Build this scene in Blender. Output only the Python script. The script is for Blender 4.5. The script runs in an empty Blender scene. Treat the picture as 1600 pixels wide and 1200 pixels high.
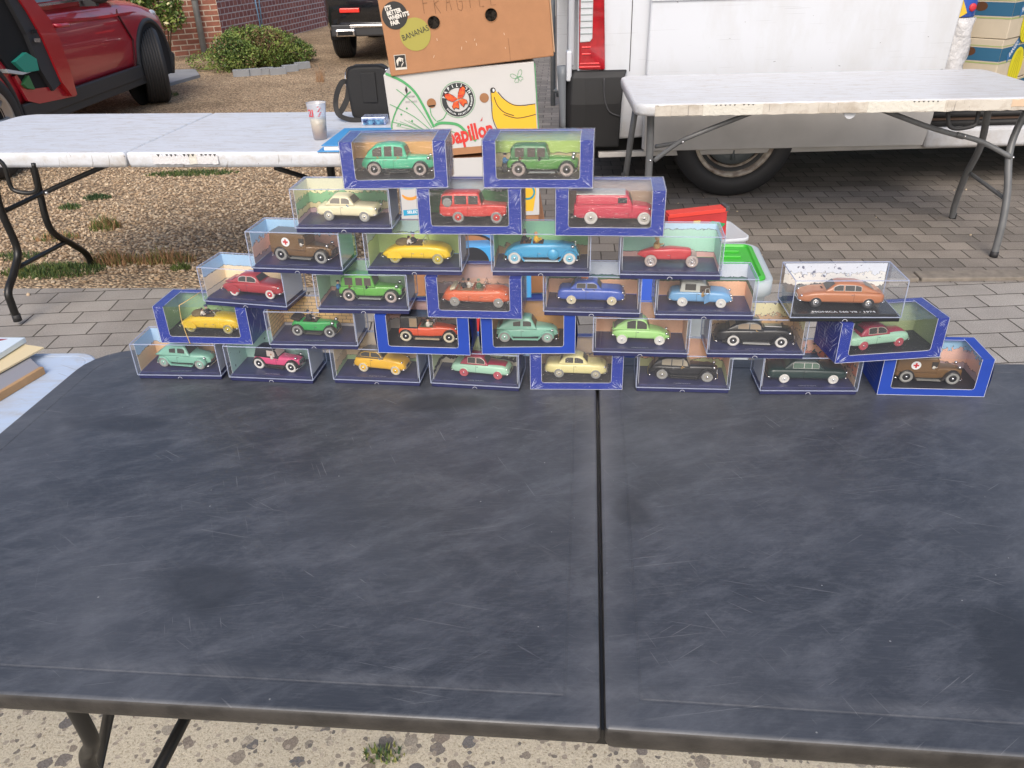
import bpy, bmesh, math, random
import numpy as np
from mathutils import Vector, Matrix
random.seed(7); np.random.seed(7)
S = bpy.context.scene
R_ = math.radians
# ------------------------------------------------------------------ camera
F, PITCH, ROLL, HC = 1245.8, .5054, -.0281, 1.3782
_f = Vector((0, math.cos(PITCH), -math.sin(PITCH))); _u = Vector((0, math.sin(PITCH), math.cos(PITCH))); _x = Vector((1, 0, 0))
_c, _s = math.cos(ROLL), math.sin(ROLL)
RX = _c*_x + _s*_u; UP = -_s*_x + _c*_u
cam = bpy.data.cameras.new('camera'); co = bpy.data.objects.new('camera', cam); S.collection.objects.link(co)
M = Matrix((RX, UP, -_f)).transposed().to_4x4(); M.translation = (0, 0, HC); co.matrix_world = M
cam.sensor_width = 36; cam.lens = F/1600*36; cam.clip_end = 500; cam.clip_start = .02
S.camera = co
# ------------------------------------------------------------------ sky, sun, exposure
SUN_EL, SUN_AZ = R_(42), R_(188)      # azimuth clockwise from +Y: sun behind the viewer, to the left
w = bpy.data.worlds.new('World'); S.world = w; w.use_nodes = True
nt = w.node_tree; sky = nt.nodes.new('ShaderNodeTexSky'); sky.sky_type = 'NISHITA'; sky.sun_disc = False
sky.sun_elevation = SUN_EL; sky.sun_rotation = SUN_AZ; sky.dust_density = 3.5; sky.air_density = 1.0; sky.ozone_density = .6
nt.links.new(sky.outputs[0], nt.nodes['Background'].inputs[0]); nt.nodes['Background'].inputs[1].default_value = .15
sl = bpy.data.lights.new('sun', 'SUN'); sl.energy = 1.5; sl.angle = R_(30); sl.color = (1, .95, .88)
so = bpy.data.objects.new('sun', sl); S.collection.objects.link(so)
sd = Vector((math.sin(SUN_AZ)*math.cos(SUN_EL), math.cos(SUN_AZ)*math.cos(SUN_EL), math.sin(SUN_EL)))
so.rotation_euler = sd.to_track_quat('Z', 'Y').to_euler()
S.view_settings.view_transform = 'Standard'; S.view_settings.look = 'None'; S.view_settings.gamma = 1
S.view_settings.exposure = .36
S.render.engine = 'CYCLES'; S.cycles.transparent_max_bounces = 40; S.cycles.max_bounces = 8

def ray(px, py): return (px-800)/F*RX - (py-600)/F*UP + _f
def at(px, py, z=None, x=None, y=None):          # where a sight line of the photograph meets a plane of the place
    d = ray(px, py); o = Vector((0, 0, HC))
    t = (z-HC)/d.z if z is not None else (x/d.x if x is not None else y/d.y)
    return o + t*d

# ------------------------------------------------------------------ object helpers
COL = S.collection
def T(name, label, cat, loc=(0, 0, 0), rz=0, group=None):
    o = bpy.data.objects.new(name, None); COL.objects.link(o); o.location = loc; o.rotation_euler = (0, 0, rz)
    o.empty_display_size = .01
    return tag(o, label, cat, group)
def tag(o, label=None, cat=None, group=None, kind=None):
    if label: o['label'] = label
    if cat: o['category'] = cat
    if group: o['group'] = group
    if kind: o['kind'] = kind
    return o
class MB:
    def __init__(s): s.v = []; s.f = []; s.m = []; s.mats = []; s.cur = 0; s.sm = []
    def mat(s, m):
        if m not in s.mats: s.mats.append(m)
        s.cur = s.mats.index(m); return s
    def add(s, vs, fs, smooth=False):
        n = len(s.v); s.v += [tuple(v) for v in vs]; s.f += [tuple(i+n for i in f) for f in fs]; s.m += [s.cur]*len(fs); s.sm += [smooth]*len(fs); return s
    def box(s, c, d, rz=0, tilt=None):
        hx, hy, hz = d[0]/2, d[1]/2, d[2]/2
        q = [Vector((a*hx, b*hy, e*hz)) for a in (-1, 1) for b in (-1, 1) for e in (-1, 1)]
        m = Matrix.Rotation(rz, 3, 'Z')
        if tilt: m = m @ Matrix.Rotation(tilt[1], 3, tilt[0])
        q = [m @ v + Vector(c) for v in q]
        return s.add(q, [(0, 1, 3, 2), (4, 6, 7, 5), (0, 4, 5, 1), (2, 3, 7, 6), (0, 2, 6, 4), (1, 5, 7, 3)])
    def tube(s, pts, r, n=10, cap=True):
        pts = [Vector(p) for p in pts]; rs = r if isinstance(r, (list, tuple)) else [r]*len(pts)
        vs = []; fs = []; prev = None
        for i, p in enumerate(pts):
            d = (pts[min(i+1, len(pts)-1)]-pts[max(i-1, 0)]).normalized()
            if prev is None: a = d.orthogonal().normalized()
            else: a = (prev - d*prev.dot(d)).normalized()
            prev = a; b = d.cross(a)
            for k in range(n):
                t = 2*math.pi*k/n; vs.append(p + rs[i]*(math.cos(t)*a+math.sin(t)*b))
        for i in range(len(pts)-1):
            for k in range(n): fs.append((i*n+k, i*n+(k+1) % n, (i+1)*n+(k+1) % n, (i+1)*n+k))
        if cap: fs.append(tuple(range(n-1, -1, -1))); fs.append(tuple((len(pts)-1)*n+k for k in range(n)))
        return s.add(vs, fs, True)
    def lathe(s, prof, c=(0, 0, 0), axis='Z', n=28, smooth=True, cap=True):       # prof: (radius, height)
        vs = []; fs = []; c = Vector(c)
        for r, h in prof:
            for k in range(n):
                t = 2*math.pi*k/n; a, b = r*math.cos(t), r*math.sin(t)
                p = {'Z': (a, b, h), 'Y': (a, h, -b), 'X': (h, a, b)}[axis]; vs.append(c+Vector(p))
        m = len(prof)
        for i in range(m-1):
            for k in range(n): fs.append((i*n+k, i*n+(k+1) % n, (i+1)*n+(k+1) % n, (i+1)*n+k))
        if cap and prof[0][0] > 1e-6: fs.append(tuple(range(n-1, -1, -1)))
        if cap and prof[-1][0] > 1e-6: fs.append(tuple((m-1)*n+k for k in range(n)))
        return s.add(vs, fs, smooth)
    def ball(s, c, r, n=12, sc=(1, 1, 1)):
        k = n//2; vs = []; fs = []
        for i in range(k+1):
            th = math.pi*i/k
            for j in range(n):
                ph = 2*math.pi*j/n
                vs.append((c[0]+r*sc[0]*math.sin(th)*math.cos(ph), c[1]+r*sc[1]*math.sin(th)*math.sin(ph), c[2]+r*sc[2]*math.cos(th)))
        for i in range(k):
            for j in range(n): fs.append((i*n+j, (i+1)*n+j, (i+1)*n+(j+1) % n, i*n+(j+1) % n))
        return s.add(vs, fs, True)
    def prism(s, poly, d, plane='XY', off=0.):         # extrude a 2-D outline
        def P(a, b, h): return {'XY': (a, b, h), 'XZ': (a, h, b), 'YZ': (h, a, b)}[plane]
        n = len(poly); vs = [P(a, b, off) for a, b in poly]+[P(a, b, off+d) for a, b in poly]
        fs = [tuple(range(n-1, -1, -1)), tuple(range(n, 2*n))]+[(i, (i+1) % n, n+(i+1) % n, n+i) for i in range(n)]
        return s.add(vs, fs)
    def rings(s, rings, closed=True, cap=True, smooth=True):
        n = len(rings[0]); vs = [p for r in rings for p in r]; fs = []
        for i in range(len(rings)-1):
            for k in range(n if closed else n-1): fs.append((i*n+k, i*n+(k+1) % n, (i+1)*n+(k+1) % n, (i+1)*n+k))
        if cap: fs.append(tuple(range(n-1, -1, -1))); fs.append(tuple((len(rings)-1)*n+k for k in range(n)))
        return s.add(vs, fs, smooth)
    def build(s, name, parent=None, mat=None, bevel=0, seg=2, loc=None, sub=0):
        me = bpy.data.meshes.new(name); me.from_pydata([tuple(v) for v in s.v], [], s.f)
        for m in (s.mats or [mat]): me.materials.append(m)
        if s.mats: me.polygons.foreach_set('material_index', s.m)
        me.polygons.foreach_set('use_smooth', s.sm); me.update()
        bm = bmesh.new(); bm.from_mesh(me); bmesh.ops.recalc_face_normals(bm, faces=bm.faces); bm.to_mesh(me); bm.free()
        o = bpy.data.objects.new(name, me); COL.objects.link(o)
        if parent: o.parent = parent
        if loc is not None: o.location = loc
        if sub: q = o.modifiers.new('s', 'SUBSURF'); q.levels = q.render_levels = sub
        if bevel:
            b = o.modifiers.new('b', 'BEVEL'); b.width = bevel; b.segments = seg; b.limit_method = 'ANGLE'; b.angle_limit = R_(40)
        return o
def text_geo(txt, size, bold=0., squeeze=1., res=2, align='CENTER'):
    cu = bpy.data.curves.new('t', 'FONT'); cu.body = txt; cu.size = size; cu.align_x = align; cu.align_y = 'CENTER'; cu.resolution_u = res; cu.offset = bold
    o = bpy.data.objects.new('t', cu); COL.objects.link(o); dg = bpy.context.evaluated_depsgraph_get()
    me = bpy.data.meshes.new_from_object(o.evaluated_get(dg)); vs = [Vector((v.co.x*squeeze, v.co.y, 0)) for v in me.vertices]; fs = [tuple(p.vertices) for p in me.polygons]
    bpy.data.objects.remove(o); bpy.data.curves.remove(cu); bpy.data.meshes.remove(me); return vs, fs
def put(mb, geo, o, ax, up, rot=0, off=(0, 0)):          # lay flat 2-D geometry on a plane
    ax = Vector(ax); up = Vector(up); o = Vector(o); c, s = math.cos(rot), math.sin(rot)
    vs, fs = geo
    return mb.add([o+(v[0]*c-v[1]*s+off[0])*ax+(v[0]*s+v[1]*c+off[1])*up for v in vs], fs)
def disc(r, n=28, sx=1, sy=1): return [(r*sx*math.cos(2*math.pi*i/n), r*sy*math.sin(2*math.pi*i/n)) for i in range(n)], [tuple(range(n))]
def ringg(r0, r1, n=36, a0=0, a1=360):
    v = []; f = []
    for i in range(n+1):
        t = R_(a0+(a1-a0)*i/n); v += [(r0*math.cos(t), r0*math.sin(t)), (r1*math.cos(t), r1*math.sin(t))]
    for i in range(n): f.append((2*i, 2*i+1, 2*i+3, 2*i+2))
    return v, f
def poly(p): return p, [tuple(range(len(p)))]
def stroke(p, wd):                                     # flat ribbon along a 2-D path
    v = []; f = []
    for i, q in enumerate(p):
        a = Vector(p[max(i-1, 0)]); b = Vector(p[min(i+1, len(p)-1)]); d = (b-a).normalized(); n = Vector((-d.y, d.x))
        ww = wd if not isinstance(wd, (list, tuple)) else wd[i]
        v += [tuple(Vector(q)+n*ww/2), tuple(Vector(q)-n*ww/2)]
    for i in range(len(p)-1): f.append((2*i, 2*i+1, 2*i+3, 2*i+2))
    return v, f
def smooth_path(p, k=5):
    out = []; P = [Vector(q) for q in p]
    for i in range(len(P)-1):
        a, b, c, d = P[max(i-1, 0)], P[i], P[i+1], P[min(i+2, len(P)-1)]
        for j in range(k):
            t = j/k; out.append(.5*((2*b)+(c-a)*t+(2*a-5*b+4*c-d)*t*t+(3*b-a-3*c+d)*t**3))
    out.append(P[-1]); return out

# ------------------------------------------------------------------ materials
def srgb(h): 
    h = h.lstrip('#'); c = [int(h[i:i+2], 16)/255 for i in (0, 2, 4)]
    return tuple(x/12.92 if x <= .04045 else ((x+.055)/1.055)**2.4 for x in c)
_mc = {}
def mat(name, col, rough=.5, metal=0, coat=0, noise=0, nscale=40, bump=0, bscale=200, spec=.5, alpha=1, col2=None):
    if name in _mc: return _mc[name]
    if isinstance(col, str): col = srgb(col)
    m = bpy.data.materials.new(name); m.use_nodes = True; n = m.node_tree.nodes; l = m.node_tree.links; b = n['Principled BSDF']
    b.inputs['Base Color'].default_value = (*col, 1); b.inputs['Roughness'].default_value = rough; b.inputs['Metallic'].default_value = metal
    b.inputs['Coat Weight'].default_value = coat; b.inputs['Specular IOR Level'].default_value = spec; b.inputs['Alpha'].default_value = alpha
    tc = n.new('ShaderNodeTexCoord')
    if noise or col2:
        t = n.new('ShaderNodeTexNoise'); t.inputs['Scale'].default_value = nscale; t.inputs['Detail'].default_value = 5; l.new(tc.outputs['Object'], t.inputs[0])
        r = n.new('ShaderNodeValToRGB'); c2 = (srgb(col2) if isinstance(col2, str) else col2) if col2 else tuple(c*(1-noise) for c in col)
        r.color_ramp.elements[0].position = .35; r.color_ramp.elements[1].position = .65
        r.color_ramp.elements[0].color = (*c2, 1); r.color_ramp.elements[1].color = (*col, 1)
        l.new(t.outputs[0], r.inputs[0]); l.new(r.outputs[0], b.inputs['Base Color'])
    if bump:
        t = n.new('ShaderNodeTexNoise'); t.inputs['Scale'].default_value = bscale; t.inputs['Detail'].default_value = 4; l.new(tc.outputs['Object'], t.inputs[0])
        bu = n.new('ShaderNodeBump'); bu.inputs['Strength'].default_value = bump; bu.inputs['Distance'].default_value = .5/bscale; l.new(t.outputs[0], bu.inputs['Height']); l.new(bu.outputs[0], b.inputs['Normal'])
    _mc[name] = m; return m
class NB:                                            # node-building shorthand
    def __init__(s, name):
        s.m = bpy.data.materials.new(name); s.m.use_nodes = True; s.n = s.m.node_tree.nodes; s.l = s.m.node_tree.links; s.b = s.n['Principled BSDF']; s.tc = s.n.new('ShaderNodeTexCoord')
    def new(s, t, **k):
        x = s.n.new(t)
        for a, v in k.items(): setattr(x, a, v)
        return x
    def set(s, node, **k):
        for a, v in k.items():
            a = a.replace('_', ' ')
            if isinstance(v, bpy.types.NodeSocket): s.l.new(v, node.inputs[a])
            else: node.inputs[a].default_value = v
        return node
    def noise(s, vec, scale, detail=4, rough=.5, dist=0):
        t = s.new('ShaderNodeTexNoise'); t.inputs['Scale'].default_value = scale; t.inputs['Detail'].default_value = detail; t.inputs['Roughness'].default_value = rough; t.inputs['Distortion'].default_value = dist
        s.l.new(vec, t.inputs['Vector']); return t.outputs[0]
    def ramp(s, fac, stops):
        r = s.new('ShaderNodeValToRGB'); e = r.color_ramp.elements
        while len(e) < len(stops): e.new(.5)
        for i, (p, c) in enumerate(stops):
            e[i].position = p
            if isinstance(c, (int, float)): c = (c, c, c)
            if isinstance(c, str): c = srgb(c)
            e[i].color = (*c, 1)
        s.l.new(fac, r.inputs[0]); return r.outputs[0]
    def mix(s, fac, a, b, mode='MIX'):
        x = s.new('ShaderNodeMix', data_type='RGBA', blend_type=mode)
        for i, v in ((0, fac), (6, a), (7, b)):
            if isinstance(v, str): v = srgb(v)
            if isinstance(v, bpy.types.NodeSocket): s.l.new(v, x.inputs[i])
            else: x.inputs[i].default_value = v if i == 0 else (*v[:3], 1)
        return x.outputs[2]
    def math(s, op, a, b=0., c=0.):
        x = s.new('ShaderNodeMath', operation=op)
        for i, v in enumerate((a, b, c)):
            if isinstance(v, bpy.types.NodeSocket): s.l.new(v, x.inputs[i])
            else: x.inputs[i].default_value = v
        return x.outputs[0]
    def map(s, vec, scale=(1, 1, 1), rot=(0, 0, 0), loc=(0, 0, 0)):
        x = s.new('ShaderNodeMapping'); s.l.new(vec, x.inputs[0]); x.inputs['Scale'].default_value = scale; x.inputs['Rotation'].default_value = rot; x.inputs['Location'].default_value = loc; return x.outputs[0]
    def bump(s, h, strength=.5, dist=.01):
        x = s.new('ShaderNodeBump'); x.inputs['Strength'].default_value = strength; x.inputs['Distance'].default_value = dist; s.l.new(h, x.inputs['Height']); s.l.new(x.outputs[0], s.b.inputs['Normal']); return x
    def out(s, **k): s.set(s.b, **k); return s.m

def glassy(name, tint=(1, 1, 1), ior=1.45, rough=.02, haze=0., hazecol=(.8, .85, 1), wrinkle=0):
    q = NB(name); n = q.n; n.remove(q.b); q.b = None
    tr = q.new('ShaderNodeBsdfTransparent'); tr.inputs[0].default_value = (*tint, 1)
    gl = q.new('ShaderNodeBsdfGlossy'); gl.inputs['Roughness'].default_value = rough
    lw = q.new('ShaderNodeLayerWeight'); lw.inputs[0].default_value = .5; f0 = ((ior-1)/(ior+1))**2*2.2
    fr_ = q.math('ADD', q.math('MULTIPLY', q.math('POWER', lw.outputs['Facing'], 5.), 1-f0), f0)
    if wrinkle:
        v = q.map(q.tc.outputs['Object'], (60, 60, 160)); t = q.noise(v, 1.0, 3, .6, 1.5)
        bu = q.new('ShaderNodeBump'); bu.inputs['Strength'].default_value = wrinkle; bu.inputs['Distance'].default_value = .004; q.l.new(t, bu.inputs['Height']); q.l.new(bu.outputs[0], gl.inputs['Normal'])
    mx = q.new('ShaderNodeMixShader'); q.l.new(fr_, mx.inputs[0]); q.l.new(tr.outputs[0], mx.inputs[1]); q.l.new(gl.outputs[0], mx.inputs[2])
    last = mx
    if haze:
        df = q.new('ShaderNodeBsdfDiffuse'); df.inputs[0].default_value = (*hazecol, 1); m2 = q.new('ShaderNodeMixShader'); m2.inputs[0].default_value = haze
        q.l.new(mx.outputs[0], m2.inputs[1]); q.l.new(df.outputs[0], m2.inputs[2]); last = m2
    q.l.new(last.outputs[0], n['Material Output'].inputs[0]); return q.m

ACRYL = glassy('clear_acrylic', (.985, .99, .995), 1.45, .03, .02)
EDGE = glassy('acrylic_edge_glint', (.85, .88, .94), 1.5, .1, .38, (.62, .68, .86))  # pale lavender colour stands in for highlights along the cover edges
WINDOWFILM = glassy('window_film', (.98, .985, .985), 1.45, .05, .01, wrinkle=.15)
SHRINK = glassy('shrink_film', (.985, .985, .99), 1.35, .10, .008, (.8, .85, 1), wrinkle=.5)
CREASE = mat('film_crease', (.75, .8, .95), .3)
def paint(c, rough=.32): return mat('paint_'+str(c), c, rough, coat=.35)
CHROME = mat('toy_chrome', (.7, .7, .72), .22, 1); RUB = mat('black_rubber', (.022, .022, .024), .6, bump=.2)
GLASSD = mat('dark_glass', (.03, .035, .04), .12); GLASSM = mat('smoky_glass', (.045, .042, .038), .3)
WHITEP = mat('white_print', (.8, .8, .8), .6); BLACKP = mat('black_print', (.03, .03, .03), .6); NAVY = mat('navy_plastic', (.028, .032, .105), .28, noise=.25, nscale=60)
SKIN = mat('figure_skin', (.65, .4, .28), .6)
def art(name, bands, seed=0, brick=None, line=.014, amp=.004, freq=55, spots=None, u0='x'):
    """printed card: colour bands with wavy borders and ink outlines; bands = [(height_m, colour)...] bottom up"""
    q = NB(name); sp = q.new('ShaderNodeSeparateXYZ'); q.l.new(q.tc.outputs['Object'], sp.inputs[0])
    u = q.math('ADD', sp.outputs[0], sp.outputs[1]); cb = q.new('ShaderNodeCombineXYZ'); q.l.new(u, cb.inputs[0]); q.l.new(sp.outputs[2], cb.inputs[1]); cb.inputs[2].default_value = seed*3.1
    v = cb.outputs[0]
    col = None
    for i, (h, c) in enumerate(bands):
        if isinstance(c, str): c = srgb(c)
        if i == 0: 
            rgb = q.new('ShaderNodeRGB'); rgb.outputs[0].default_value = (*c, 1); col = rgb.outputs[0]; continue
        hh = bands[i-1][0]; nz = q.noise(q.map(v, loc=(i*1.7, 0, i)), freq*(1+.7*i), 3, .6)
        e = q.math('SUBTRACT', q.math('ADD', sp.outputs[2], q.math('MULTIPLY', q.math('SUBTRACT', nz, .5), amp*3*(i+.5))), hh)
        col = q.mix(q.math('GREATER_THAN', e, 0), col, c)
        ln = q.math('LESS_THAN', q.math('ABSOLUTE', e), .00055); col = q.mix(q.math('MULTIPLY', ln, .8), col, (.04, .04, .05))
    if brick:
        t = q.new('ShaderNodeTexBrick'); q.l.new(v, t.inputs[0]); t.inputs['Scale'].default_value = 1; t.inputs['Brick Width'].default_value = .014; t.inputs['Row Height'].default_value = .006; t.inputs['Mortar Size'].default_value = .0004
        col = q.mix(q.math('MULTIPLY', t.outputs['Fac'], q.math('GREATER_THAN', sp.outputs[2], brick)), col, (.15, .1, .05))
    if spots:
        vo = q.new('ShaderNodeTexNoise'); vo.inputs['Scale'].default_value = 130; vo.inputs['Detail'].default_value = 6; q.l.new(v, vo.inputs['Vector'])
        col = q.mix(q.math('GREATER_THAN', vo.outputs[0], spots[0]), col, spots[1])
    sc_ = q.new('ShaderNodeVectorMath', operation='SCALE'); q.l.new(col, sc_.inputs[0]); sc_.inputs['Scale'].default_value = 1.28; col = sc_.outputs[0]
    w_ = q.noise(v, 400, 2); col = q.mix(.12, col, q.ramp(w_, [(.3, .3), (.7, 1.)]), 'MULTIPLY')
    return q.out(Base_Color=col, Roughness=.6)

# ================================================================== THE GROUND
def plane(name, pts, z, m, kind='structure'):
    b = MB(); b.add([(x, y, z) for x, y in pts], [tuple(range(len(pts)))]); o = b.build(name, mat=m); return tag(o, kind=kind)
def paver_mat(name, bw, bh, rot, loc, c1, c2, mort, dirt=.5):
    q = NB(name); v = q.map(q.tc.outputs['Object'], rot=(0, 0, rot), loc=loc)
    wob = q.new('ShaderNodeVectorMath', operation='MULTIPLY_ADD'); nz = q.new('ShaderNodeTexNoise'); nz.inputs['Scale'].default_value = 22; q.l.new(v, nz.inputs['Vector'])
    q.l.new(nz.outputs['Color'], wob.inputs[0]); wob.inputs[1].default_value = (.006, .006, 0); q.l.new(v, wob.inputs[2])
    t = q.new('ShaderNodeTexBrick'); t.offset = .5; q.l.new(wob.outputs[0], t.inputs[0]); q.set(t, Scale=1, Mortar_Size=.0035, Mortar_Smooth=.35, Brick_Width=bw, Row_Height=bh, Bias=0)
    t.inputs['Color1'].default_value = (*srgb(c1), 1); t.inputs['Color2'].default_value = (*srgb(c2), 1); t.inputs['Mortar'].default_value = (*srgb(mort), 1)
    g = q.noise(v, 260, 4, .7); g2 = q.noise(v, 3.2, 5, .65); g3 = q.noise(v, 700, 2, .5)
    c = q.mix(1, t.outputs[0], q.ramp(g, [(.3, .55), (.5, .95), (.72, 1.45)]), 'MULTIPLY')
    c = q.mix(dirt, c, q.ramp(g2, [(.3, (.52, .50, .47)), (.7, (1.2, 1.2, 1.2))]), 'MULTIPLY')
    c = q.mix(q.math('GREATER_THAN', g3, .69), c, (.42, .38, .32))
    h = q.math('ADD', q.math('MULTIPLY', t.outputs['Fac'], -1), q.math('MULTIPLY', g, .25)); q.bump(h, .9, .006)
    return q.out(Base_Color=c, Roughness=.9)
PAV1 = paver_mat('grey_pavers', .215, .122, R_(-2.2), (.03, .085, 0), '#96918c', '#a5a09a', '#4a443d', .4)
PAV2 = paver_mat('brown_pavers', .147, .118, R_(4), (.02, .02, 0), '#77716b', '#928a82', '#504942', .45)
def gravel_mat():
    q = NB('gravel'); v = q.tc.outputs['Object']
    t = q.new('ShaderNodeTexVoronoi'); t.inputs['Scale'].default_value = 62; q.l.new(v, t.inputs['Vector']); t.inputs['Randomness'].default_value = 1
    sp = q.new('ShaderNodeSeparateColor'); q.l.new(t.outputs['Color'], sp.inputs[0])
    c = q.ramp(sp.outputs[0], [(0, '#93806a'), (.35, '#b9a084'), (.7, '#ceb597'), (1, '#e2ceb2')])
    c = q.mix(1, c, q.ramp(t.outputs['Distance'], [(.25, 1.1), (.7, .45)]), 'MULTIPLY')
    c = q.mix(.75, c, q.ramp(q.noise(v, 1.1, 5, .6), [(.35, (.55, .5, .42)), (.6, (1.15, 1.1, 1))]), 'MULTIPLY')
    q.bump(q.math('MULTIPLY', t.outputs['Distance'], -1), 1, .015); return q.out(Base_Color=c, Roughness=.95)
def aggregate_mat():
    q = NB('exposed_aggregate'); v = q.tc.outputs['Object']; wv = q.new('ShaderNodeVectorMath', operation='MULTIPLY_ADD'); nz = q.new('ShaderNodeTexNoise'); nz.inputs['Scale'].default_value = 60; q.l.new(v, nz.inputs['Vector'])
    q.l.new(nz.outputs['Color'], wv.inputs[0]); wv.inputs[1].default_value = (.012, .012, 0); q.l.new(v, wv.inputs[2])
    t = q.new('ShaderNodeTexVoronoi'); q.l.new(wv.outputs[0], t.inputs['Vector']); t.inputs['Scale'].default_value = 30
    sp = q.new('ShaderNodeSeparateColor'); q.l.new(t.outputs['Color'], sp.inputs[0])
    stone = q.ramp(sp.outputs[0], [(0, '#6f6e70'), (.3, '#8b8075'), (.6, '#a0988c'), (1, '#b8ad9d')])
    stone = q.mix(.6, stone, q.ramp(q.noise(v, 300, 3), [(.3, .6), (.7, 1.3)]), 'MULTIPLY')
    mask = q.math('MULTIPLY', q.math('GREATER_THAN', sp.outputs[1], .3), q.math('LESS_THAN', t.outputs['Distance'], q.math('ADD', q.math('MULTIPLY', sp.outputs[2], .3), .2)))
    n1 = q.noise(v, 190, 4, .75); sand = q.ramp(n1, [(.32, '#93866f'), (.45, '#c6bca8'), (.7, '#d8cfbd')])
    c = q.mix(mask, sand, stone)
    t2_ = q.new('ShaderNodeTexVoronoi'); q.l.new(wv.outputs[0], t2_.inputs['Vector']); t2_.inputs['Scale'].default_value = 75; s2_ = q.new('ShaderNodeSeparateColor'); q.l.new(t2_.outputs['Color'], s2_.inputs[0])
    m2 = q.math('MULTIPLY', q.math('GREATER_THAN', s2_.outputs[1], .45), q.math('LESS_THAN', t2_.outputs['Distance'], q.math('ADD', q.math('MULTIPLY', s2_.outputs[2], .3), .15)))
    c = q.mix(m2, c, q.ramp(s2_.outputs[0], [(0, '#706c68'), (.4, '#948a7e'), (.7, '#aea396'), (1, '#c9bda9')])); mask = q.math('MAXIMUM', mask, m2)
    pit = q.noise(v, 420, 3, .7); c = q.mix(q.ramp(pit, [(.30, .7), (.42, 0.)]), c, '#6d5c45')
    q.bump(q.math('ADD', n1, q.math('MULTIPLY', mask, .5)), .8, .004); return q.out(Base_Color=c, Roughness=.9)
GRAVEL = gravel_mat(); AGG = aggregate_mat(); CONC = mat('concrete', '#857d73', .9, noise=.25, nscale=30, bump=.4, bscale=300)
SOIL = mat('soil', '#6b5a48', 1, noise=.3, nscale=6, bump=.6, bscale=60)
plane('ground', [(-250, -200), (250, -200), (250, 300), (-250, 300)], -.012, SOIL)
plane('concrete_slab', [(-6, -6), (6, -6), (6, 1.55), (-6, 1.75)], -.004, AGG)
plane('pavement', [(-6, 1.75), (6, 1.55), (6, 3.12), (.2, 3.4), (-6, 3.80)], 0, PAV1)
plane('driveway', [(.2, 3.4), (6, 3.12), (9, 3.0), (14, 24), (.9, 24), (.2, 9)], 0, PAV2)
plane('gravel_bed', [(-20, 3.4), (-6, 3.795), (.2, 3.395), (.2, 9), (.9, 24), (-20, 30)], -.002, GRAVEL)
b = MB(); 
for i in range(7):
    b.box((.62+i*.82, 3.435-i*.035, .001), (.81, .095, .03), R_(-2.4))
tag(b.build('kerb_strip', mat=CONC, bevel=.005), kind='structure')
# loose stones of the gravel, nearest to the pavers
def stones(name, N, area, smin, smax, cols, z=0):
    base = bmesh.new(); bmesh.ops.create_icosphere(base, subdivisions=1, radius=1); bv = np.array([v.co[:] for v in base.verts]); bf = np.array([[v.index for v in f.verts] for f in base.faces]); base.free()
    P = np.array([area() for _ in range(N)]); k = len(bv)
    s = np.random.uniform(smin, smax, (N, 1, 1))*np.random.uniform(.6, 1.25, (N, 1, 3)); s[:, :, 2] *= .7
    V = bv[None]*s*np.random.uniform(.8, 1.15, (N, k, 1)); a = np.random.uniform(0, 6.28, N); c, sn = np.cos(a)[:, None], np.sin(a)[:, None]
    V = np.stack([V[..., 0]*c-V[..., 1]*sn, V[..., 0]*sn+V[..., 1]*c, V[..., 2]], -1); V[..., 0] += P[:, :1]; V[..., 1] += P[:, 1:2]; V[..., 2] += z+s[:, 0, 2:3]*.45
    Fc = (bf[None]+(np.arange(N)*k)[:, None, None]).reshape(-1, 3)
    me = bpy.data.meshes.new(name); me.from_pydata(V.reshape(-1, 3).tolist(), [], Fc.tolist()); 
    for m in cols: me.materials.append(m)
    me.polygons.foreach_set('material_index', np.repeat(np.random.randint(0, len(cols), N), len(bf))); me.update()
    o = bpy.data.objects.new(name, me); COL.objects.link(o); return o
SC = [mat('stone_%d' % i, c, .9, noise=.2, nscale=90) for i, c in enumerate(['#c0a88c', '#ae967a', '#d2bea2', '#968068', '#c2ad94'])]
def ga():
    while 1:
        x = random.uniform(-3.6, .2); y = 3.72-(x+1.5)*.03 + random.random()**1.3*3.6
        if x > -y*.72: return x, y
o = stones('gravel_stones', 19000, ga, .004, .012, SC); tag(o, 'beige pea gravel lying loose over the yard behind the tables', 'gravel', kind='stuff')
def gb(): x = random.uniform(-2.6, -.2); return x, 3.68-(x+1.5)*.03-abs(random.gauss(0, .09))
o = stones('scattered_stones', 80, gb, .006, .014, SC); tag(o, 'stray pale pebbles rolled from the gravel onto the grey pavers', 'pebbles', kind='stuff')
def gc(): return random.uniform(.6, 4), random.uniform(3.2, 5)
o = stones('pebble_litter', 22, gc, .003, .007, SC[2:3]); tag(o, 'tiny pale pebbles strewn over the brown paver driveway', 'pebbles', kind='stuff')
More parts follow.
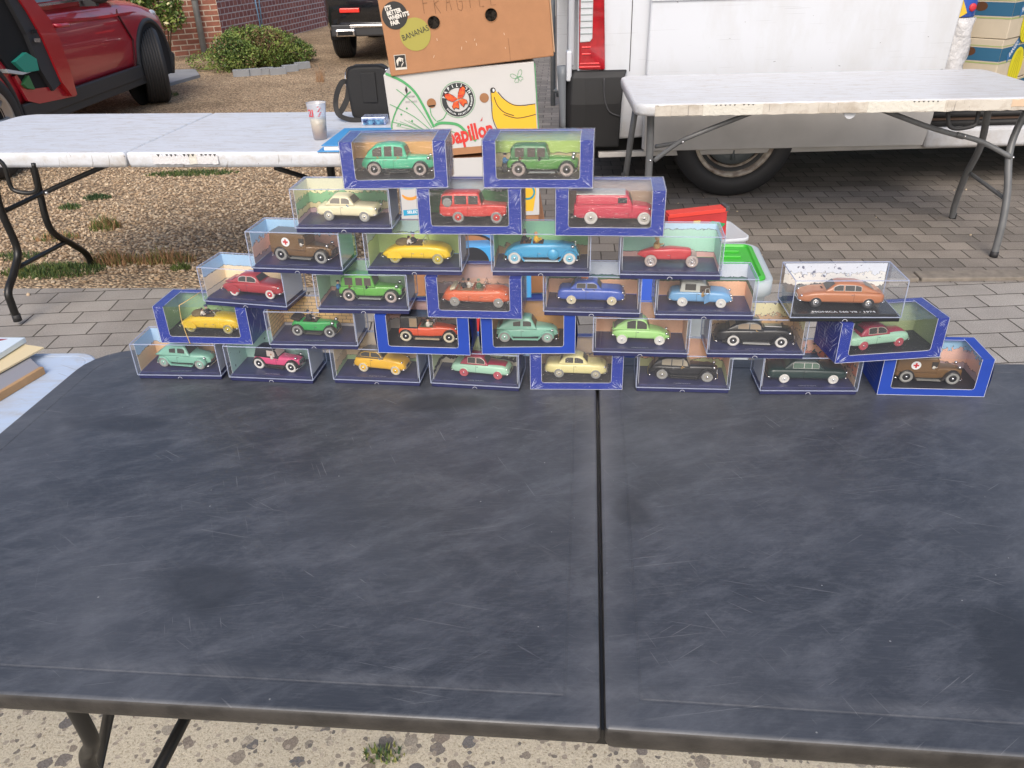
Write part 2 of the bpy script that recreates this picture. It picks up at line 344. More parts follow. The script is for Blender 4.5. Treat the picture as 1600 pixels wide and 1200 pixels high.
# grass
GR = [mat('grass_a', '#5b6b35', .8), mat('grass_b', '#7b7d45', .8), mat('grass_dry', '#a98462', .9), mat('grass_dark', '#38512f', .8)]
def tuft(px, py, rx, ry, n, h, mats, label, z=0, lean=.5):
    c = at(px, py, z=0); b = MB()
    for i in range(n):
        b.mat(random.choice(mats)); t = random.random()*6.28; r = math.sqrt(random.random()); x, y = r*rx*math.cos(t), r*ry*math.sin(t)
        hh = h*random.uniform(.4, 1.1)*(1.1-.6*r); a = random.random()*6.28; dx, dy = lean*hh*math.cos(a), lean*hh*math.sin(a); ww = random.uniform(.0012, .003)
        nx, ny = -math.sin(a)*ww, math.cos(a)*ww
        b.add([(x-nx, y-ny, 0), (x+nx, y+ny, 0), (x+dx*.4+nx*.8, y+dy*.4+ny*.8, hh*.6), (x+dx*.4-nx*.8, y+dy*.4-ny*.8, hh*.6), (x+dx, y+dy, hh)], [(0, 1, 2, 3), (3, 2, 4)])
    o = b.build('grass_tuft', loc=(c.x, c.y, z)); tag(o, label, 'grass tuft', 'weeds growing through the gravel'); return o
tuft(85, 425, .26, .10, 1500, .05, [GR[3], GR[0], GR[0]], 'widest dark green weed patch around the far foot of the black trestle leg')
tuft(32, 428, .05, .03, 160, .07, [GR[0], GR[1]], 'small yellow green tuft between the two black trestle legs')
tuft(165, 357, .09, .06, 330, .10, [GR[1], GR[0], GR[2]], 'upright yellowish grass tuft alone in the middle of the gravel')
tuft(152, 310, .09, .05, 420, .04, [GR[3]], 'flat green weed on the gravel right of the black table handle')
tuft(110, 325, .07, .05, 300, .04, [GR[3], GR[0]], 'flat green weed on the gravel just beside the black leg brace')
tuft(300, 272, .34, .07, 1200, .04, [GR[3], GR[0]], 'long low green weed strip just under the damaged white table edge')
tuft(178, 412, .14, .05, 420, .10, [GR[2], GR[2], GR[1]], 'dry reddish grass tuft at the paver edge right of the black leg')
tuft(258, 410, .16, .05, 480, .09, [GR[2], GR[2], GR[1]], 'dry reddish grass tuft at the paver edge beside the red coupe case')
tuft(283, 421, .05, .03, 160, .05, [GR[0]], 'small fresh green weed at the paver edge nearest the toy cases')
tuft(90, 373, .13, .06, 260, .05, [GR[2], GR[0]], 'sparse mixed weed left of centre between the trestle legs and gravel')
tuft(25, 402, .16, .06, 350, .04, [GR[3], GR[0]], 'flat green weed behind the near black trestle leg')
tuft(600, 1180, .04, .022, 110, .022, [GR[0], GR[3], GR[1]], 'green weed in the concrete under the black table front')
tuft(262, 150, .12, .1, 200, .07, [GR[0], GR[3]], 'green weed at the foot of the red car wheel')
tuft(500, 128, .06, .05, 60, .28, [GR[2]], 'tall dry brown stalks in the gravel behind the white table')

# ================================================================== FOLDING TABLES
def rr(x0, x1, y0, y1, rad, d, k=7):
    pts = []
    for (cx, cy, a0, r) in ((x0, y0, 180, rad[0]), (x1, y0, 270, rad[1]), (x1, y1, 0, rad[2]), (x0, y1, 90, rad[3])):
        r = max(r-d, .0008); sx = 1 if cx == x0 else -1; sy = 1 if cy == y0 else -1
        for i in range(k): t = R_(a0+90*i/(k-1)); pts.append((cx+sx*(r+d)+r*math.cos(t), cy+sy*(r+d)+r*math.sin(t)))
    return pts
def table_half(name, parent, x0, x1, y0, y1, rad, th, m, groove=0, under=.01, lip=.004, skirt=None):
    prof = [(under, -th), (under*.4, -th*.75), (0, -th*.45), (0, -lip*1.4), (lip*.35, -lip*.4), (lip*1.3, 0)]
    if groove: prof += [(groove-.001, 0), (groove, -.0010), (groove+.002, -.0010), (groove+.003, 0)]
    b = MB(); b.rings([[(x, y, z) for x, y in rr(x0, x1, y0, y1, rad, d)] for d, z in prof], smooth=False)
    o = b.build(name, parent, m)
    for p in o.data.polygons: p.use_smooth = len(p.vertices) == 4 and abs(p.normal.z) < .98
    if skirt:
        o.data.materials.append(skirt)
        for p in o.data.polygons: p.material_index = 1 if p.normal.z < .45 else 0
    return o
def table_black_mat():
    q = NB('worn_black_plastic'); v = q.tc.outputs['Object']
    a = q.noise(v, 2.6, 6, .62, .6); s1 = q.noise(q.map(q.map(v, rot=(0, 0, R_(-18))), (8, 50, 20)), 1, 8, .8, .3); s2 = q.noise(q.map(q.map(v, rot=(0, 0, R_(-48))), (26, 7, 20)), 1, 9, .78, .6)
    f = q.noise(q.map(v, (30, 420, 30), rot=(0, 0, R_(4))), 1, 5, .7)
    c = q.ramp(a, [(.34, (.036, .040, .049)), (.5, (.056, .061, .073)), (.68, (.082, .088, .102))])
    cl = q.noise(v, 6, 7, .7, .25); c = q.mix(q.ramp(cl, [(.42, .0), (.66, .5)]), c, (.035, .038, .046)); cl2 = q.noise(q.map(q.map(v, rot=(0, 0, -.5)), (9, 21, 9)), 1, 9, .78, .2); c = q.mix(q.ramp(cl2, [(.46, .0), (.74, .6)]), c, (.14, .148, .168))
    c = q.mix(q.ramp(s1, [(.52, 0.), (.78, .32)]), c, (.15, .155, .165)); c = q.mix(q.ramp(s2, [(.54, 0.), (.78, .32)]), c, (.15, .155, .165))
    c = q.mix(q.ramp(f, [(.50, 0.), (.75, .25)]), c, (.15, .155, .165))
    sc = None                                                     # fine straight scratches in several directions
    for i, (rt, a_, b_, th) in enumerate(((10, 7, 330, .69), (-38, 11, 380, .70), (63, 13, 360, .70), (-12, 5, 420, .69), (33, 14, 300, .70))):
        k = q.ramp(q.noise(q.map(q.map(v, rot=(0, 0, R_(rt))), (a_, b_, 10), loc=(i*3.3, i*1.7, 0)), 1, 2, .5), [(th, 0.), (th+.02, 1.)]); k = q.math('MULTIPLY', k, q.ramp(q.noise(q.map(v, loc=(i, 5, 2)), 5, 3), [(.45, 0.), (.6, 1.)])); sc = k if sc is None else q.math('MAXIMUM', sc, k)
    c = q.mix(q.math('MULTIPLY', sc, .32), c, (.24, .24, .25))
    fl = q.new('ShaderNodeTexVoronoi'); fl.inputs['Scale'].default_value = 26; q.l.new(v, fl.inputs['Vector']); c = q.mix(q.math('LESS_THAN', fl.outputs['Distance'], q.math('MULTIPLY', q.noise(v, 11, 2), .05)), c, (.22, .22, .22))
    # wiped dark patches with soft outlines of their own
    for (cx, cy, rx, ry) in ((-.461, -.60, .085, .052), (.045, -.43, .035, .035), (.42, -.64, .05, .085), (-.72, -.26, .10, .03), (-.25, -.17, .08, .03)):
        vv = q.map(v, (1/rx, 1/ry, 0), loc=(-cx/rx, -cy/ry, 0)); ad = q.new('ShaderNodeVectorMath', operation='MULTIPLY_ADD'); nz = q.new('ShaderNodeTexNoise'); nz.inputs['Scale'].default_value = 9; q.l.new(v, nz.inputs['Vector'])
        q.l.new(nz.outputs['Color'], ad.inputs[0]); ad.inputs[1].default_value = (1.5, 1.5, 0); q.l.new(vv, ad.inputs[2]); sb = q.new('ShaderNodeVectorMath', operation='SUBTRACT'); q.l.new(ad.outputs[0], sb.inputs[0]); sb.inputs[1].default_value = (.75, .75, 0)
        ln = q.new('ShaderNodeVectorMath', operation='LENGTH'); q.l.new(sb.outputs[0], ln.inputs[0]); c = q.mix(q.ramp(ln.outputs['Value'], [(.6, .6), (1.15, 0.)]), c, (.026, .028, .033))
    # dust rubbed against seam and front groove
    sp = q.new('ShaderNodeSeparateXYZ'); q.l.new(v, sp.inputs[0]); e = q.math('ABSOLUTE', sp.outputs[0]); c = q.mix(q.math('MULTIPLY', q.ramp(e, [(.0, 1.), (.035, 0.)]), q.ramp(a, [(.35, .1), (.65, .6)])), c, (.16, .16, .17))
    e = q.math('ADD', sp.outputs[1], .727); e = q.math('ABSOLUTE', q.math('SUBTRACT', e, .008)); c = q.mix(q.math('MULTIPLY', q.ramp(e, [(.0, 1.), (.012, 0.)]), q.ramp(s2, [(.4, .05), (.7, .4)])), c, (.20, .20, .21))
    q.bump(q.noise(v, 900, 2), .12, .0006)
    return q.out(Base_Color=c, Roughness=q.ramp(a, [(.35, .36), (.65, .52)]), Specular_IOR_Level=.5)
def table_white_mat(name, c, dirt='#a79c8c'):
    q = NB(name); v = q.tc.outputs['Object']; a = q.noise(q.map(v, (6, 30, 10)), 1, 8, .75); c = q.mix(q.ramp(a, [(.47, 0.), (.72, .6)]), c, dirt)
    s = q.noise(q.map(v, (3, 3, 3)), 5, 8, .75); c = q.mix(q.ramp(s, [(.54, 0.), (.72, .5)]), c, dirt); k1 = q.ramp(q.noise(q.map(q.map(v, rot=(0, 0, .5)), (7, 260, 9)), 1, 2), [(.68, 0.), (.70, .6)]); c = q.mix(k1, c, '#77706a'); k2 = q.ramp(q.noise(v, 55, 2), [(.74, 0.), (.76, .8)]); c = q.mix(k2, c, '#6e6760'); q.bump(q.noise(v, 500, 3), .15, .001); return q.out(Base_Color=c, Roughness=.45)
SKIRT = mat('shaded_scuffed_edge', (.016, .014, .013), .55, col2=(.042, .038, .035), nscale=28, bump=.2, bscale=200); TBLK = table_black_mat(); TWHT = table_white_mat('worn_white_plastic', '#cfd3da'); TWH2 = table_white_mat('scuffed_white_plastic', '#cdcfd3'); TBLU = table_white_mat('pale_blue_plastic', '#b4c3d8')  # black table edge faces: shade painted in, also scuffed and free of top dust
EDGEW = table_white_mat('cream_edge', '#c8c2b8', '#8d7d6a'); BTUBE = mat('black_tube', (.010, .0095, .009), .38, noise=.3, nscale=25); GTUBE = mat('grey_tube', (.14, .145, .15), .35, noise=.15, nscale=20)
FOAM = mat('white_filler', '#cfced0', .8, bump=.6, bscale=120); TAPE = mat('cream_tape', '#cfccc2', .5, bump=.5, bscale=60)
TOP = .74
YB = -.0992; OB = (.1505, 1.246, TOP)
t = T('folding_table', 'large worn black plastic folding table carrying the pyramid of toy cars', 'table', OB, YB)
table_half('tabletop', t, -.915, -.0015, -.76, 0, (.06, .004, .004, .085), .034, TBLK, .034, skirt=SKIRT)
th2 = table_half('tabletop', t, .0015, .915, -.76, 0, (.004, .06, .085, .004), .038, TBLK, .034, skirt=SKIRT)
for v_ in th2.data.vertices:
    if v_.co.y < -.6: v_.co.y -= .012*v_.co.x
MB().box((0, -.38, -.018), (.03, .75, .02)).build('hinge_bar', t, BTUBE)
tinv = Matrix.Translation(Vector(OB)) @ Matrix.Rotation(YB, 4, 'Z'); tinv = tinv.inverted()
def legpair(parent, x, m, y0, y1, h, r=.014, out=1):
    for ys in (y0, y1):
        s_ = 1 if ys == y0 else -1
        b = MB().mat(m); b.tube(smooth_path([(x, ys+s_*.12, -.03), (x, ys+s_*.12, -.12), (x, ys+s_*.13, -h*.42), (x, ys+s_*.10, -h*.52), (x, ys+s_*.01, -h*.70), (x, ys, -h*.8), (x, ys, -h+.03)]), r, 12)
        b.mat(RUB).tube([(x, ys, -h+.035), (x, ys, -h)], r*1.15, 12); b.build('leg', parent)
    b = MB(); b.tube([(x, y0+.01, -h*.7), (x, y1-.01, -h*.7)], r*.8, 8); b.build('crossbar', parent, m)
# near-left leg of the black table, as seen under its front edge
L = lambda p: tinv @ p
p = [at(118, 1122, y=.60), at(135, 1140, y=.605), at(143, 1165, y=.61), at(140, 1200, y=.62)]
def legs_black(sx):
    b = MB().mat(BTUBE); q = [L(v) for v in p]; q = [Vector((v.x*sx, v.y, v.z)) for v in q]; e = q[-1]
    b.tube(smooth_path([Vector((q[1].x-.01*sx, q[1].y, -.025)), q[1], q[2], q[3], e+Vector((.0, .0, -.2)), Vector((e.x, e.y-.06, -.42)), Vector((e.x, e.y-.06, -.72))]), .0090, 14)
    b.mat(RUB).tube([(e.x, e.y-.06, -.70), (e.x, e.y-.06, -.74)], .0145, 12); b.build('leg', t)
    b = MB().mat(BTUBE); b.tube(smooth_path([(e.x, -.10, -.03), (e.x, -.10, -.2), (e.x, -.16, -.35), (e.x, -.08, -.48), (e.x, -.08, -.72)]), .0125, 12); b.mat(RUB).tube([(e.x, -.08, -.70), (e.x, -.08, -.74)], .0145, 12); b.build('leg', t)
    b = MB(); b.tube([(e.x, e.y-.04, -.36), (e.x, -.12, -.36)], .009, 8); b.build('crossbar', t, BTUBE)
    s0, s1 = L(at(212, 1122, y=.64)), L(at(150, 1215, y=.70)); b = MB(); b.tube([(s0.x*sx+.02*sx, s0.y, -.025), (s1.x*sx, s1.y, s1.z), (e.x, s1.y, -.36)], .0075, 6); b.build('brace', t, BTUBE)
legs_black(1); legs_black(-1)
# left white table
YL = -.108; OL = (-1.3972, 2.9886, TOP)
t2 = T('folding_table', 'white folding table on black legs with the bag and drink cup on it', 'table', OL, YL)
table_half('tabletop', t2, -.915, -.0025, 0, .78, (.06, .01, .004, .09), .055, TWHT, .0, .006, .007)
table_half('tabletop', t2, .0025, .915, 0, .78, (.01, .06, .09, .004), .055, TWHT, .0, .006, .007)
def damage(parent, x0, x1, m, n, seed, amp=.006, y=-.0035, hgt=.04, th=.006):
    rnd = random.Random(seed); b = MB(); top = []; bot = []
    for i in range(n+1):
        x = x0+(x1-x0)*i/n; top.append((x, -.004-(rnd.random()*amp*(2 if i % 2 else .4)))); bot.append((x, -hgt-rnd.random()*.004))
    b.prism(top+bot[::-1], th, 'XZ', y-th/2); return b.build('torn_edge', parent, m, .0012)
damage(t2, .105, .245, FOAM, 16, 3); damage(t2, .275, .355, FOAM, 9, 4); damage(t2, .245, .275, TAPE, 3, 8, .001)
for i in range(14):
    x = .125+i*.0165
    if random.random() < .85: MB().add([(x, -.0068, -.005), (x+.006, -.0068, -.0125-random.random()*.004), (x+.012, -.0068, -.005)], [(0, 1, 2)]).build('chip', t2, BLACKP)
leg_in = lambda q: (Matrix.Translation(Vector(OL)) @ Matrix.Rotation(YL, 4, 'Z')).inverted() @ q
def tleg(parent, inv, pts, m, r=.0155, sub=True, name='leg'):
    b = MB().mat(m); q = [inv @ v for v in pts]; b.tube(smooth_path(q, 6), r, 12)
    if name == 'leg': b.mat(RUB).tube([q[-1]+Vector((0, 0, .03)), q[-1]], r*1.12, 12)
    return b.build(name, parent)
ML = (Matrix.Translation(Vector(OL)) @ Matrix.Rotation(YL, 4, 'Z')).inverted()
X = -2.10
tleg(t2, ML, [at(-14, 225, x=X), at(-6, 300, x=X), at(4, 335, x=X), at(27, 390, x=X), at(22, 425, x=X), at(13, 455, x=X), at(18, 475, x=X), at(28, 501, x=X)], BTUBE)
tleg(t2, ML, [at(45, 235, x=X), at(56, 275, x=X), at(63, 305, x=X), at(73, 345, x=X), at(86, 366, x=X), at(112, 381, x=X), at(135, 397, x=X), at(146, 421, x=X)], BTUBE)
tleg(t2, ML, [at(26, 419, x=X), at(101, 379, x=X)], BTUBE, .010, name='crossbar')
tleg(t2, ML, [at(0, 333, x=X), at(70, 300, x=X+.02)], BTUBE, .010, name='brace')
tleg(t2, ML, [at(70, 301, y=3.2), at(100, 287, y=3.2), at(185, 250, y=3.2)], BTUBE, .010, name='brace')
q = ML @ at(73, 301, y=3.19); MB().ball(q, .008).build('rivet', t2, CHROME)
tleg(t2, ML, [at(-2, 250, y=2.98), at(8, 262, y=2.98), at(17, 292, y=2.98), at(30, 300, y=2.98), at(50, 301, y=2.98), at(58, 292, y=2.98), at(52, 255, y=2.98)], BTUBE, .008, name='handle')
q = [ML @ at(430, 262, y=3.2), ML @ at(478, 277, y=3.3), ML @ at(560, 310, y=3.4)]
MB().tube(q, .010, 8).build('brace', t2, BTUBE)
for dy in (.12, .66):
    b = MB().mat(BTUBE); b.tube(smooth_path([(.70, dy+(.08 if dy < .3 else -.08), -.04), (.70, dy+(.08 if dy < .3 else -.08), -.25), (.70, dy, -.5), (.70, dy, -.74)]), .0155, 12); b.build('leg', t2)
# right white table
YR = -.0551; OR = (.5765, 3.668, TOP)
t3 = T('folding_table', 'empty scuffed white folding table on grey legs in front of the van', 'table', OR, YR)
table_half('tabletop', t3, 0, 1.9, 0, .87, (.08, .08, .08, .08), .052, TWH2, .0, .006, .009)
MR = (Matrix.Translation(Vector(OR)) @ Matrix.Rotation(YR, 4, 'Z')).inverted()
def strip(x0, x1, m, seed, hgt=.048): return damage(t3, x0, x1, m, max(3, int((x1-x0)/.02)), seed, .004, -.003, hgt, .005)
damage(t3, .09, 1.81, EDGEW, 60, 11, .002, -.0015, .05, .004); strip(.30, .56, TAPE, 1, .05); strip(.80, 1.0, EDGEW, 2); strip(1.01, 1.34, TAPE, 5); strip(1.35, 1.62, EDGEW, 7); strip(1.62, 1.74, mat('stained_edge', '#cdb49a', .6), 6, .034); strip(.16, .28, EDGEW, 9)
for x0, n in ((.35, 5), (.47, 3), (1.20, 6)):
    for i in range(n): x = x0+i*.02; MB().add([(x, -.0064, -.006), (x+.005, -.0064, -.012), (x+.011, -.0064, -.006)], [(0, 1, 2)]).build('chip', t3, BLACKP)
b = MB(); q = MR @ at(1326, 170, y=3.66); b.lathe([(.0, -.004), (.026, -.004), (.026, .004), (0, .004)], (q.x, .02, q.z-.012), 'Y', 24, False); b.build('plastic_cap', t3, mat('milky_plastic', (.6, .62, .66), .4))
YP = 3.78
tleg(t3, MR, [at(1545, 165, y=YP), at(1532, 228, y=3.95), at(1508, 276, y=4.10), at(1492, 320, y=4.2), at(1488, 341, y=4.225)], GTUBE, .0165)
tleg(t3, MR, [at(1612, 160, y=YP), at(1590, 200, y=YP), at(1577, 240, y=3.74), at(1574, 300, y=3.68), at(1566, 350, y=3.64), at(1552, 402, y=3.62)], GTUBE, .0165)
tleg(t3, MR, [at(1515, 270, y=4.08), at(1572, 312, y=3.68)], GTUBE, .010, name='crossbar')
tleg(t3, MR, [at(1380, 172, y=3.74), at(1450, 198, y=3.74), at(1505, 214, y=3.78)], GTUBE, .012, name='brace'); tleg(t3, MR, [at(1495, 210, y=3.76), at(1535, 222, y=3.76), at(1580, 246, y=3.72)], GTUBE, .012, name='brace')
tleg(t3, MR, [at(1017, 170, y=3.80), at(1015, 240, y=3.80), at(1010, 320, y=3.80), at(1006, 350, y=3.8), at(1002, 372, y=3.8)], GTUBE, .0175)
b = MB().mat(GTUBE).tube([(.09, .72, -.04), (.06, .72, -.3), (.03, .78, -.70)], .0165, 12); b.mat(RUB).tube([(.03, .78, -.69), (.03, .78, -.74)], .019, 12); b.build('leg', t3)
b = MB(); b.tube([(.03, .12, -.5), (.03, .76, -.5)], .011, 8); b.build('crossbar', t3, GTUBE)
tleg(t3, MR, [at(1022, 251, y=3.80), at(1060, 223, y=3.77), at(1085, 211, y=3.75), at(1185, 172, y=3.74)], GTUBE, .011, name='brace')
tleg(t3, MR, [at(1024, 229, y=3.86), at(1065, 222, y=3.80)], GTUBE, .010, name='brace')
for x_, y_ in ((1067, 222), (1016, 251), (1508, 213), (1583, 246)): MB().ball(MR @ at(x_, y_, y=3.725), .006).build('rivet', t3, CHROME)
tleg(t3, MR, [at(1481, 166, y=3.64), at(1482, 190, y=3.64), at(1486, 199, y=3.64), at(1500, 201, y=3.64), at(1522, 196, y=3.64), at(1527, 186, y=3.64), at(1530, 166, y=3.64)], RUB, .009, name='handle')
# pale blue table beside the black one
t4 = T('folding_table', 'pale blue white table corner at left holding comics and boards', 'table', (-.80, 1.345, TOP-.012), R_(-2))
table_half('tabletop', t4, -1.6, .045, -.76, 0, (.06, .05, .055, .06), .03, TBLU, .016, .006)
for x_ in (-1.4, -.25):
    for y_ in (-.66, -.1): MB().mat(BTUBE).tube([(x_, y_, -.03), (x_, y_, -.728)], .014, 10).build('leg', t4)

# ================================================================== TOY CARS
mm = .001
def lerp(tab, x):
    if x <= tab[0][0]: return tab[0][1]
    for (a, p), (b_, q) in zip(tab, tab[1:]):
        if x <= b_:
            t = (x-a)/(b_-a) if b_ > a else 0; return p+(q-p)*t
    return tab[-1][1]
def smooth_tab(tab, x):                                  # eased interpolation
    if x <= tab[0][0]: return tab[0][1]
    for i in range(len(tab)-1):
        a, p = tab[i]; b_, q = tab[i+1]
        if x <= b_:
            t = (x-a)/(b_-a); m0 = (q-tab[i-1][1])/(b_-tab[i-1][0])*(b_-a) if i > 0 else (q-p); m1 = (tab[i+2][1]-p)/(tab[i+2][0]-a)*(b_-a) if i+2 < len(tab) else (q-p)
            m0 *= .6; m1 *= .6
            return (2*t**3-3*t*t+1)*p+(t**3-2*t*t+t)*m0+(-2*t**3+3*t*t)*q+(t**3-t*t)*m1
    return tab[-1][1]
def body_loft(b, L, top, bot, wid, n=30, e=4.5, M=24):
    rs = []
    for i in range(n+1):
        f = -.5+i/n; f = math.copysign(.5*(1-(1-min(1, abs(f)*2))**1.15), f) if abs(f) > .3 else f
        z1 = smooth_tab(top, f)*mm; z0 = lerp(bot, f)*mm; w_ = smooth_tab(wid, f)*mm; zc = (z0+z1)/2; h = (z1-z0)/2; r = []
        for k in range(M):
            t = 2*math.pi*(k+.5)/M; c, s_ = math.cos(t), math.sin(t)
            r.append((f*L*mm, w_*math.copysign(abs(c)**(2/e), c), zc+h*math.copysign(abs(s_)**(2/e), s_)))
        rs.append(r)
    b.rings(rs)
def tint(c, k): c = srgb(c) if isinstance(c, str) else c; return tuple(min(1, x*k) for x in c)
def wheel(parent, x, y, r, wd, tyre, rim, cap, side, spokes=False):
    b = MB().mat(tyre); s_ = -1 if side < 0 else 1; R = r*mm; W = wd*mm
    b.lathe([(R*.55, -W*.5), (R*.86, -W*.5), (R*.98, -W*.3), (R, 0), (R*.98, W*.3), (R*.86, W*.5), (R*.62, W*.46), (R*.56, W*.3)], (0, 0, 0), 'Y', 24)
    o = b.build('wheel', parent, loc=(x*mm, y*mm, R))
    if s_ < 0: o.rotation_euler = (0, 0, math.pi)
    b = MB().mat(rim)
    if spokes:
        b.lathe([(R*.58, W*.25), (R*.60, W*.42), (R*.54, W*.42), (R*.52, W*.25)], (0, 0, 0), 'Y', 24)
        for k in range(8): a = k*math.pi/4; b.tube([(0, W*.36, 0), (R*.56*math.cos(a), W*.34, R*.56*math.sin(a))], R*.045, 5)
    else: b.lathe([(R*.60, W*.28), (R*.52, W*.44), (R*.34, W*.36), (R*.26, W*.42), (0, W*.44)], (0, 0, 0), 'Y', 24)
    b.mat(cap).lathe([(R*.2, W*.4), (R*.17, W*.56), (0, W*.62)], (0, 0, 0), 'Y', 16); b.build('rim', o)
def fender(parent, x0, r, rw, yo, yi, m, a0=-10, a1=190, tail=None, th=1.0, name='fender', ends=None):
    """arched mudguard: centre x0, arch radius r, from y=yi (body) to yo (outer) on one side"""
    pts = [(x0+r*math.cos(R_(a)), rw+r*math.sin(R_(a))) for a in np.linspace(a0, a1, 14)]
    if tail: pts = pts+tail if tail[0][0] < x0 else tail[::-1]+pts
    rs = []
    for i, (x, z) in enumerate(pts):
        a = Vector(pts[max(i-1, 0)]); c = Vector(pts[min(i+1, len(pts)-1)]); d = (c-a).normalized(); n = Vector((d.y, -d.x))
        if n.dot(Vector((x-x0, z-rw+.001))) < 0: n = -n
        if tail and abs(x-x0) > r*1.02 : n = Vector((0, 1)) if abs(d.x) > abs(d.y)*.6 else n
        rr_ = []
        for (t, dn) in ((0, .0), (.35, .25), (.75, -.05), (1, -1.1), (1, -1.9), (.93, -1.6), (.7, -1.2), (0, -1.2)):
            y = yi+(yo-yi)*t; rr_.append(((x+n.x*dn*th)*mm, y*mm, (z+n.y*dn*th)*mm))
        rs.append(rr_)
    b = MB(); b.rings(rs); return b.build(name, parent, m)
FIGS = {'suit': '#1c1c22', 'white': '#cfcac0', 'blue': '#3b78a8', 'brown': '#6b4a33', 'tan': '#b08f5a', 'green': '#4d6a4a', 'yellow': '#d6a92c', 'black': '#151517', 'red': '#a3352c'}
def figure(parent, x, y, z, cloth, hat=None, hair='#2a1c14', s=1., arm=1, name='driver_figure', raised=False):
    m = mat('cloth_'+cloth, FIGS[cloth], .7); b = MB().mat(m)
    b.lathe([(0, 0), (3.4*mm*s, 0), (3.8*mm*s, 3*mm*s), (3.6*mm*s, 6*mm*s), (2.0*mm*s, 8*mm*s), (1.2*mm*s, 8.6*mm*s)], (x*mm, y*mm, z*mm), 'Z', 10)
    for sg in (-1, 1):
        sh = Vector((x, y+sg*3.1*s, z+6.8*s)); el = sh+Vector((3.2*s, sg*.6, -3*s)); ha = el+Vector((3.6*s, -sg*1.0, 1.0*s))
        if raised and sg < 0: el = sh+Vector((1.5, -1, 2.5)); ha = el+Vector((.5, 0, 4))
        b.tube([sh*mm, el*mm, ha*mm], [1.2*mm*s, 1.0*mm*s, .8*mm*s], 6); b.mat(SKIN).ball(ha*mm, .9*mm*s, 6); b.mat(m)
    b.mat(SKIN).lathe([(1.1*mm*s, 0), (1.1*mm*s, 1.8*mm*s)], (x*mm, y*mm, (z+8.2*s)*mm), 'Z', 8)
    b.ball((x*mm, y*mm, (z+11.4*s)*mm), 2.3*mm*s, 10, (1, .85, 1.12)); b.ball(((x+2.3*s)*mm, y*mm, (z+11.2*s)*mm), .55*mm*s, 6)
    b.mat(BLACKP)
    for sg in (-1, 1): b.ball(((x+2.0*s)*mm, (y+sg*.8*s)*mm, (z+11.9*s)*mm), .28*mm*s, 5)
    o = b.build(name, parent)
    b = MB()
    if hat == 'bowler': b.lathe([(3.2*mm*s, 0), (3.2*mm*s, .3*mm*s), (2.3*mm*s, .5*mm*s), (2.2*mm*s, 2.0*mm*s), (1.4*mm*s, 3.0*mm*s), (0, 3.3*mm*s)], (x*mm, y*mm, (z+12.6*s)*mm), 'Z', 12); b.build('hat', o, BLACKP)
    elif hat == 'top': b.lathe([(3.3*mm*s, 0), (3.3*mm*s, .3*mm*s), (2.1*mm*s, .5*mm*s), (2.2*mm*s, 4.2*mm*s), (0, 4.3*mm*s)], (x*mm, y*mm, (z+12.6*s)*mm), 'Z', 12); b.build('hat', o, BLACKP)
    elif hat == 'cap': b.lathe([(2.3*mm*s, 0), (2.5*mm*s, .9*mm*s), (2.9*mm*s, 1.5*mm*s), (2.2*mm*s, 2.0*mm*s), (0, 2.1*mm*s)], (x*mm, y*mm, (z+12.6*s)*mm), 'Z', 12); b.box(((x+2.6*s)*mm, y*mm, (z+12.7*s)*mm), (1.6*mm*s, 2.6*mm*s, .25*mm)); b.build('hat', o, BLACKP)
    else: b.ball(((x-.4*s)*mm, y*mm, (z+12.0*s)*mm), 2.45*mm*s, 10, (1, .95, 1.0)); b.build('hair', o, mat('hair_'+hair, hair, .7))
    return o
def wmat(kind):
    return {'white': mat('tyre_white', (.62, .60, .57), .6), 'grey': mat('tyre_grey', (.27, .27, .26), .6), 'black': RUB, 'cream': mat('tyre_cream', (.55, .49, .36), .6), 'pinkish': mat('tyre_pinkish', (.40, .33, .30), .6), 'olive': mat('tyre_olive', (.33, .31, .16), .6), 'red': mat('tyre_red', '#b0505a', .6)}[kind]

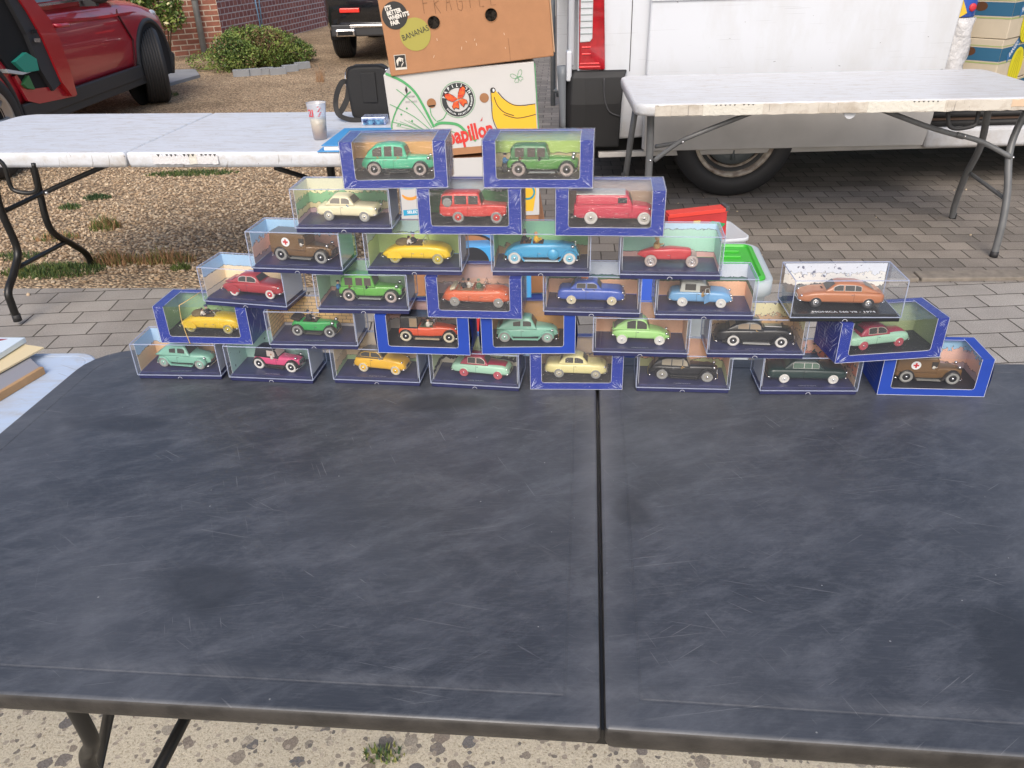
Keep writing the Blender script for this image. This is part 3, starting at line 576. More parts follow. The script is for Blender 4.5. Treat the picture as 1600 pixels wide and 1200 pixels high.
def toy(label, L, W, r, wx, top, bot, wid, col, roofcol=None, gh=None, wb=None, wt=None, belt=20, roof=38, wins=(), winm=None, tyre='grey', rim='#9a9a98', cap=CHROME, fend=None, fcol=None, board=None, bump=True, trim=None, e=4.5, skirt=False, lamps=None, rgh=.3, spokes=False, track=None, arch=True, trimz=None, blank=None, wlo=1.6, wti=.9):
    t = T('toy_car', label, 'toy car', group='model cars in the display pyramid'); t['_'] = 0; del t['_']
    cm = paint(col, rgh); rc = paint(roofcol, rgh) if roofcol else cm
    b = MB(); body_loft(b, L, top, bot, wid, e=e)
    if roofcol and trimz is None and False: pass
    body = b.build('body', t, cm)
    yt = track if track else W-1.2
    wc = {'rim': paint(rim, .3) if isinstance(rim, str) else rim}
    for x in wx:
        for s_ in (-1, 1): wheel(t, x*L, s_*yt, r, 5.2, wmat(tyre), wc['rim'], cap, s_, spokes)
    if gh:
        wb = wb or W-1; wt = wt or W-5; zb = belt; zr = max(z for _, z in gh)
        def hw(z): return (wb+(wt-wb)*max(0, min(1, (z-zb)/(zr-zb))))
        xs = [gh[0][0]+(gh[-1][0]-gh[0][0])*i/26 for i in range(27)]; rs = []
        for x in xs:
            zt = max(smooth_tab(gh, x), zb+.05); c = min(3.2, (zt-zb)*.55); w1 = hw(zt)
            ring = [(x*L*mm, -wb*mm, (zb-1.5)*mm), (x*L*mm, -wb*mm, zb*mm), (x*L*mm, -hw(zt-c)*mm, (zt-c)*mm), (x*L*mm, -(w1-c*.25)*mm, (zt-c*.35)*mm), (x*L*mm, -(w1-c*.9)*mm, (zt-.02*c)*mm), (x*L*mm, -(w1*.45)*mm, (zt+.5*min(1, c/3))*mm)]
            rs.append(ring+[(p[0], -p[1], p[2]) for p in ring[::-1]])
        b = MB(); b.rings(rs); b.build('roof', t, rc)
        gm = winm or GLASSM
        tm = mat('trim_'+str(trim), trim, .3) if trim else None
        for (f0, f1) in wins:
            for s_ in (-1, 1):
                up = []; n = 7; par = [f0+(f1-f0)*k/n for k in range(n+1)]
                for x in par: up.append((x, min(zr-2.6-wti, smooth_tab(gh, x)-2.3-wti)))
                lo = [(x, zb+wlo) for x in par]
                ok = [i for i in range(n+1) if up[i][1] > lo[i][1]+.6]
                if len(ok) < 2: continue
                up = [up[i] for i in ok]; lo = [lo[i] for i in ok]
                if tm:
                    cx = sum(p[0] for p in up)/len(up); ex = .55/L; vs = [(p[0]+(ex if p[0] > cx else -ex), p[1]+.55) for p in up]+[(p[0]+(ex if p[0] > cx else -ex), p[1]-.55) for p in lo[::-1]]
                    MB().add([(x*L*mm, s_*(hw(z)+.12)*mm, z*mm) for x, z in vs], [tuple(range(len(vs)))]).build('window_trim', t, tm)
                vs = up+lo[::-1]; MB().add([(x*L*mm, s_*(hw(z)+.28)*mm, z*mm) for x, z in vs], [tuple(range(len(vs)))]).build('window', t, gm)
        # windscreen and rear window laid on the sloping ends
        def endpane(f0, f1, nm):
            xs_ = [f0+(f1-f0)*k/4 for k in range(5)]; vs = []
            nx = 1 if f0 > 0 or nm == 'windscreen' else -1
            for x in xs_:
                z = smooth_tab(gh, x); w_ = hw(z)-2.4; vs.append(((x*L+nx*.35)*mm, -w_*mm, (z+.45)*mm)); vs.append(((x*L+nx*.35)*mm, w_*mm, (z+.45)*mm))
            MB().add(vs, [(2*i, 2*i+1, 2*i+3, 2*i+2) for i in range(4)], True).build(nm, t, gm)
        i = max(range(len(gh)), key=lambda k: gh[k][1]*1000+k) if False else None
        fr = [g for g in gh]; a = fr[-2][0]; c = fr[-1][0]
        endpane(a+(c-a)*.14, a+(c-a)*.86, 'windscreen'); a = fr[0][0]; c = fr[1][0]; endpane(a+(c-a)*.35, a+(c-a)*.9, 'rear_window')
    if arch and not fend:
        for i, x in enumerate(wx):
            for s_ in (-1, 1):
                if skirt and i == 0: continue
                fender(t, x*L, r+.9, r, s_*(W+1.25), s_*(W-3), cm, 12, 168, th=.7, name='wheel_arch')
    if skirt:
        for s_ in (-1, 1):
            x = wx[0]*L; pl = [((x+(r+3)*math.cos(a))*mm, (r+1+(r+2.0)*math.sin(a))*mm) for a in np.linspace(-.12, math.pi+.12, 16)]
            b = MB(); b.prism(pl, 1.3*mm, 'XZ', (W+1.0)*mm if s_ > 0 else -(W+2.3)*mm); b.build('wheel_skirt', t, cm, .0005)
    if fend:
        fm = paint(fcol) if fcol else cm; zb_ = r*.62
        for s_ in (-1, 1):
            fender(t, wx[1]*L, r+1.6, r, s_*(yt+3.4), s_*(W-7), fm, -5, 150, [(wx[1]*L-r*1.35, zb_+3.2), (wx[1]*L-r*1.75, zb_)])
            fender(t, wx[0]*L, r+1.6, r, s_*(yt+3.4), s_*(W-3), fm, 20, 185, [(wx[0]*L+r*1.3, zb_+2.6), (wx[0]*L+r*1.6, zb_)])
            bm_ = mat('board_'+str(board), board, .5) if board else fm
            x0, x1 = wx[0]*L+r*1.4, wx[1]*L-r*1.55
            b = MB(); b.box(((x0+x1)/2*mm, s_*(yt-.2)*mm, (zb_-.4)*mm), ((x1-x0)*mm, 6.6*mm, 1.1*mm)); b.build('running_board', t, bm_, .0003)
        b = MB(); b.box((0, 0, (r*.62)*mm), (L*.8*mm, (W-3)*2*mm, 3*mm)); b.build('chassis', t, BLACKP)
    if bump:
        cb = CHROME if bump is True else paint(bump)
        for s_, nm in ((1, 1), (-1, 1)):
            x = s_*(.5*L+1.0); wz = lerp(bot, s_*.49)+1.5 if not fend else r*.75
            b = MB(); b.tube([((x-s_*4)*mm, -(W+.4)*mm, wz*mm), (x*mm, -(W-3)*mm, wz*mm), ((x+s_*.5)*mm, 0, wz*mm), (x*mm, (W-3)*mm, wz*mm), ((x-s_*4)*mm, (W+.4)*mm, wz*mm)], .95*mm, 6); b.build('bumper', t, cb)
    lx, ly, lz, lr = lamps or (.465*L, W-4, belt-5.5, 1.7)
    for s_ in (-1, 1):
        b = MB(); b.ball((lx*mm, s_*ly*mm, lz*mm), lr*mm, 10, (1.1, 1, 1)); b.build('headlight', t, CHROME)
    # grille
    zt = lerp(top, .49); z0 = lerp(bot, .49); gw = W*.42
    b = MB().mat(CHROME).box(((.5*L+.1)*mm, 0, (z0+zt)/2*mm), (1.2*mm, gw*2*mm, (zt-z0)*.62*mm)); b.mat(BLACKP)
    for k in range(-3, 4): b.box(((.5*L+.8)*mm, k*gw*.27*mm, (z0+zt)/2*mm), (.3*mm, .5*mm, (zt-z0)*.5*mm))
    b.build('grille', t)
    # door lines and handle on both sides
    for s_ in (-1, 1):
        for fx in (blank if blank is not None else [wins[0][1]+.01] if wins else []):
            w_ = smooth_tab(wid, fx); MB().add([((fx*L-.28)*mm, s_*(w_+.05)*mm, (lerp(bot, fx)+2.5)*mm), ((fx*L+.28)*mm, s_*(w_+.05)*mm, (lerp(bot, fx)+2.5)*mm), ((fx*L+.28)*mm, s_*(w_+.05)*mm, (belt-2)*mm), ((fx*L-.28)*mm, s_*(w_+.05)*mm, (belt-2)*mm)], [(0, 1, 2, 3)]).build('door_line', t, mat('line_'+str(col), tint(col, .35), .6))
            MB().box(((fx*L+2.8)*mm if fx < .1 else (fx*L-3)*mm, s_*(w_+.3)*mm, (belt-3.6)*mm), (3*mm, .8*mm, .7*mm)).build('door_handle', t, CHROME)
    t['L'] = L; del t['L']
    return t, cm
W_ = lambda w, e1=.82, e2=.82: [(-.5, w*e1*.9), (-.46, w*e1+w*.1), (-.36, w), (.33, w), (.45, w*(e2+.1)), (.5, w*e2*.9)]
def BOT(z): return [(-.5, z+3), (-.44, z), (.44, z), (.5, z+3)]
def cabin_hole(t, x0, x1, W, z, m='#5a4032', seat='#3a2a22'):
    b = MB().mat(mat('cockpit_'+m, m, .7)).box(((x0+x1)/2*mm, 0, (z+.25)*mm), ((x1-x0)*mm, (W-2.5)*2*mm, .9*mm)); b.build('cockpit', t)
    for f in (.18, .62):
        x = x0+(x1-x0)*f; b = MB(); b.box((x*mm, 0, (z+1.6)*mm), (2.6*mm, (W-3)*1.9*mm, 4.5*mm)); b.build('seat', t, mat('seat_'+seat, seat, .7), .0008)
        if x1-x0 < 34: break
def screen(t, x, W, z, h, m=CHROME, lean=2.5):
    b = MB().mat(m); a = (W-3)*mm
    pts = [Vector((x*mm, -a, z*mm)), Vector(((x-lean)*mm, -a, (z+h)*mm)), Vector(((x-lean)*mm, a, (z+h)*mm)), Vector((x*mm, a, z*mm))]
    b.tube(pts, .45*mm, 5); b.tube([(pts[0]+pts[3])/2, (pts[1]+pts[2])/2], .4*mm, 5); o = b.build('windscreen_frame', t); MB().add(pts, [(0, 1, 2, 3)]).build('pane', o, WINDOWFILM)
def wheelring(t, x, y, z):
    b = MB(); pts = [Vector(((x+.8*math.sin(a)*1.2)*mm, (y+2.6*math.cos(a))*mm, (z+2.3*math.sin(a))*mm)) for a in np.linspace(0, 2*math.pi, 13)]; b.tube(pts, .35*mm, 5, False); b.build('steering_wheel', t, BLACKP)

# ---- the thirty models --------------------------------------------------------------
def lancia(label):                                       # rounded pre-war saloon, teal
    t, m = toy(label, 98, 17, 9.2, (-.36, .335), [(-.5, 15), (-.46, 21), (-.3, 23), (.15, 25.5), (.36, 24), (.47, 20), (.5, 14)], BOT(7), [(-.5, 9), (-.4, 14), (-.1, 16.5), (.15, 15), (.38, 11), (.5, 7)], '#7fb3a0',
        gh=[(-.49, 20), (-.38, 31), (-.24, 38.5), (-.05, 41), (.06, 39.5), (.16, 24)], wb=16, wt=11.5, belt=23.5, roof=41, wins=((-.22, -.10), (-.06, .075)), wlo=4, wti=3, tyre='grey', rim='#8fb5a6', fend=True, bump=True, lamps=(40, 11, 19, 2.3))
    figure(t, 1, -12.2, 20, 'white', s=.8); return t
def pink():
    t, m = toy('hot pink vintage toy cabriolet with black folded hood up and white wall tyres', 84, 14.5, 10, (-.37, .36), [(-.5, 18), (-.44, 24), (.1, 24.5), (.4, 24), (.5, 22)], BOT(8), [(-.5, 11), (-.4, 13.5), (0, 13.5), (.1, 12), (.42, 8.5), (.5, 8)], '#d04a78', roofcol='#17171a',
        gh=[(-.46, 24), (-.41, 37), (-.3, 39.5), (-.04, 39.5), (.0, 38), (.08, 24)], wb=13.5, wt=12.5, belt=24, roof=39, wins=((-.16, .015),), winm=mat('hood_opening', (.5, .42, .38), .6), tyre='white', rim='#1d1d1f', fend=True, fcol='#22201f', lamps=(38, 9, 25, 2.3), trim='#17171a')
    figure(t, -5, -12.3, 20.5, 'white', s=.75, hair='#a05a2a'); return t
def opel():
    t, m = toy('yellow two door toy saloon with brown folding roof and yellow wheels', 92, 16.5, 8.6, (-.3, .33), [(-.5, 15), (-.45, 24), (-.2, 27), (.12, 28), (.35, 26), (.47, 22), (.5, 15)], BOT(6.5), W_(16), '#e2b02c', roofcol='#6b5d45',
        gh=[(-.43, 27), (-.36, 35), (-.25, 39), (-.05, 39.5), (.0, 38), (.1, 28)], wb=14.8, wt=11.5, belt=27, roof=39, wins=((-.33, -.16), (-.14, .05)), tyre='cream', rim='#e2b02c', lamps=(41, 12, 22, 1.8), trim='#e2b02c')
    figure(t, 1, -12, 22, 'blue', s=.75)
    return t
def simca(label, L=98):
    t, m = toy(label, L, 16.5, 7.8, (-.27, .32), [(-.5, 15), (-.46, 21), (-.2, 23), (.1, 24), (.38, 23), (.48, 19), (.5, 14)], BOT(6), W_(16.5), '#a3cdb3', roofcol='#9e3147',
        gh=[(-.33, 22.8), (-.26, 32), (-.17, 37), (-.02, 37.5), (.06, 35), (.15, 24)], wb=14.8, wt=11, belt=23.4, roof=37.5, wins=((-.2, -.07), (-.05, .09)), tyre='red', rim='#b0505a', lamps=(.47*L, 12, 17, 1.7), trim='#d9cdb8')
    b = MB(); rs = []
    for i in range(13):
        f = .1+.34*i/12; z = smooth_tab([(-.5, 15), (-.46, 21), (-.2, 23), (.1, 24), (.38, 23), (.48, 19), (.5, 14)], f); w_ = 13.5-3*(i/12)
        rs.append([(f*L*mm, -w_*mm, (z-1.2)*mm), (f*L*mm, -w_*.8*mm, (z+.5)*mm), (f*L*mm, 0, (z+1.3)*mm), (f*L*mm, w_*.8*mm, (z+.5)*mm), (f*L*mm, w_*mm, (z-1.2)*mm)])
    b.rings(rs, closed=False, cap=False); b.build('bonnet', t, paint('#9e3147'))
    figure(t, 3, -11.2, 18.5, 'brown', s=.75); return t
def mors():
    t, m = toy('pale lemon yellow toy saloon behind a creased film window', 100, 17, 8.4, (-.27, .33), [(-.5, 18), (-.46, 24), (-.2, 25), (.1, 25.5), (.38, 25), (.48, 22), (.5, 16)], BOT(6.5), W_(17), '#e6dc9c',
        gh=[(-.28, 25), (-.2, 34), (-.12, 38.5), (.02, 38.5), (.1, 36), (.2, 25.6)], wb=15, wt=11.5, belt=25, roof=38, wins=((-.17, -.04), (-.02, .12)), tyre='grey', rim='#b9b29a', lamps=(47, 13, 20, 2)); return t
def traction():
    t, m = toy('glossy black front drive toy saloon with long bonnet and sweeping wings', 108, 17, 9.4, (-.3, .36), [(-.5, 14), (-.45, 22), (-.2, 24), (.1, 25), (.44, 24), (.5, 20)], BOT(7), [(-.5, 10), (-.4, 14), (-.1, 15), (.1, 13), (.44, 8.5), (.5, 7)], '#111114',
        gh=[(-.44, 24), (-.36, 33), (-.25, 38), (-.02, 38.5), (.03, 37), (.1, 25)], wb=14.5, wt=11.5, belt=24, roof=38, wins=((-.31, -.18), (-.16, -.02), (-.0, .06)), winm=mat('cream_interior', (.35, .3, .22), .5), tyre='grey', rim='#8d8a80', fend=True, lamps=(49, 10, 23, 2.6), trim='#7f7b72')
    figure(t, -2, -11.7, 19.5, 'tan', s=.78); return t
def limo():
    t, m = toy('very dark green convertible style toy limousine with chrome trim and white tyres', 122, 19, 8.0, (-.29, .33), [(-.5, 20), (-.46, 24), (-.2, 24.5), (.2, 24.5), (.46, 23), (.5, 18)], BOT(6.5), W_(19, .9, .9), '#16302c',
        gh=[(-.3, 24.5), (-.22, 35), (-.18, 38), (.09, 38), (.12, 36), (.2, 24.5)], wb=17, wt=14.5, belt=24.5, roof=38, wins=((-.19, -.06), (-.05, .04), (.05, .13)), winm=mat('green_glass', (.10, .16, .12), .15), tyre='white', rim='#cfcfcc', lamps=(60, 15, 19, 2), trim='#b9b9b4', arch=False)
    MB().box((0, 0, 38.6*mm), (36*mm, 25*mm, .8*mm)).build('vinyl_roof', t, paint('#20201f'), .0004); return t
def ambulance(label, roofc='#6d675a'):
    t, m = toy(label, 100, 16, 10.5, (-.33, .36), [(-.5, 26), (.1, 26), (.12, 26), (.42, 24.5), (.5, 22)], BOT(8), [(-.5, 15), (.12, 15), (.2, 12), (.45, 9), (.5, 8.5)], '#6b4f2e', roofcol='#6b4f2e',
        gh=[(-.5, 42), (-.495, 44), (-.2, 44.5), (.07, 44.5), (.1, 43), (.115, 26)], wb=15.5, wt=15, belt=20, roof=44, wins=(), tyre='grey', rim='#17171a', fend=True, fcol='#2a2622', board='#7d7d78', lamps=(45, 9, 27, 2.6), e=7, blank=[])
    MB().box((-19*mm, 0, 44.6*mm), (62*mm, 29*mm, 1.5*mm)).build('roof_panel', t, paint(roofc, .6), .0006)
    for s_ in (-1, 1):
        o = (-22*mm, s_*15.85*mm, 31*mm); ax = (-s_, 0, 0)
        b = MB().mat(WHITEP); put(b, disc(7.2*mm), o, ax, (0, 0, 1)); b.mat(mat('cross_red', '#c8202c', .5)); o2 = (-22*mm, s_*15.95*mm, 31*mm)
        put(b, poly([(-4.2*mm, -1.4*mm), (4.2*mm, -1.4*mm), (4.2*mm, 1.4*mm), (-4.2*mm, 1.4*mm)]), o2, ax, (0, 0, 1)); put(b, poly([(-1.4*mm, -4.2*mm), (1.4*mm, -4.2*mm), (1.4*mm, 4.2*mm), (-1.4*mm, 4.2*mm)]), (o2[0], o2[1]+s_*.05*mm, o2[2]), ax, (0, 0, 1)); b.build('cross_emblem', t)
        MB().box((5.5*mm, s_*15.45*mm, 33.5*mm), (9*mm, .9*mm, 9*mm)).build('cab_opening', t, mat('dark_cab', (.03, .025, .02), .7))
    MB().box((10.2*mm, 0, 33*mm), (3*mm, 30*mm, 16*mm)).build('cab_front', t, paint('#6b4f2e'), .0006)
    figure(t, 4.5, -14.2, 26, 'white', s=.72); return t
def cabrio_lincoln(label, fig='suit'):
    t, m = toy(label, 106, 18, 8.8, (-.3, .335), [(-.5, 13), (-.46, 17), (-.3, 25), (-.1, 27.5), (.15, 29), (.34, 27.5), (.46, 23), (.5, 15)], BOT(6), [(-.5, 10), (-.42, 15), (-.25, 17.5), (.3, 17), (.45, 14), (.5, 10)], '#e8c21c', tyre='olive', rim='#b9a62a', skirt=True, lamps=(46, 12, 19, 1.8), e=4, blank=[-.05, .13])
    b = MB(); b.ball((-22*mm, 0, 28*mm), 11*mm, 14, (1.1, 1.15, .55)); b.build('folded_hood', t, mat('hood_khaki', '#6b5c38', .8))
    cabin_hole(t, -14, 12, 16, 28, '#5c4a2a'); screen(t, 16, 16, 28, 10); wheelring(t, 10, -6, 31)
    figure(t, -5, -3, 28, fig, 'cap', s=1.15); figure(t, -10, -8, 27, 'white', s=1.0, name='passenger_figure'); return t
def green_old():
    t, m = toy('small green vintage open toy tourer with two lean tyres and a driver', 76, 13, 9.4, (-.37, .37), [(-.5, 20), (-.45, 25), (-.1, 25), (.1, 25), (.42, 25), (.5, 23)], BOT(8), [(-.5, 9), (-.42, 11), (0, 10.5), (.42, 7), (.5, 6.5)], '#2f9a4c', tyre='grey', rim='#3a3a38', fend=True, fcol='#2d2a26', board='#4a4640', lamps=(33, 9, 24, 3), blank=[0.02])
    b = MB(); b.box((-30*mm, 0, 29*mm), (16*mm, 23*mm, 5*mm), tilt=('Y', .25)); b.build('folded_hood', t, mat('hood_dark', '#2c2018', .8), .0015)
    cabin_hole(t, -18, 6, 11.5, 25, '#3c2a1c'); screen(t, 6, 12, 25, 10); figure(t, -8, -5, 26, 'black', None, s=1.3); figure(t, -6, 5, 24, 'white', s=.9, name='passenger_figure'); return t
def taxi():
    t, m = toy('orange red vintage toy town car with black roof and cream tyres', 96, 15, 9.6, (-.38, .36), [(-.5, 20), (-.46, 24.5), (.0, 24.5), (.14, 26), (.40, 23), (.5, 17)], BOT(8), [(-.5, 13.5), (.05, 13.5), (.2, 11), (.44, 8), (.5, 6)], '#cf4f2a', roofcol='#17171a',
        gh=[(-.47, 25), (-.46, 42), (-.44, 43.5), (-.18, 43.5), (-.17, 42), (-.165, 25)], wb=13.8, wt=13.4, belt=24.5, roof=43, wins=((-.30, -.18),), winm=mat('amber_interior', (.28, .2, .12), .4), tyre='cream', rim='#17171a', fend=True, fcol='#1d1a18', board='#a79b82', lamps=(45, 8, 22, 2.3), trim='#8c8272')
    MB().box((-12*mm, 0, 43.4*mm), (60*mm, 28*mm, 1.6*mm)).build('roof_panel', t, paint('#17171a', .5), .0006)
    cabin_hole(t, -14, 9, 14, 24.6, '#4d5a45'); screen(t, 12, 15, 25, 17, lean=1); figure(t, 0, -8, 25, 'white', 'cap', s=1.0); return t
def deuche():
    t, m = toy('light green toy hump backed small saloon with grey roll back roof', 90, 15.5, 8.4, (-.32, .33), [(-.5, 14), (-.46, 22), (-.3, 25), (.1, 25.5), (.3, 23), (.44, 18), (.5, 12)], [(-.5, 14), (-.4, 9), (.44, 8), (.5, 11)], [(-.5, 10), (-.38, 14.5), (.1, 15), (.35, 12), (.5, 9)], '#9fd07f', roofcol='#9fd07f',
        gh=[(-.49, 22), (-.38, 32), (-.24, 40), (-.1, 43), (.02, 42), (.09, 38), (.15, 25.2)], wb=14.3, wt=11, belt=25, roof=42, wins=((-.24, -.09), (-.07, .1)), tyre='white', rim='#cfcfca', lamps=(40, 10, 18, 2.2))
    rs = []
    gh = [(-.49, 22), (-.38, 32), (-.24, 40), (-.1, 43), (.02, 42)]
    for i in range(15):
        f = -.47+.49*i/14; z = smooth_tab(gh, f)+1.7; rs.append([(f*90*mm, -9.6*mm, (z-1.3)*mm), (f*90*mm, -8*mm, z*mm), (f*90*mm, 0, (z+.5)*mm), (f*90*mm, 8*mm, z*mm), (f*90*mm, 9.6*mm, (z-1.3)*mm)])
    b = MB(); b.rings(rs, closed=False, cap=False); b.build('canvas_roof', t, mat('canvas_grey', '#77776f', .8)); return t
def blackcar():
    t, m = toy('big glossy black toy coupe with white wall tyres and silver running boards', 120, 18.5, 9.6, (-.27, .33), [(-.5, 13), (-.46, 23), (-.25, 27), (.1, 28), (.36, 28), (.47, 24), (.5, 15)], BOT(6.5), [(-.5, 12), (-.4, 16.5), (-.1, 17), (.15, 15), (.4, 13), (.5, 9)], '#0e0e10',
        gh=[(-.36, 26.5), (-.24, 36), (-.14, 39.5), (.0, 39.5), (.05, 37), (.1, 28)], wb=15.5, wt=12, belt=27, roof=39, wins=((-.22, -.09), (-.07, .06)), winm=mat('tan_interior', (.3, .22, .14), .5), tyre='white', rim='#1d1d1f', fend=True, board='#a0a09c', lamps=(52, 13, 22, 2.2), trim='#7d7a75')
    b = MB(); b.box((27*mm, 0, 29.5*mm), (26*mm, 12*mm, 1.6*mm)); b.build('bonnet_strip', t, mat('satin_metal', (.4, .4, .4), .35, 1), .0006); figure(t, 0, -12.3, 22, 'tan', s=.78); return t
def buick():
    t, m = toy('maroon red toy streamlined coupe with white tyres and long chrome trim', 110, 18, 8.2, (-.27, .33), [(-.5, 14), (-.45, 18), (-.25, 23.5), (0, 25), (.2, 25.5), (.4, 23.5), (.48, 19), (.5, 14)], BOT(6), [(-.5, 11), (-.4, 16), (-.2, 17.5), (.35, 17), (.46, 14), (.5, 11)], '#a2363a',
        gh=[(-.4, 19), (-.24, 30), (-.12, 36.5), (.02, 37), (.08, 34.5), (.17, 25.5)], wb=15.6, wt=11.5, belt=24, roof=37, wins=((-.18, -.06), (-.04, .1)), tyre='white', rim='#c23c44', lamps=(50, 13, 18, 1.9), trim='#d8c8c2', skirt=True)
    MB().box((-21*mm, -18.8*mm, 11*mm), (7*mm, 1*mm, 5*mm)).build('stone_guard', t, CHROME, .0005); return t
def wagon(label, L=100, col='#5da53f', fcol='#2f3a2c', roofc=None, lampm=None):
    t, m = toy(label, L, 15.5, 10, (-.34, .35), [(-.5, 20), (-.46, 25.5), (.1, 26), (.42, 24.5), (.5, 22)], BOT(8), [(-.5, 14), (.05, 14.3), (.18, 12), (.44, 8.5), (.5, 8)], col, roofcol=roofc or col,
        gh=[(-.46, 26), (-.45, 38), (-.38, 42.5), (.0, 43), (.045, 42), (.1, 26)], wb=14.2, wt=13, belt=25.5, roof=43, wins=((-.39, -.26), (-.21, -.1), (-.07, .04)), winm=mat('dim_interior', (.09, .07, .06), .3), tyre='pinkish', rim='#33332f', fend=True, fcol=fcol, board='#8e9290', lamps=(.44*L, 10, 26, 3), blank=[-.24, -.085])
    figure(t, -32, -12, 22, 'brown', s=.75, name='passenger_figure'); figure(t, -4, -12, 22, 'suit', s=.75)
    figure(t, -L*.5-5, -3, 16, 'blue', 'cap', s=.95, name='passenger_figure')
    b = MB(); b.box(((-L*.5-5)*mm, 0, 10*mm), (8*mm, 16*mm, 12*mm)); b.build('trunk_rack', t, BLACKP, .001); return t
def orange():
    t, m = toy('orange open toy limousine with three figures in the seats', 106, 18, 8.2, (-.31, .34), [(-.5, 13), (-.46, 22), (-.3, 25), (.1, 26), (.36, 27), (.46, 23), (.5, 14)], BOT(6), [(-.5, 12), (-.42, 16.5), (.3, 17), (.46, 13), (.5, 10)], '#d9673a', tyre='grey', rim='#9a9890', lamps=(47, 12, 20, 1.9), blank=[-.1, .07])
    b = MB(); b.box((-36*mm, 0, 27.5*mm), (9*mm, 30*mm, 4*mm), tilt=('Y', -.3)); b.build('folded_hood', t, mat('hood_cream', '#c9bfa2', .8), .0015)
    cabin_hole(t, -30, 12, 16.5, 25.5, '#8a6a4c', '#9a4a2c'); screen(t, 16, 16, 26, 11); wheelring(t, 9, -6, 30)
    figure(t, -20, -5, 26, 'suit', 'bowler', s=1.05, name='passenger_figure'); figure(t, -12, -2, 26, 'white', s=1.05, name='passenger_figure'); figure(t, 4, -4, 26, 'green', s=1.1, hair='#7d8d78'); return t
def peugeot():
    t, m = toy('royal blue toy saloon with an orange suitcase on its roof rack', 102, 16.8, 7.8, (-.29, .32), [(-.5, 18), (-.46, 24), (-.2, 25), (.1, 25.5), (.42, 24.5), (.48, 21), (.5, 15)], BOT(6), W_(16.8, .88, .88), '#3b57ac',
        gh=[(-.31, 24.8), (-.24, 33), (-.19, 36.5), (.03, 37), (.08, 35), (.16, 25.4)], wb=15, wt=12.3, belt=25, roof=37, wins=((-.21, -.08), (-.055, .09)), tyre='cream', rim='#c6bd9a', lamps=(49, 13, 20, 2), trim='#8d93a8')
    b = MB().mat(CHROME)
    for y in (-9, -3, 3, 9): b.tube([(-20*mm, y*mm, 39*mm), (2*mm, y*mm, 39*mm)], .4*mm, 5)
    for x in (-20, -9, 2): b.tube([(x*mm, -9*mm, 39*mm), (x*mm, 9*mm, 39*mm)], .4*mm, 5)
    b.build('roof_rack', t); c = MB().box((-10*mm, 0, 42.5*mm), (11*mm, 14*mm, 7*mm)).build('suitcase', t, mat('suitcase_orange', '#c9642a', .6), .0008)
    figure(t, 4, -12, 20, 'black', s=.75); figure(t, -13, -12, 20, 'white', s=.78, name='passenger_figure'); return t
def ami():
    t, m = toy('sky blue toy saloon with a white roof and one open door', 94, 16, 8, (-.28, .33), [(-.5, 16), (-.46, 23), (-.2, 25), (.1, 25.5), (.35, 24.5), (.46, 20), (.5, 14)], BOT(7), W_(16), '#6fa3cf', roofcol='#c9cbc2',
        gh=[(-.24, 25), (-.33, 25), (-.32, 36), (-.28, 39), (.0, 39.5), (.06, 37), (.15, 25.2)][1:], wb=14.6, wt=11.8, belt=25, roof=39, wins=((-.25, -.08),), tyre='white', rim='#cfcfca', lamps=(45, 12, 19, 2), trim='#c9cbc2', blank=[-.06])
    for s_ in (-1,):
        MB().box((6*mm, -14.1*mm, 24*mm), (15*mm, 1.5*mm, 20*mm)).build('door_opening', t, mat('ami_inside', (.10, .07, .05), .8))
        d = MB().box((5.5*mm, 0, 0), (12*mm, .9*mm, 14*mm)); o = d.build('open_door', t, paint('#6fa3cf'), .0008, loc=(-1*mm+14*mm, -15.5*mm, 16*mm)); o.rotation_euler = (0, 0, R_(180+50))
        b = MB().mat(mat('trim_w', '#c9cbc2', .4)); b.tube([(0, 0, 7*mm), (0, 0, 9*mm), (3*mm, 0, 16*mm), (11*mm, 0, 17*mm), (11.5*mm, 0, 7*mm)], .5*mm, 5); b.build('window_frame', o)
    figure(t, 3, -14, 17, 'tan', s=.8); return t
def monica():
    t, m = toy('copper brown toy sports saloon facing left on a black base', 122, 19, 8.6, (-.32, .3), [(-.5, 21), (-.46, 24.5), (-.2, 25.5), (.12, 25.5), (.3, 24.5), (.44, 20.5), (.5, 14)], BOT(7), W_(19, .88, .8), '#b0704a',
        gh=[(-.44, 24.6), (-.24, 35), (-.16, 37.5), (.02, 38), (.07, 36.5), (.2, 25.4)], wb=16.2, wt=12.4, belt=25.3, roof=38, wins=((-.22, -.15), (-.14, -.03), (-.01, .1)), tyre='black', rim=CHROME, lamps=(57, 14, 17, 1.9), trim='#b9b5b0', rgh=.28, track=17.6)
    for k in (-2.4, 2.4): MB().box((27*mm, k*mm, 25.6*mm), (3*mm, 2*mm, .6*mm)).build('bonnet_vent', t, BLACKP)
    return t
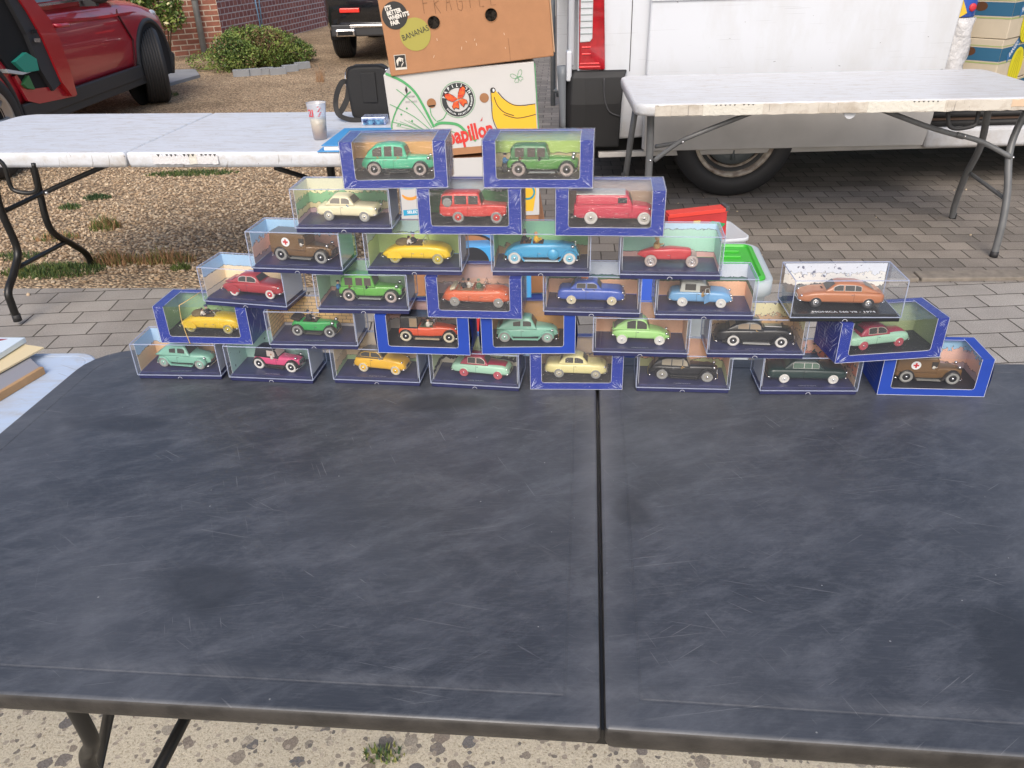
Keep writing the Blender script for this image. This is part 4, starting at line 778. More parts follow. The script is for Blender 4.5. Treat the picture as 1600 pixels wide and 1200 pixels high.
def delage():
    t, m = toy('turquoise blue long open toy tourer with two figures and white wall tyres', 112, 16, 9.8, (-.36, .38), [(-.5, 14), (-.46, 20), (-.36, 27), (-.2, 31), (.1, 31), (.3, 31), (.39, 29), (.45, 27), (.5, 14)], BOT(8), [(-.5, 9), (-.4, 13), (-.1, 14.5), (.15, 13), (.4, 9), (.5, 7)], '#3f9ecb', tyre='white', rim='#7fb9cf', fend=True, board='#b9cbd2', lamps=(47, 9, 26, 2.8), blank=[-.05, .12])
    cabin_hole(t, -32, 3, 12.5, 30.6, '#4a2c1c', '#6a3a26'); MB().box((-14*mm, 0, 32*mm), (2.5*mm, 25*mm, 4*mm)).build('seat_divider', t, m, .0008)
    figure(t, -26, -4, 31, 'suit', 'top', s=1.2, name='passenger_figure'); figure(t, -8, -4, 31, 'yellow', s=1.15, hair='#c98a3a'); wheelring(t, 0, -3, 33)
    b = MB(); b.lathe([(0, 0), (8*mm, 0), (8.6*mm, 1.5*mm), (8*mm, 3*mm), (0, 3.4*mm)], (18*mm, -17.5*mm, 16*mm), 'Y', 26); b.build('spare_wheel', t, m); MB().box((51*mm, 0, 29*mm), (2*mm, 9*mm, 8*mm)).build('radiator', t, CHROME, .0006); return t
def racer():
    t, m = toy('red toy racing car with thin spoked wheels and a waving driver', 78, 9.5, 9.2, (-.25, .52), [(-.5, 16), (-.44, 20), (-.2, 25.5), (.0, 26), (.12, 27), (.45, 25.5), (.5, 24)], [(-.5, 14), (-.3, 8.5), (.45, 8.5), (.5, 10)], [(-.5, 1.5), (-.38, 5.5), (-.15, 9), (.05, 9.3), (.4, 7), (.5, 6.5)], '#c23a40', tyre='pinkish', rim=CHROME, lamps=(34, 5, 24, .9), bump=False, track=14, arch=False, spokes=True, blank=[.12])
    b = MB().mat(CHROME)
    for x in (-.25, .52): b.tube([(x*78*mm, -14*mm, 9.2*mm), (x*78*mm, 14*mm, 9.2*mm)], .9*mm, 6)
    b.build('axle', t); MB().box((-8*mm, 0, 25*mm), (12*mm, 11*mm, 1.2*mm)).build('cockpit', t, BLACKP, .0004)
    figure(t, -11, -2, 24, 'tan', None, hair='#cdb27a', s=1.35, raised=True); wheelring(t, -2, 0, 27); screen(t, 1, 7, 26, 4, lean=1); return t
def cream():
    t, m = toy('cream coloured toy saloon with chrome grille and grey tyres', 94, 16.3, 8.2, (-.29, .31), [(-.5, 18), (-.46, 22.5), (-.2, 24.5), (.1, 25), (.42, 24), (.48, 22), (.5, 16)], BOT(7), W_(16.3, .88, .88), '#e5dcb8',
        gh=[(-.34, 24), (-.25, 33), (-.2, 37), (.0, 37.5), (.05, 36), (.15, 25)], wb=14.8, wt=12, belt=24.8, roof=37.5, wins=((-.25, -.09), (-.065, .07)), winm=mat('grey_interior', (.22, .2, .17), .3), tyre='grey', rim='#c9c4b4', lamps=(46.5, 12.5, 19.5, 2)); figure(t, 2, -12, 19.5, 'blue', s=.75); return t
def jeep():
    t, m = toy('bright red toy station wagon with red wheels and a spare inside', 98, 17, 8.8, (-.22, .36), [(-.5, 25), (.14, 26), (.17, 26), (.44, 25), (.5, 24)], BOT(8.5), [(-.5, 15.5), (-.46, 16.3), (.15, 16), (.22, 13), (.46, 11.5), (.5, 11)], '#d23c34',
        gh=[(-.49, 26), (-.48, 38), (-.42, 43), (.05, 43.5), (.09, 42), (.14, 26)], wb=15.9, wt=13.5, belt=26, roof=43, wins=((-.46, -.3), (-.27, -.09), (-.06, .085)), tyre='grey', rim='#c8342f', lamps=(49, 8, 21, 1.9), e=8, blank=[-.28, -.075], track=16.2)
    b = MB(); b.lathe([(3.5*mm, 0), (6.4*mm, 0), (6.8*mm, .6*mm), (6.2*mm, 1.2*mm), (3.5*mm, 1.2*mm)], (-37*mm, -16.6*mm, 30*mm), 'Y', 24); 
    vs = b.v; b.v = [v for v in vs]; b.build('spare_wheel', t, wmat('grey')); return t
def redvan():
    t, m = toy('crimson red toy delivery van with pale grey roof and tyres', 112, 17.5, 9.8, (-.28, .40), [(-.5, 28), (.2, 28), (.26, 28), (.42, 26), (.5, 22)], BOT(7.5), [(-.5, 16.5), (.2, 16.5), (.42, 13.5), (.5, 11)], '#c5324a',
        gh=[(-.475, 40), (-.47, 42.5), (-.3, 43), (.14, 43), (.19, 41), (.25, 28)], wb=16.4, wt=15.6, belt=20, roof=43, wins=(), tyre='white', rim='#b9b6ae', lamps=(52, 12, 22, 1.9), e=7, blank=[.02, .2])
    MB().box((-18*mm, 0, 43.2*mm), (70*mm, 31*mm, 1.8*mm)).build('roof_panel', t, paint('#c6c4bf', .6), .0008)
    for s_ in (-1, 1):
        MB().box((13*mm, s_*16.2*mm, 35*mm), (13*mm, .8*mm, 8*mm)).build('window', t, GLASSD, .0003); MB().box((-18*mm, s_*16.75*mm, 29.5*mm), (70*mm, .3*mm, .5*mm)).build('side_moulding', t, paint('#8e2032'))
    return t
def mint():
    t, m = toy('mint green toy saloon with black wings and grey tyres', 106, 16, 9.6, (-.32, .32), [(-.5, 18), (-.46, 25), (.05, 26.5), (.36, 26.5), (.46, 24.5), (.5, 18)], BOT(8), [(-.5, 11), (-.4, 14.8), (.05, 15), (.2, 12.5), (.44, 9), (.5, 8)], '#4fbd92', 
        gh=[(-.44, 26), (-.38, 35), (-.28, 42.5), (-.1, 45), (.06, 43.5), (.1, 41), (.15, 26.8)], wb=14.6, wt=12, belt=26, roof=45, wins=((-.33, -.2), (-.165, -.06), (-.03, .09)), winm=mat('dim_interior', (.09, .07, .06), .3), tyre='pinkish', rim='#1d1d1f', fend=True, fcol='#26282a', lamps=(46, 10, 24, 2.6), blank=[-.18, -.045])
    figure(t, -29, -11.7, 22.5, 'tan', s=.75, name='passenger_figure'); figure(t, 1, -11.9, 22.5, 'tan', s=.75); return t

# ================================================================== DISPLAY CASES AND WINDOW BOXES
CARDW = mat('card_white_back', '#c9ccd4', .7); CARDBLUE = mat('blue_cardboard', '#243894', .45, noise=.12, nscale=30); CARDBLUE2 = mat('bright_blue_cardboard', '#2345a6', .45, noise=.12, nscale=30); CARDEDGE = mat('white_card_edge', '#cfd2da', .7)
INK = mat('ink_black_base', (.02, .02, .028), .4)
def caption(t, txt, y, z, s=2.5): 
    b = MB(); put(b, text_geo(txt, s*mm, 0, 1.05), (0, y, z), (1, 0, 0), (0, 1, 0)); return b.build('caption', t, mat('caption_ink', (.55, .57, .66), .5))
D_, H_ = .070, .0665
def hollow(b, w_, d, h, th, y0=0, z0=0):
    b.box((0, y0+th/2, z0+h/2), (w_, th, h)); b.box((0, y0+d-th/2, z0+h/2), (w_, th, h))
    for s_ in (-1, 1): b.box((s_*(w_/2-th/2), y0+d/2, z0+h/2), (th, d-2*th, h))
    b.box((0, y0+d/2, z0+h-th/2), (w_-2*th, d-2*th, th))
def case(label, P, Q, k, artm, txt, right_wing=True, left_wing=True, base=NAVY, w=None, top_clear=True):
    P = Vector(P); Q = Vector(Q); c = (P+Q)/2; yaw = math.atan2(Q.y-P.y, Q.x-P.x); W = .147 if w is None else w
    t = T('display_case', label, 'display case', (c.x, c.y, TOP+k*H_ + .0003), yaw, 'clear display cases in the pyramid')
    b = MB(); b.box((0, D_/2, .004), (W-.002, D_-.002, .0078)); b.build('base', t, base, .0006)
    b = MB().mat(base).box((0, D_/2, .0098), (W-.008, D_-.008, .0038)); b.build('plinth', t, bevel=.0004)
    n = MB(); put(n, ringg(.0032, .0038, 14, 0, 180), (0, -.0002, .0010), (1, 0, 0), (0, 0, 1)); n.build('thumb_notch', t, CARDEDGE)
    if txt: caption(t, txt, .0085, .01185)
    h = H_-.0012; o = MB()
    A = [Vector((sx*(W/2), sy, z)) for z in (.0075, h) for (sx, sy) in ((-1, 0), (1, 0), (1, D_), (-1, D_))]
    o.add(A, [(4, 5, 6, 7), (0, 1, 5, 4), (1, 2, 6, 5), (3, 0, 4, 7)])
    cv = o.build('cover', t, ACRYL)
    e = MB(); r = .0006
    for a, c_ in ((0, 1), (4, 5), (5, 6), (7, 4), (6, 7), (0, 4), (1, 5), (2, 6), (3, 7), (1, 2), (3, 0)):
        m_ = (A[a]+A[c_])/2; d = A[c_]-A[a]; e.box(m_, (max(abs(d.x), r*2), max(abs(d.y), r*2), max(abs(d.z), r*2)))
    e.build('cover_edge_glint', cv, EDGE)  # thin beams drawn as painted edge highlights
    if artm:
        yb = D_-.0035; z0, z1 = .0118, h-.001; xw = W/2-.004; cd = MB().mat(artm)
        cd.add([(-xw, yb, z0), (xw, yb, z0), (xw, yb, z1), (-xw, yb, z1)], [(0, 1, 2, 3)])
        for s_, on in ((-1, left_wing), (1, right_wing)):
            if on: cd.add([(s_*xw, yb, z0), (s_*(xw), .006, z0), (s_*(xw), .006, z1), (s_*xw, yb, z1)], [(0, 1, 2, 3)])
        cd.mat(CARDW); th = .0005; cd.add([(-xw, yb+th, z0), (xw, yb+th, z0), (xw, yb+th, z1), (-xw, yb+th, z1)], [(0, 1, 2, 3)])
        for s_, on in ((-1, left_wing), (1, right_wing)):
            if on: cd.add([(s_*(xw+th), yb+th, z0), (s_*(xw+th), .006, z0), (s_*(xw+th), .006, z1), (s_*(xw+th), yb+th, z1)], [(0, 1, 2, 3)]); cd.add([(s_*xw, .006, z0), (s_*(xw+th), .006, z0), (s_*(xw+th), .006, z1), (s_*xw, .006, z1)], [(0, 1, 2, 3)])
        cd.build('backdrop_card', t)
    return t
def wbox(label, P, Q, k, artm, film=True, card=None, flaps=(), depth=.074, streaks=1., side_text=False):
    P = Vector(P); Q = Vector(Q); c = (P+Q)/2; yaw = math.atan2(Q.y-P.y, Q.x-P.x); W = (Q-P).length; card = card or CARDBLUE; h = H_-.0008; D = depth
    t = T('window_box', label, 'toy box', (c.x, c.y, TOP+k*H_+.0004), yaw, 'blue cardboard window boxes in the pyramid')
    th = .0007; bl, bb = .018, .0125                         # side border, bottom border
    b = MB().mat(card)
    b.box((0, D/2, th/2), (W, D, th)); b.box((0, D-th/2, h/2), (W-.0002, th, h-.0004))
    rc = .004; x0 = -W/2+bl; x1 = W/2-bl
    pts = [(-W/2, th), (W/2, th), (W/2, h), (x1, h)] + [(x1, bb+rc)]+[(x1-rc+rc*math.cos(a), bb+rc+rc*math.sin(a)) for a in np.linspace(0, -math.pi/2, 5)][1:]+[(x0+rc-rc*math.sin(a), bb+rc-rc*math.cos(a)) for a in np.linspace(0, math.pi/2, 5)]+[(x0, h), (-W/2, h)]
    fr = []; 
    # front frame built of three strips plus rounded corner fillets
    b.box((0, th/2, bb/2+th/2), (W, th, bb-th)); b.box((-W/2+bl/2, th/2, (h+bb)/2), (bl, th, h-bb)); b.box((W/2-bl/2, th/2, (h+bb)/2), (bl, th, h-bb))
    for s_, xx in ((1, x0), (-1, x1)):
        f = [(xx, bb), (xx+s_*rc, bb)]+[(xx+s_*(rc-rc*math.sin(a)), bb+rc-rc*math.cos(a)) for a in np.linspace(0, math.pi/2, 5)][1:]
        b.prism(f if s_ > 0 else f[::-1], th, 'XZ', 0)
    bt = .012
    b.box((-W/2+bl/2, D/2, h-th/2), (bl, D-2*th, th)); b.box((W/2-bl/2, D/2, h-th/2), (bl, D-2*th, th)); b.box((0, D-bt/2-th, h-th/2), (W-2*bl, bt, th))
    for s_ in (-1, 1):
        if s_ in flaps:                                      # bulging end flap, a little open
            v = []; n = 8
            for i in range(n+1):
                z = h*i/n; bu = .0035*math.sin(math.pi*i/n); v += [(s_*(W/2+bu+.0004), 0+bu*.6, z), (s_*(W/2+.0004), D, z)]
            b.add(v, [(2*i, 2*i+1, 2*i+3, 2*i+2) for i in range(n)], True)
        else: b.box((s_*(W/2-th/2), D/2, h/2), (th, D-2*th, h-2*th))
    b.build('carton', t)
    # pale worn edges where the card is cut or folded
    e = MB(); r = .0005
    for x in (-W/2, W/2): e.box((x, 0, h/2), (r, r, h)); e.box((x, D/2, h), (r, D, r))
    e.box((0, -.0001, 0+r), (W, r, r)); e.box((0, -.0001, bb), (W-2*bl-2*rc, r, r)); e.box((x0, -.0001, (h+bb+rc)/2), (r, r, h-bb-rc)); e.box((x1, -.0001, (h+bb+rc)/2), (r, r, h-bb-rc)); e.box((x0, D/2, h), (r, D-.012, r)); e.box((x1, D/2, h), (r, D-.012, r)); e.box((0, D-bt, h+.0001), (W-2*bl, r, r))
    for s_, xx in ((1, x0), (-1, x1)):
        q = [(xx+s_*(rc-rc*math.sin(a)), bb+rc-rc*math.cos(a)) for a in np.linspace(0, math.pi/2, 6)]; e.tube([(x, -.0002, z) for x, z in q], r*.5, 4)
    e.build('worn_edge', t, CARDEDGE)
    n = MB().add([(x0, .0010, bb-.002), (x1, .0010, bb-.002), (x1, .0010, h-.0009), (x0, .0010, h-.0009), (x0, D-bt, h-.0009), (x1, D-bt, h-.0009)], [(0, 1, 2, 3), (3, 2, 5, 4)]); n.build('window_film', t, WINDOWFILM)
    MB().box((0, D/2, .006), (W-.006, D-.006, .0105)).build('base', t, INK, .0005)
    yb = D-.004; xw = W/2-.0045; z0, z1 = .0115, h-.0016; cd = MB().mat(artm)
    cd.add([(-xw, yb, z0), (xw, yb, z0), (xw, yb, z1), (-xw, yb, z1)], [(0, 1, 2, 3)])
    for s_ in (-1, 1): cd.add([(s_*xw, yb, z0), (s_*(xw), .008, z0), (s_*(xw), .008, z1), (s_*xw, yb, z1)], [(0, 1, 2, 3)])
    cd.build('backdrop_card', t)
    if side_text:
        rnd = random.Random(5); b = MB()
        for i in range(9):
            z = .058-i*.0055; put(b, text_geo('MODELE REDUIT DE COLLECTION'[:rnd.randint(14, 27)], .0032), (-W/2-.0005, D/2, z), (0, -1, 0), (0, 0, 1))
        b.build('side_print', t, mat('faded_print', (.3, .32, .5), .6))
    if film:
        A = [Vector((sx*(W/2+.0012), sy, z)) for z in (-.0002, h+.0011) for (sx, sy) in ((-1, -.0012), (1, -.0012), (1, D+.001), (-1, D+.001))]
        g = MB(); NX, NZ = 26, 12
        def sheet(o, ux, uz, nx, nz):
            n0 = len(g.v); nor = ux.cross(uz).normalized(); vs = []
            for j in range(nz+1):
                for i in range(nx+1):
                    u, v = i/nx, j/nz; ed = min(u, 1-u, v, 1-v)*8; vs.append(o+ux*u+uz*v+nor*random.uniform(-.0002, .0004)*min(1, ed))
            g.add(vs, [(j*(nx+1)+i, j*(nx+1)+i+1, (j+1)*(nx+1)+i+1, (j+1)*(nx+1)+i) for j in range(nz) for i in range(nx)], True)
        sheet(A[0], A[1]-A[0], A[4]-A[0], NX, NZ); sheet(A[4], A[5]-A[4], A[7]-A[4], NX, NZ); sheet(A[1], A[2]-A[1], A[5]-A[1], NZ, NZ); sheet(A[3], A[0]-A[3], A[7]-A[3], NZ, NZ)
        sh = g.build('shrink_wrap', t, SHRINK)
        rnd = random.Random(int(abs(P.x)*1000)+k); cr = MB()
        corners = [(-W/2, 0, 1, 1), (W/2, 0, -1, 1), (W/2, h, -1, -1), (-W/2, h, 1, -1)]
        for cx, cz, sx, sz in corners:
            for i in range(int(rnd.choice((4, 6, 8))*streaks)):
                a = R_(rnd.uniform(8, 82)); l0 = rnd.uniform(.003, .012); l1 = l0+rnd.uniform(.005, .016); w_ = rnd.uniform(.00008, .00022)
                d = Vector((sx*math.cos(a), 0, sz*math.sin(a))); n_ = Vector((-d.z, 0, d.x))*w_; o = Vector((cx, -.0016, cz))
                p0, p1, pm = o+d*l0, o+d*l1, o+d*(l0+l1)/2+n_*rnd.uniform(-3, 3)
                cr.add([p0, pm-n_, p1, pm+n_], [(0, 1, 2, 3)])
        for s_ in (-1, 1):                                    # radiating tucks on the ends
            for i in range(int(14*streaks)):
                y0_, z0_ = rnd.uniform(0, D*.9), rnd.uniform(0, h*.9); w_ = rnd.uniform(.0002, .0006); l = rnd.uniform(.01, .03); a = rnd.uniform(-.9, .9); d = Vector((0, math.sin(a), math.cos(a))); n_ = Vector((0, math.cos(a), -math.sin(a)))*w_
                o = Vector((s_*(W/2+.0016), y0_, z0_)); p1 = o+d*l; p1.z = min(p1.z, h); p1.y = max(0, min(D, p1.y)); cr.add([o, o+(p1-o)*.5-n_, p1, o+(p1-o)*.5+n_], [(0, 1, 2, 3)])
        cr.build('film_crease', sh, CREASE)
    return t
def seat(car, cs, z, dx=0, dy=None, rot=0):
    """stand a toy car inside its case"""
    m = Matrix.Translation(cs.location) @ Matrix.Rotation(cs.rotation_euler.z, 4, 'Z'); p = m @ Vector((dx*mm, D_*.5 if dy is None else dy*mm, z)); car.location = p; car.rotation_euler = (0, 0, cs.rotation_euler.z+R_(rot))
CZ, BZ = .0118, .0114
A_ = art
# row 1
c = case('clear case at the bottom left end, holding the teal saloon', (-.639, 1.209), (-.492, 1.196), 0, A_('art_tan', [(.040, '#d8b48c'), (.07, '#a9c4de')], 1), "TINTIN AU PAYS DE L'OR NOIR"); seat(lancia('teal rounded pre war toy saloon in the bottom left clear case'), c, CZ, 2, rot=-7)
c = case('clear case with speckled mint backdrop, holding the pink cabriolet', (-.478, 1.192), (-.331, 1.171), 0, A_('art_mint', [(.07, '#a9cfc4')], 2, spots=(.66, (.05, .1, .08))), 'TINTIN EN AMERIQUE'); seat(pink(), c, CZ, 4, rot=-9)
c = case('clear case in the bottom row, holding the yellow two door saloon', (-.298, 1.173), (-.151, 1.153), 0, A_('art_hedge', [(.02, '#9db58a'), (.036, '#cbb797'), (.07, '#d9c9ac')], 3), "LE SCEPTRE D'OTTOKAR"); seat(opel(), c, CZ, 2, rot=-8)
c = case('clear case in the bottom row, holding the mint car with the maroon roof', (-.133, 1.151), (.011, 1.126), 0, A_('art_olive', [(.020, '#bdb7a6'), (.027, '#2d2a2b'), (.07, '#c6cfa4')], 4), "L'AFFAIRE TOURNESOL"); seat(simca('mint green toy saloon with maroon roof in the bottom row clear case'), c, CZ, 6, rot=-5)
c = wbox('creased film wrapped blue box straddling the table seam, bottom row', (.030, 1.133), (.178, 1.123), 0, A_('art_sand', [(.03, '#b59a78'), (.07, '#c7ad89')], 5), True, streaks=2.0); seat(mors(), c, BZ, 0, rot=-4)
c = case('clear case in the bottom row, holding the long bonnet black saloon', (.199, 1.117), (.346, 1.101), 0, A_('art_peach', [(.027, '#b4b884'), (.07, '#dcab88')], 6), "L'AFFAIRE TOURNESOL"); seat(traction(), c, CZ, 2, rot=-5)
c = case('clear case in the bottom row, holding the dark green limousine', (.392, 1.095), (.543, 1.085), 0, A_('art_market', [(.028, '#c2a184'), (.042, '#c4785a'), (.07, '#dba98c')], 7, spots=(.60, (.10, .12, .10))), 'TINTIN ET LES PICAROS', w=.151); seat(limo(), c, CZ, 1, rot=-2)
c = wbox('open ended bright blue box at the far right, bottom row', (.575, 1.085), (.735, 1.068), 0, A_('art_pinkwall', [(.022, '#a48f94'), (.046, '#dcaf9a'), (.07, '#8fb7d4')], 8), False, CARDBLUE2, (1,), .078, side_text=True); seat(ambulance('brown toy ambulance van with red cross in the far right blue box'), c, BZ, 0, rot=-3)
# row 2
c = wbox('film wrapped blue box with a yellow rubber band around it', (-.584, 1.209), (-.427, 1.192), 1, A_('art_green', [(.07, '#8fb07c')], 9), True, side_text=False); seat(cabrio_lincoln('yellow open toy convertible inside the rubber banded blue box', 'suit'), c, BZ, 0, rot=-4)
b = MB(); pts = [(-.028, -.0022, .0), (-.031, -.0024, .02), (-.033, -.0022, .045), (-.0315, -.0018, .069)]; b.tube(smooth_path(pts), .0006, 6); b.tube([(-.0315, -.0018, .069), (-.024, .035, .0692), (-.020, .0775, .068)], .0006, 6); b.tube([(-.020, .0775, .068), (-.022, .0775, 0)], .0006, 6); o = b.build('rubber_band', mat=mat('rubber_yellow', '#d8b878', .5)); o.location = c.location; o.rotation_euler = c.rotation_euler; tag(o, 'yellow elastic band stretched around the blue box at the left', 'rubber band')
c = case('clear case with yellow brick backdrop, holding the small green tourer', (-.394, 1.176), (-.247, 1.161), 1, A_('art_brick', [(.017, '#a7a3a8'), (.07, '#d8b477')], 10, brick=.018, amp=.0004), 'TINTIN AU PAYS DES SOVIETS'); seat(green_old(), c, CZ, -4, rot=-5)
c = wbox('unwrapped bright blue box with bulging end flaps, second row', (-.213, 1.149), (-.065, 1.130), 1, A_('art_pinkgreen', [(.03, '#a7a09c'), (.07, '#cfa79b')], 11), False, CARDBLUE2, (-1, 1)); seat(taxi(), c, BZ, 4, rot=-1)
c = wbox('unwrapped blue box with a tan backdrop, holding the teal saloon', (-.046, 1.133), (.101, 1.126), 1, A_('art_amber', [(.07, '#cf9f63')], 12), False, CARDBLUE2, (-1, 1)); seat(lancia('teal rounded pre war toy saloon in the unwrapped blue box'), c, BZ, -2, rot=-3)
c = case('clear case with peach backdrop, holding the light green hump backed car', (.128, 1.117), (.274, 1.100), 1, A_('art_salmon', [(.07, '#d9ac8c')], 13), "L'AFFAIRE TOURNESOL"); seat(deuche(), c, CZ, 1, rot=-2)
c = case('clear case with busy market backdrop, holding the big black coupe', (.301, 1.099), (.451, 1.086), 1, A_('art_wall', [(.026, '#b59c86'), (.044, '#c9a579'), (.07, '#d8cfa0')], 14, spots=(.62, (.12, .10, .09))), "LE SCEPTRE D'OTTOKAR"); seat(blackcar(), c, CZ, 2, rot=-4)
c = wbox('film wrapped blue box turned to show its printed end, under the black case', (.491, 1.068), (.656, 1.080), 1, A_('art_moss', [(.07, '#8d9b72')], 15), True, None, (), .078, 2.0, True); seat(simca('mint green toy saloon with maroon roof in the turned film wrapped box', 100), c, BZ, -8, rot=5)
# row 3
c = case('tilted clear case with plank backdrop, holding the maroon coupe', (-.499, 1.208), (-.352, 1.172), 2, A_('art_planks', [(.012, '#cfc6bc'), (.022, '#d8c9b0'), (.045, '#e6d3ae'), (.07, '#9fc0dc')], 16, amp=.0006), "LES 7 BOULES DE CRISTAL"); seat(buick(), c, CZ, 3, rot=-3)
c = case('clear case with pale green backdrop, holding the green saloon and rider', (-.303, 1.161), (-.157, 1.146), 2, A_('art_park', [(.018, '#c59f8f'), (.07, '#a9cba4')], 17, amp=.0015), 'LE LOTUS BLEU'); seat(wagon('bright green vintage toy saloon with a rider clinging behind in a clear case'), c, CZ, 8, rot=-4)
c = wbox('blue box in the middle of the third row, holding the orange limousine', (-.127, 1.134), (.018, 1.116), 2, A_('art_rose', [(.03, '#b09aa0'), (.07, '#d8b29c')], 18), True, streaks=.6); seat(orange(), c, BZ, 0, rot=-2)
BENCH = A_('art_bench', [(.036, '#dcae8e'), (.043, '#4d6b4c'), (.07, '#c6ccd2')], 19, amp=.0012, spots=(.72, (.2, .2, .22)))
c = case('clear case with hedge backdrop, holding the blue saloon with luggage', (.052, 1.128), (.197, 1.109), 2, BENCH, 'LES BIJOUX DE LA CASTAFIORE'); seat(peugeot(), c, CZ, -2, rot=-1)
c = case('clear case with hedge backdrop, holding the sky blue car with open door', (.219, 1.104), (.365, 1.089), 2, BENCH, 'LES BIJOUX DE LA CASTAFIORE'); seat(ami(), c, CZ, -4, rot=-4)
D_0 = D_; D_ = .078
c = case('larger clear case on a black base lettered with model name and year', (.416, 1.079), (.576, 1.068), 2, A_('art_photo', [(.03, '#77797a'), (.048, '#d8d6cf'), (.07, '#cfd3da')], 21, spots=(.64, (.12, .12, .16))), None, False, False, mat('black_base', (.018, .02, .022), .25), .160)
b = MB(); put(b, text_geo('MONICA 560 V8 - 1974', .0082, .00012, 1.12), (0, .0105, .01195), (1, 0, 0), (0, 1, 0)); b.build('caption', c, mat('caption_white', (.75, .76, .78), .5)); seat(monica(), c, CZ, 0, 43, rot=180-4)
D_ = D_0
# row 4
c = case('clear case with pink wall backdrop, holding the brown ambulance', (-.399, 1.174), (-.252, 1.150), 3, A_('art_pinkwall2', [(.020, '#9c8b94'), (.042, '#dcae9c'), (.07, '#9fc3de')], 22), 'LES CIGARES DU PHARAON'); seat(ambulance('brown toy ambulance van with red cross in the clear case up left'), c, CZ, 2, rot=-8)
c = case('clear case with lime backdrop, holding the yellow convertible', (-.216, 1.151), (-.071, 1.134), 3, A_('art_lime', [(.046, '#bcd487'), (.07, '#b9d3c6')], 23, amp=.0025), "LE CRABE AUX PINCES D'OR"); seat(cabrio_lincoln('yellow open toy convertible inside the clear case with lime backdrop', 'suit'), c, CZ, 0, rot=-3)
c = case('clear case with leafy backdrop, holding the turquoise tourer', (-.026, 1.130), (.121, 1.115), 3, A_('art_leaf', [(.026, '#a98d6e'), (.07, '#8cc08c')], 24, amp=.006), 'LES CIGARES DU PHARAON'); seat(delage(), c, CZ, 0, rot=-1)
c = case('clear case with teal backdrop, holding the red racing car', (.162, 1.103), (.309, 1.086), 3, A_('art_teal', [(.020, '#c99f9b'), (.055, '#9ccab6'), (.07, '#a9cbe0')], 25, amp=.0012), 'LES CIGARES DU PHARAON'); seat(racer(), c, CZ, -8, rot=-1)
# row 5
c = case('clear case with bushes on its backdrop, holding the cream saloon', (-.317, 1.158), (-.170, 1.143), 4, A_('art_bush', [(.018, '#b99ea2'), (.028, '#cfc49a'), (.044, '#7fae86'), (.07, '#e0d9ae')], 26, amp=.0025), "L'ILE NOIRE"); seat(cream(), c, CZ, 2, rot=-6)
c = wbox('film wrapped blue box in the fifth row, holding the red station wagon', (-.129, 1.135), (.020, 1.119), 4, A_('art_hedge2', [(.046, '#4f8050'), (.07, '#c9d0c6')], 27, amp=.004), True, streaks=2.0); seat(jeep(), c, BZ, 2, rot=-1)
c = wbox('plain blue box in the fifth row, holding the crimson delivery van', (.069, 1.111), (.221, 1.093), 4, A_('art_brown', [(.07, '#a58f7c')], 28), True, streaks=.5); seat(redvan(), c, BZ, 5, rot=-1)
# row 6
c = wbox('film wrapped blue box on the peak at left, holding the mint saloon', (-.234, 1.147), (-.084, 1.139), 5, A_('art_ochre', [(.026, '#8d8780'), (.07, '#d6a566')], 29, amp=.0008), True, None, (), .080, 2.0); seat(mint(), c, BZ, 0, 42, rot=-3)
c = wbox('film wrapped blue box on the peak at right, holding the dark green saloon', (-.032, 1.132), (.121, 1.114), 5, A_('art_field', [(.032, '#bfb08a'), (.07, '#a7c46a')], 30, amp=.0015), True, None, (), .080, .8); seat(wagon('grass green vintage toy saloon with a rider behind in the peak box', 100, '#4f8f3c', '#1f2a22', '#3f7a4a'), c, BZ, 5, rot=-1)

# ================================================================== THINGS ON AND AROUND THE TABLES
# black shoulder bag
p0 = at(548, 190, z=TOP+.001); BAGM = mat('black_nylon', (.009, .009, .010), .65, bump=.5, bscale=300)
t = T('shoulder_bag', 'small black nylon shoulder bag standing on the white table', 'bag', (p0.x+.085, p0.y+.02, TOP), R_(-4))
b = MB(); b.prism([(-.085, .02), (-.07, 0), (.075, 0), (.092, .03), (.100, .17), (.085, .225), (.06, .24), (-.055, .24), (-.085, .225), (-.095, .16)], .07, 'XZ', 0); b.build('bag_body', t, BAGM, .016, 4)
b = MB(); b.prism([(-.028, .08), (.035, .08), (.035, .21), (-.028, .21)], .006, 'XZ', -.006); b.build('front_patch', t, BAGM, .002)
b = MB().mat(BAGM); b.tube(smooth_path([(-.09, -.002, .19), (-.075, -.004, .232), (0, -.005, .243), (.07, -.004, .235), (.096, -.002, .18), (.098, -.002, .05)]), .0028, 6); b.build('piping', t)
b = MB(); b.tube([(.086, -.006, .215), (.092, -.012, .19), (.099, -.010, .15)], .0025, 6); b.ball((.084, -.006, .22), .006, 8); b.ball((.099, -.01, .145), .005, 8); b.build('zip_pull', t, CHROME)
def band(path, wd, th=.002):
    P = smooth_path(path, 6); rs = []
    for i, q in enumerate(P):
        d = (P[min(i+1, len(P)-1)]-P[max(i-1, 0)]).normalized(); n = Vector((.25, -1, .15)).normalized(); n = (n-d*n.dot(d)).normalized(); s_ = d.cross(n).normalized()
        rs.append([q+s_*wd/2+n*th, q-s_*wd/2+n*th, q-s_*wd/2-n*th, q+s_*wd/2-n*th])
    b = MB(); b.rings(rs, smooth=False); return b
band([(-.09, .03, .165), (-.112, .02, .168), (-.135, .01, .13), (-.148, .0, .075), (-.135, -.02, .032), (-.09, -.04, .014), (-.02, -.045, .008), (.03, -.03, .008)], .022, .0012).build('strap', t, BAGM); band([(-.088, .035, .16), (-.098, .02, .10), (-.12, .0, .055), (-.135, -.012, .036)], .024, .0012).build('strap', t, BAGM); t.scale = (.98, .9, .90)
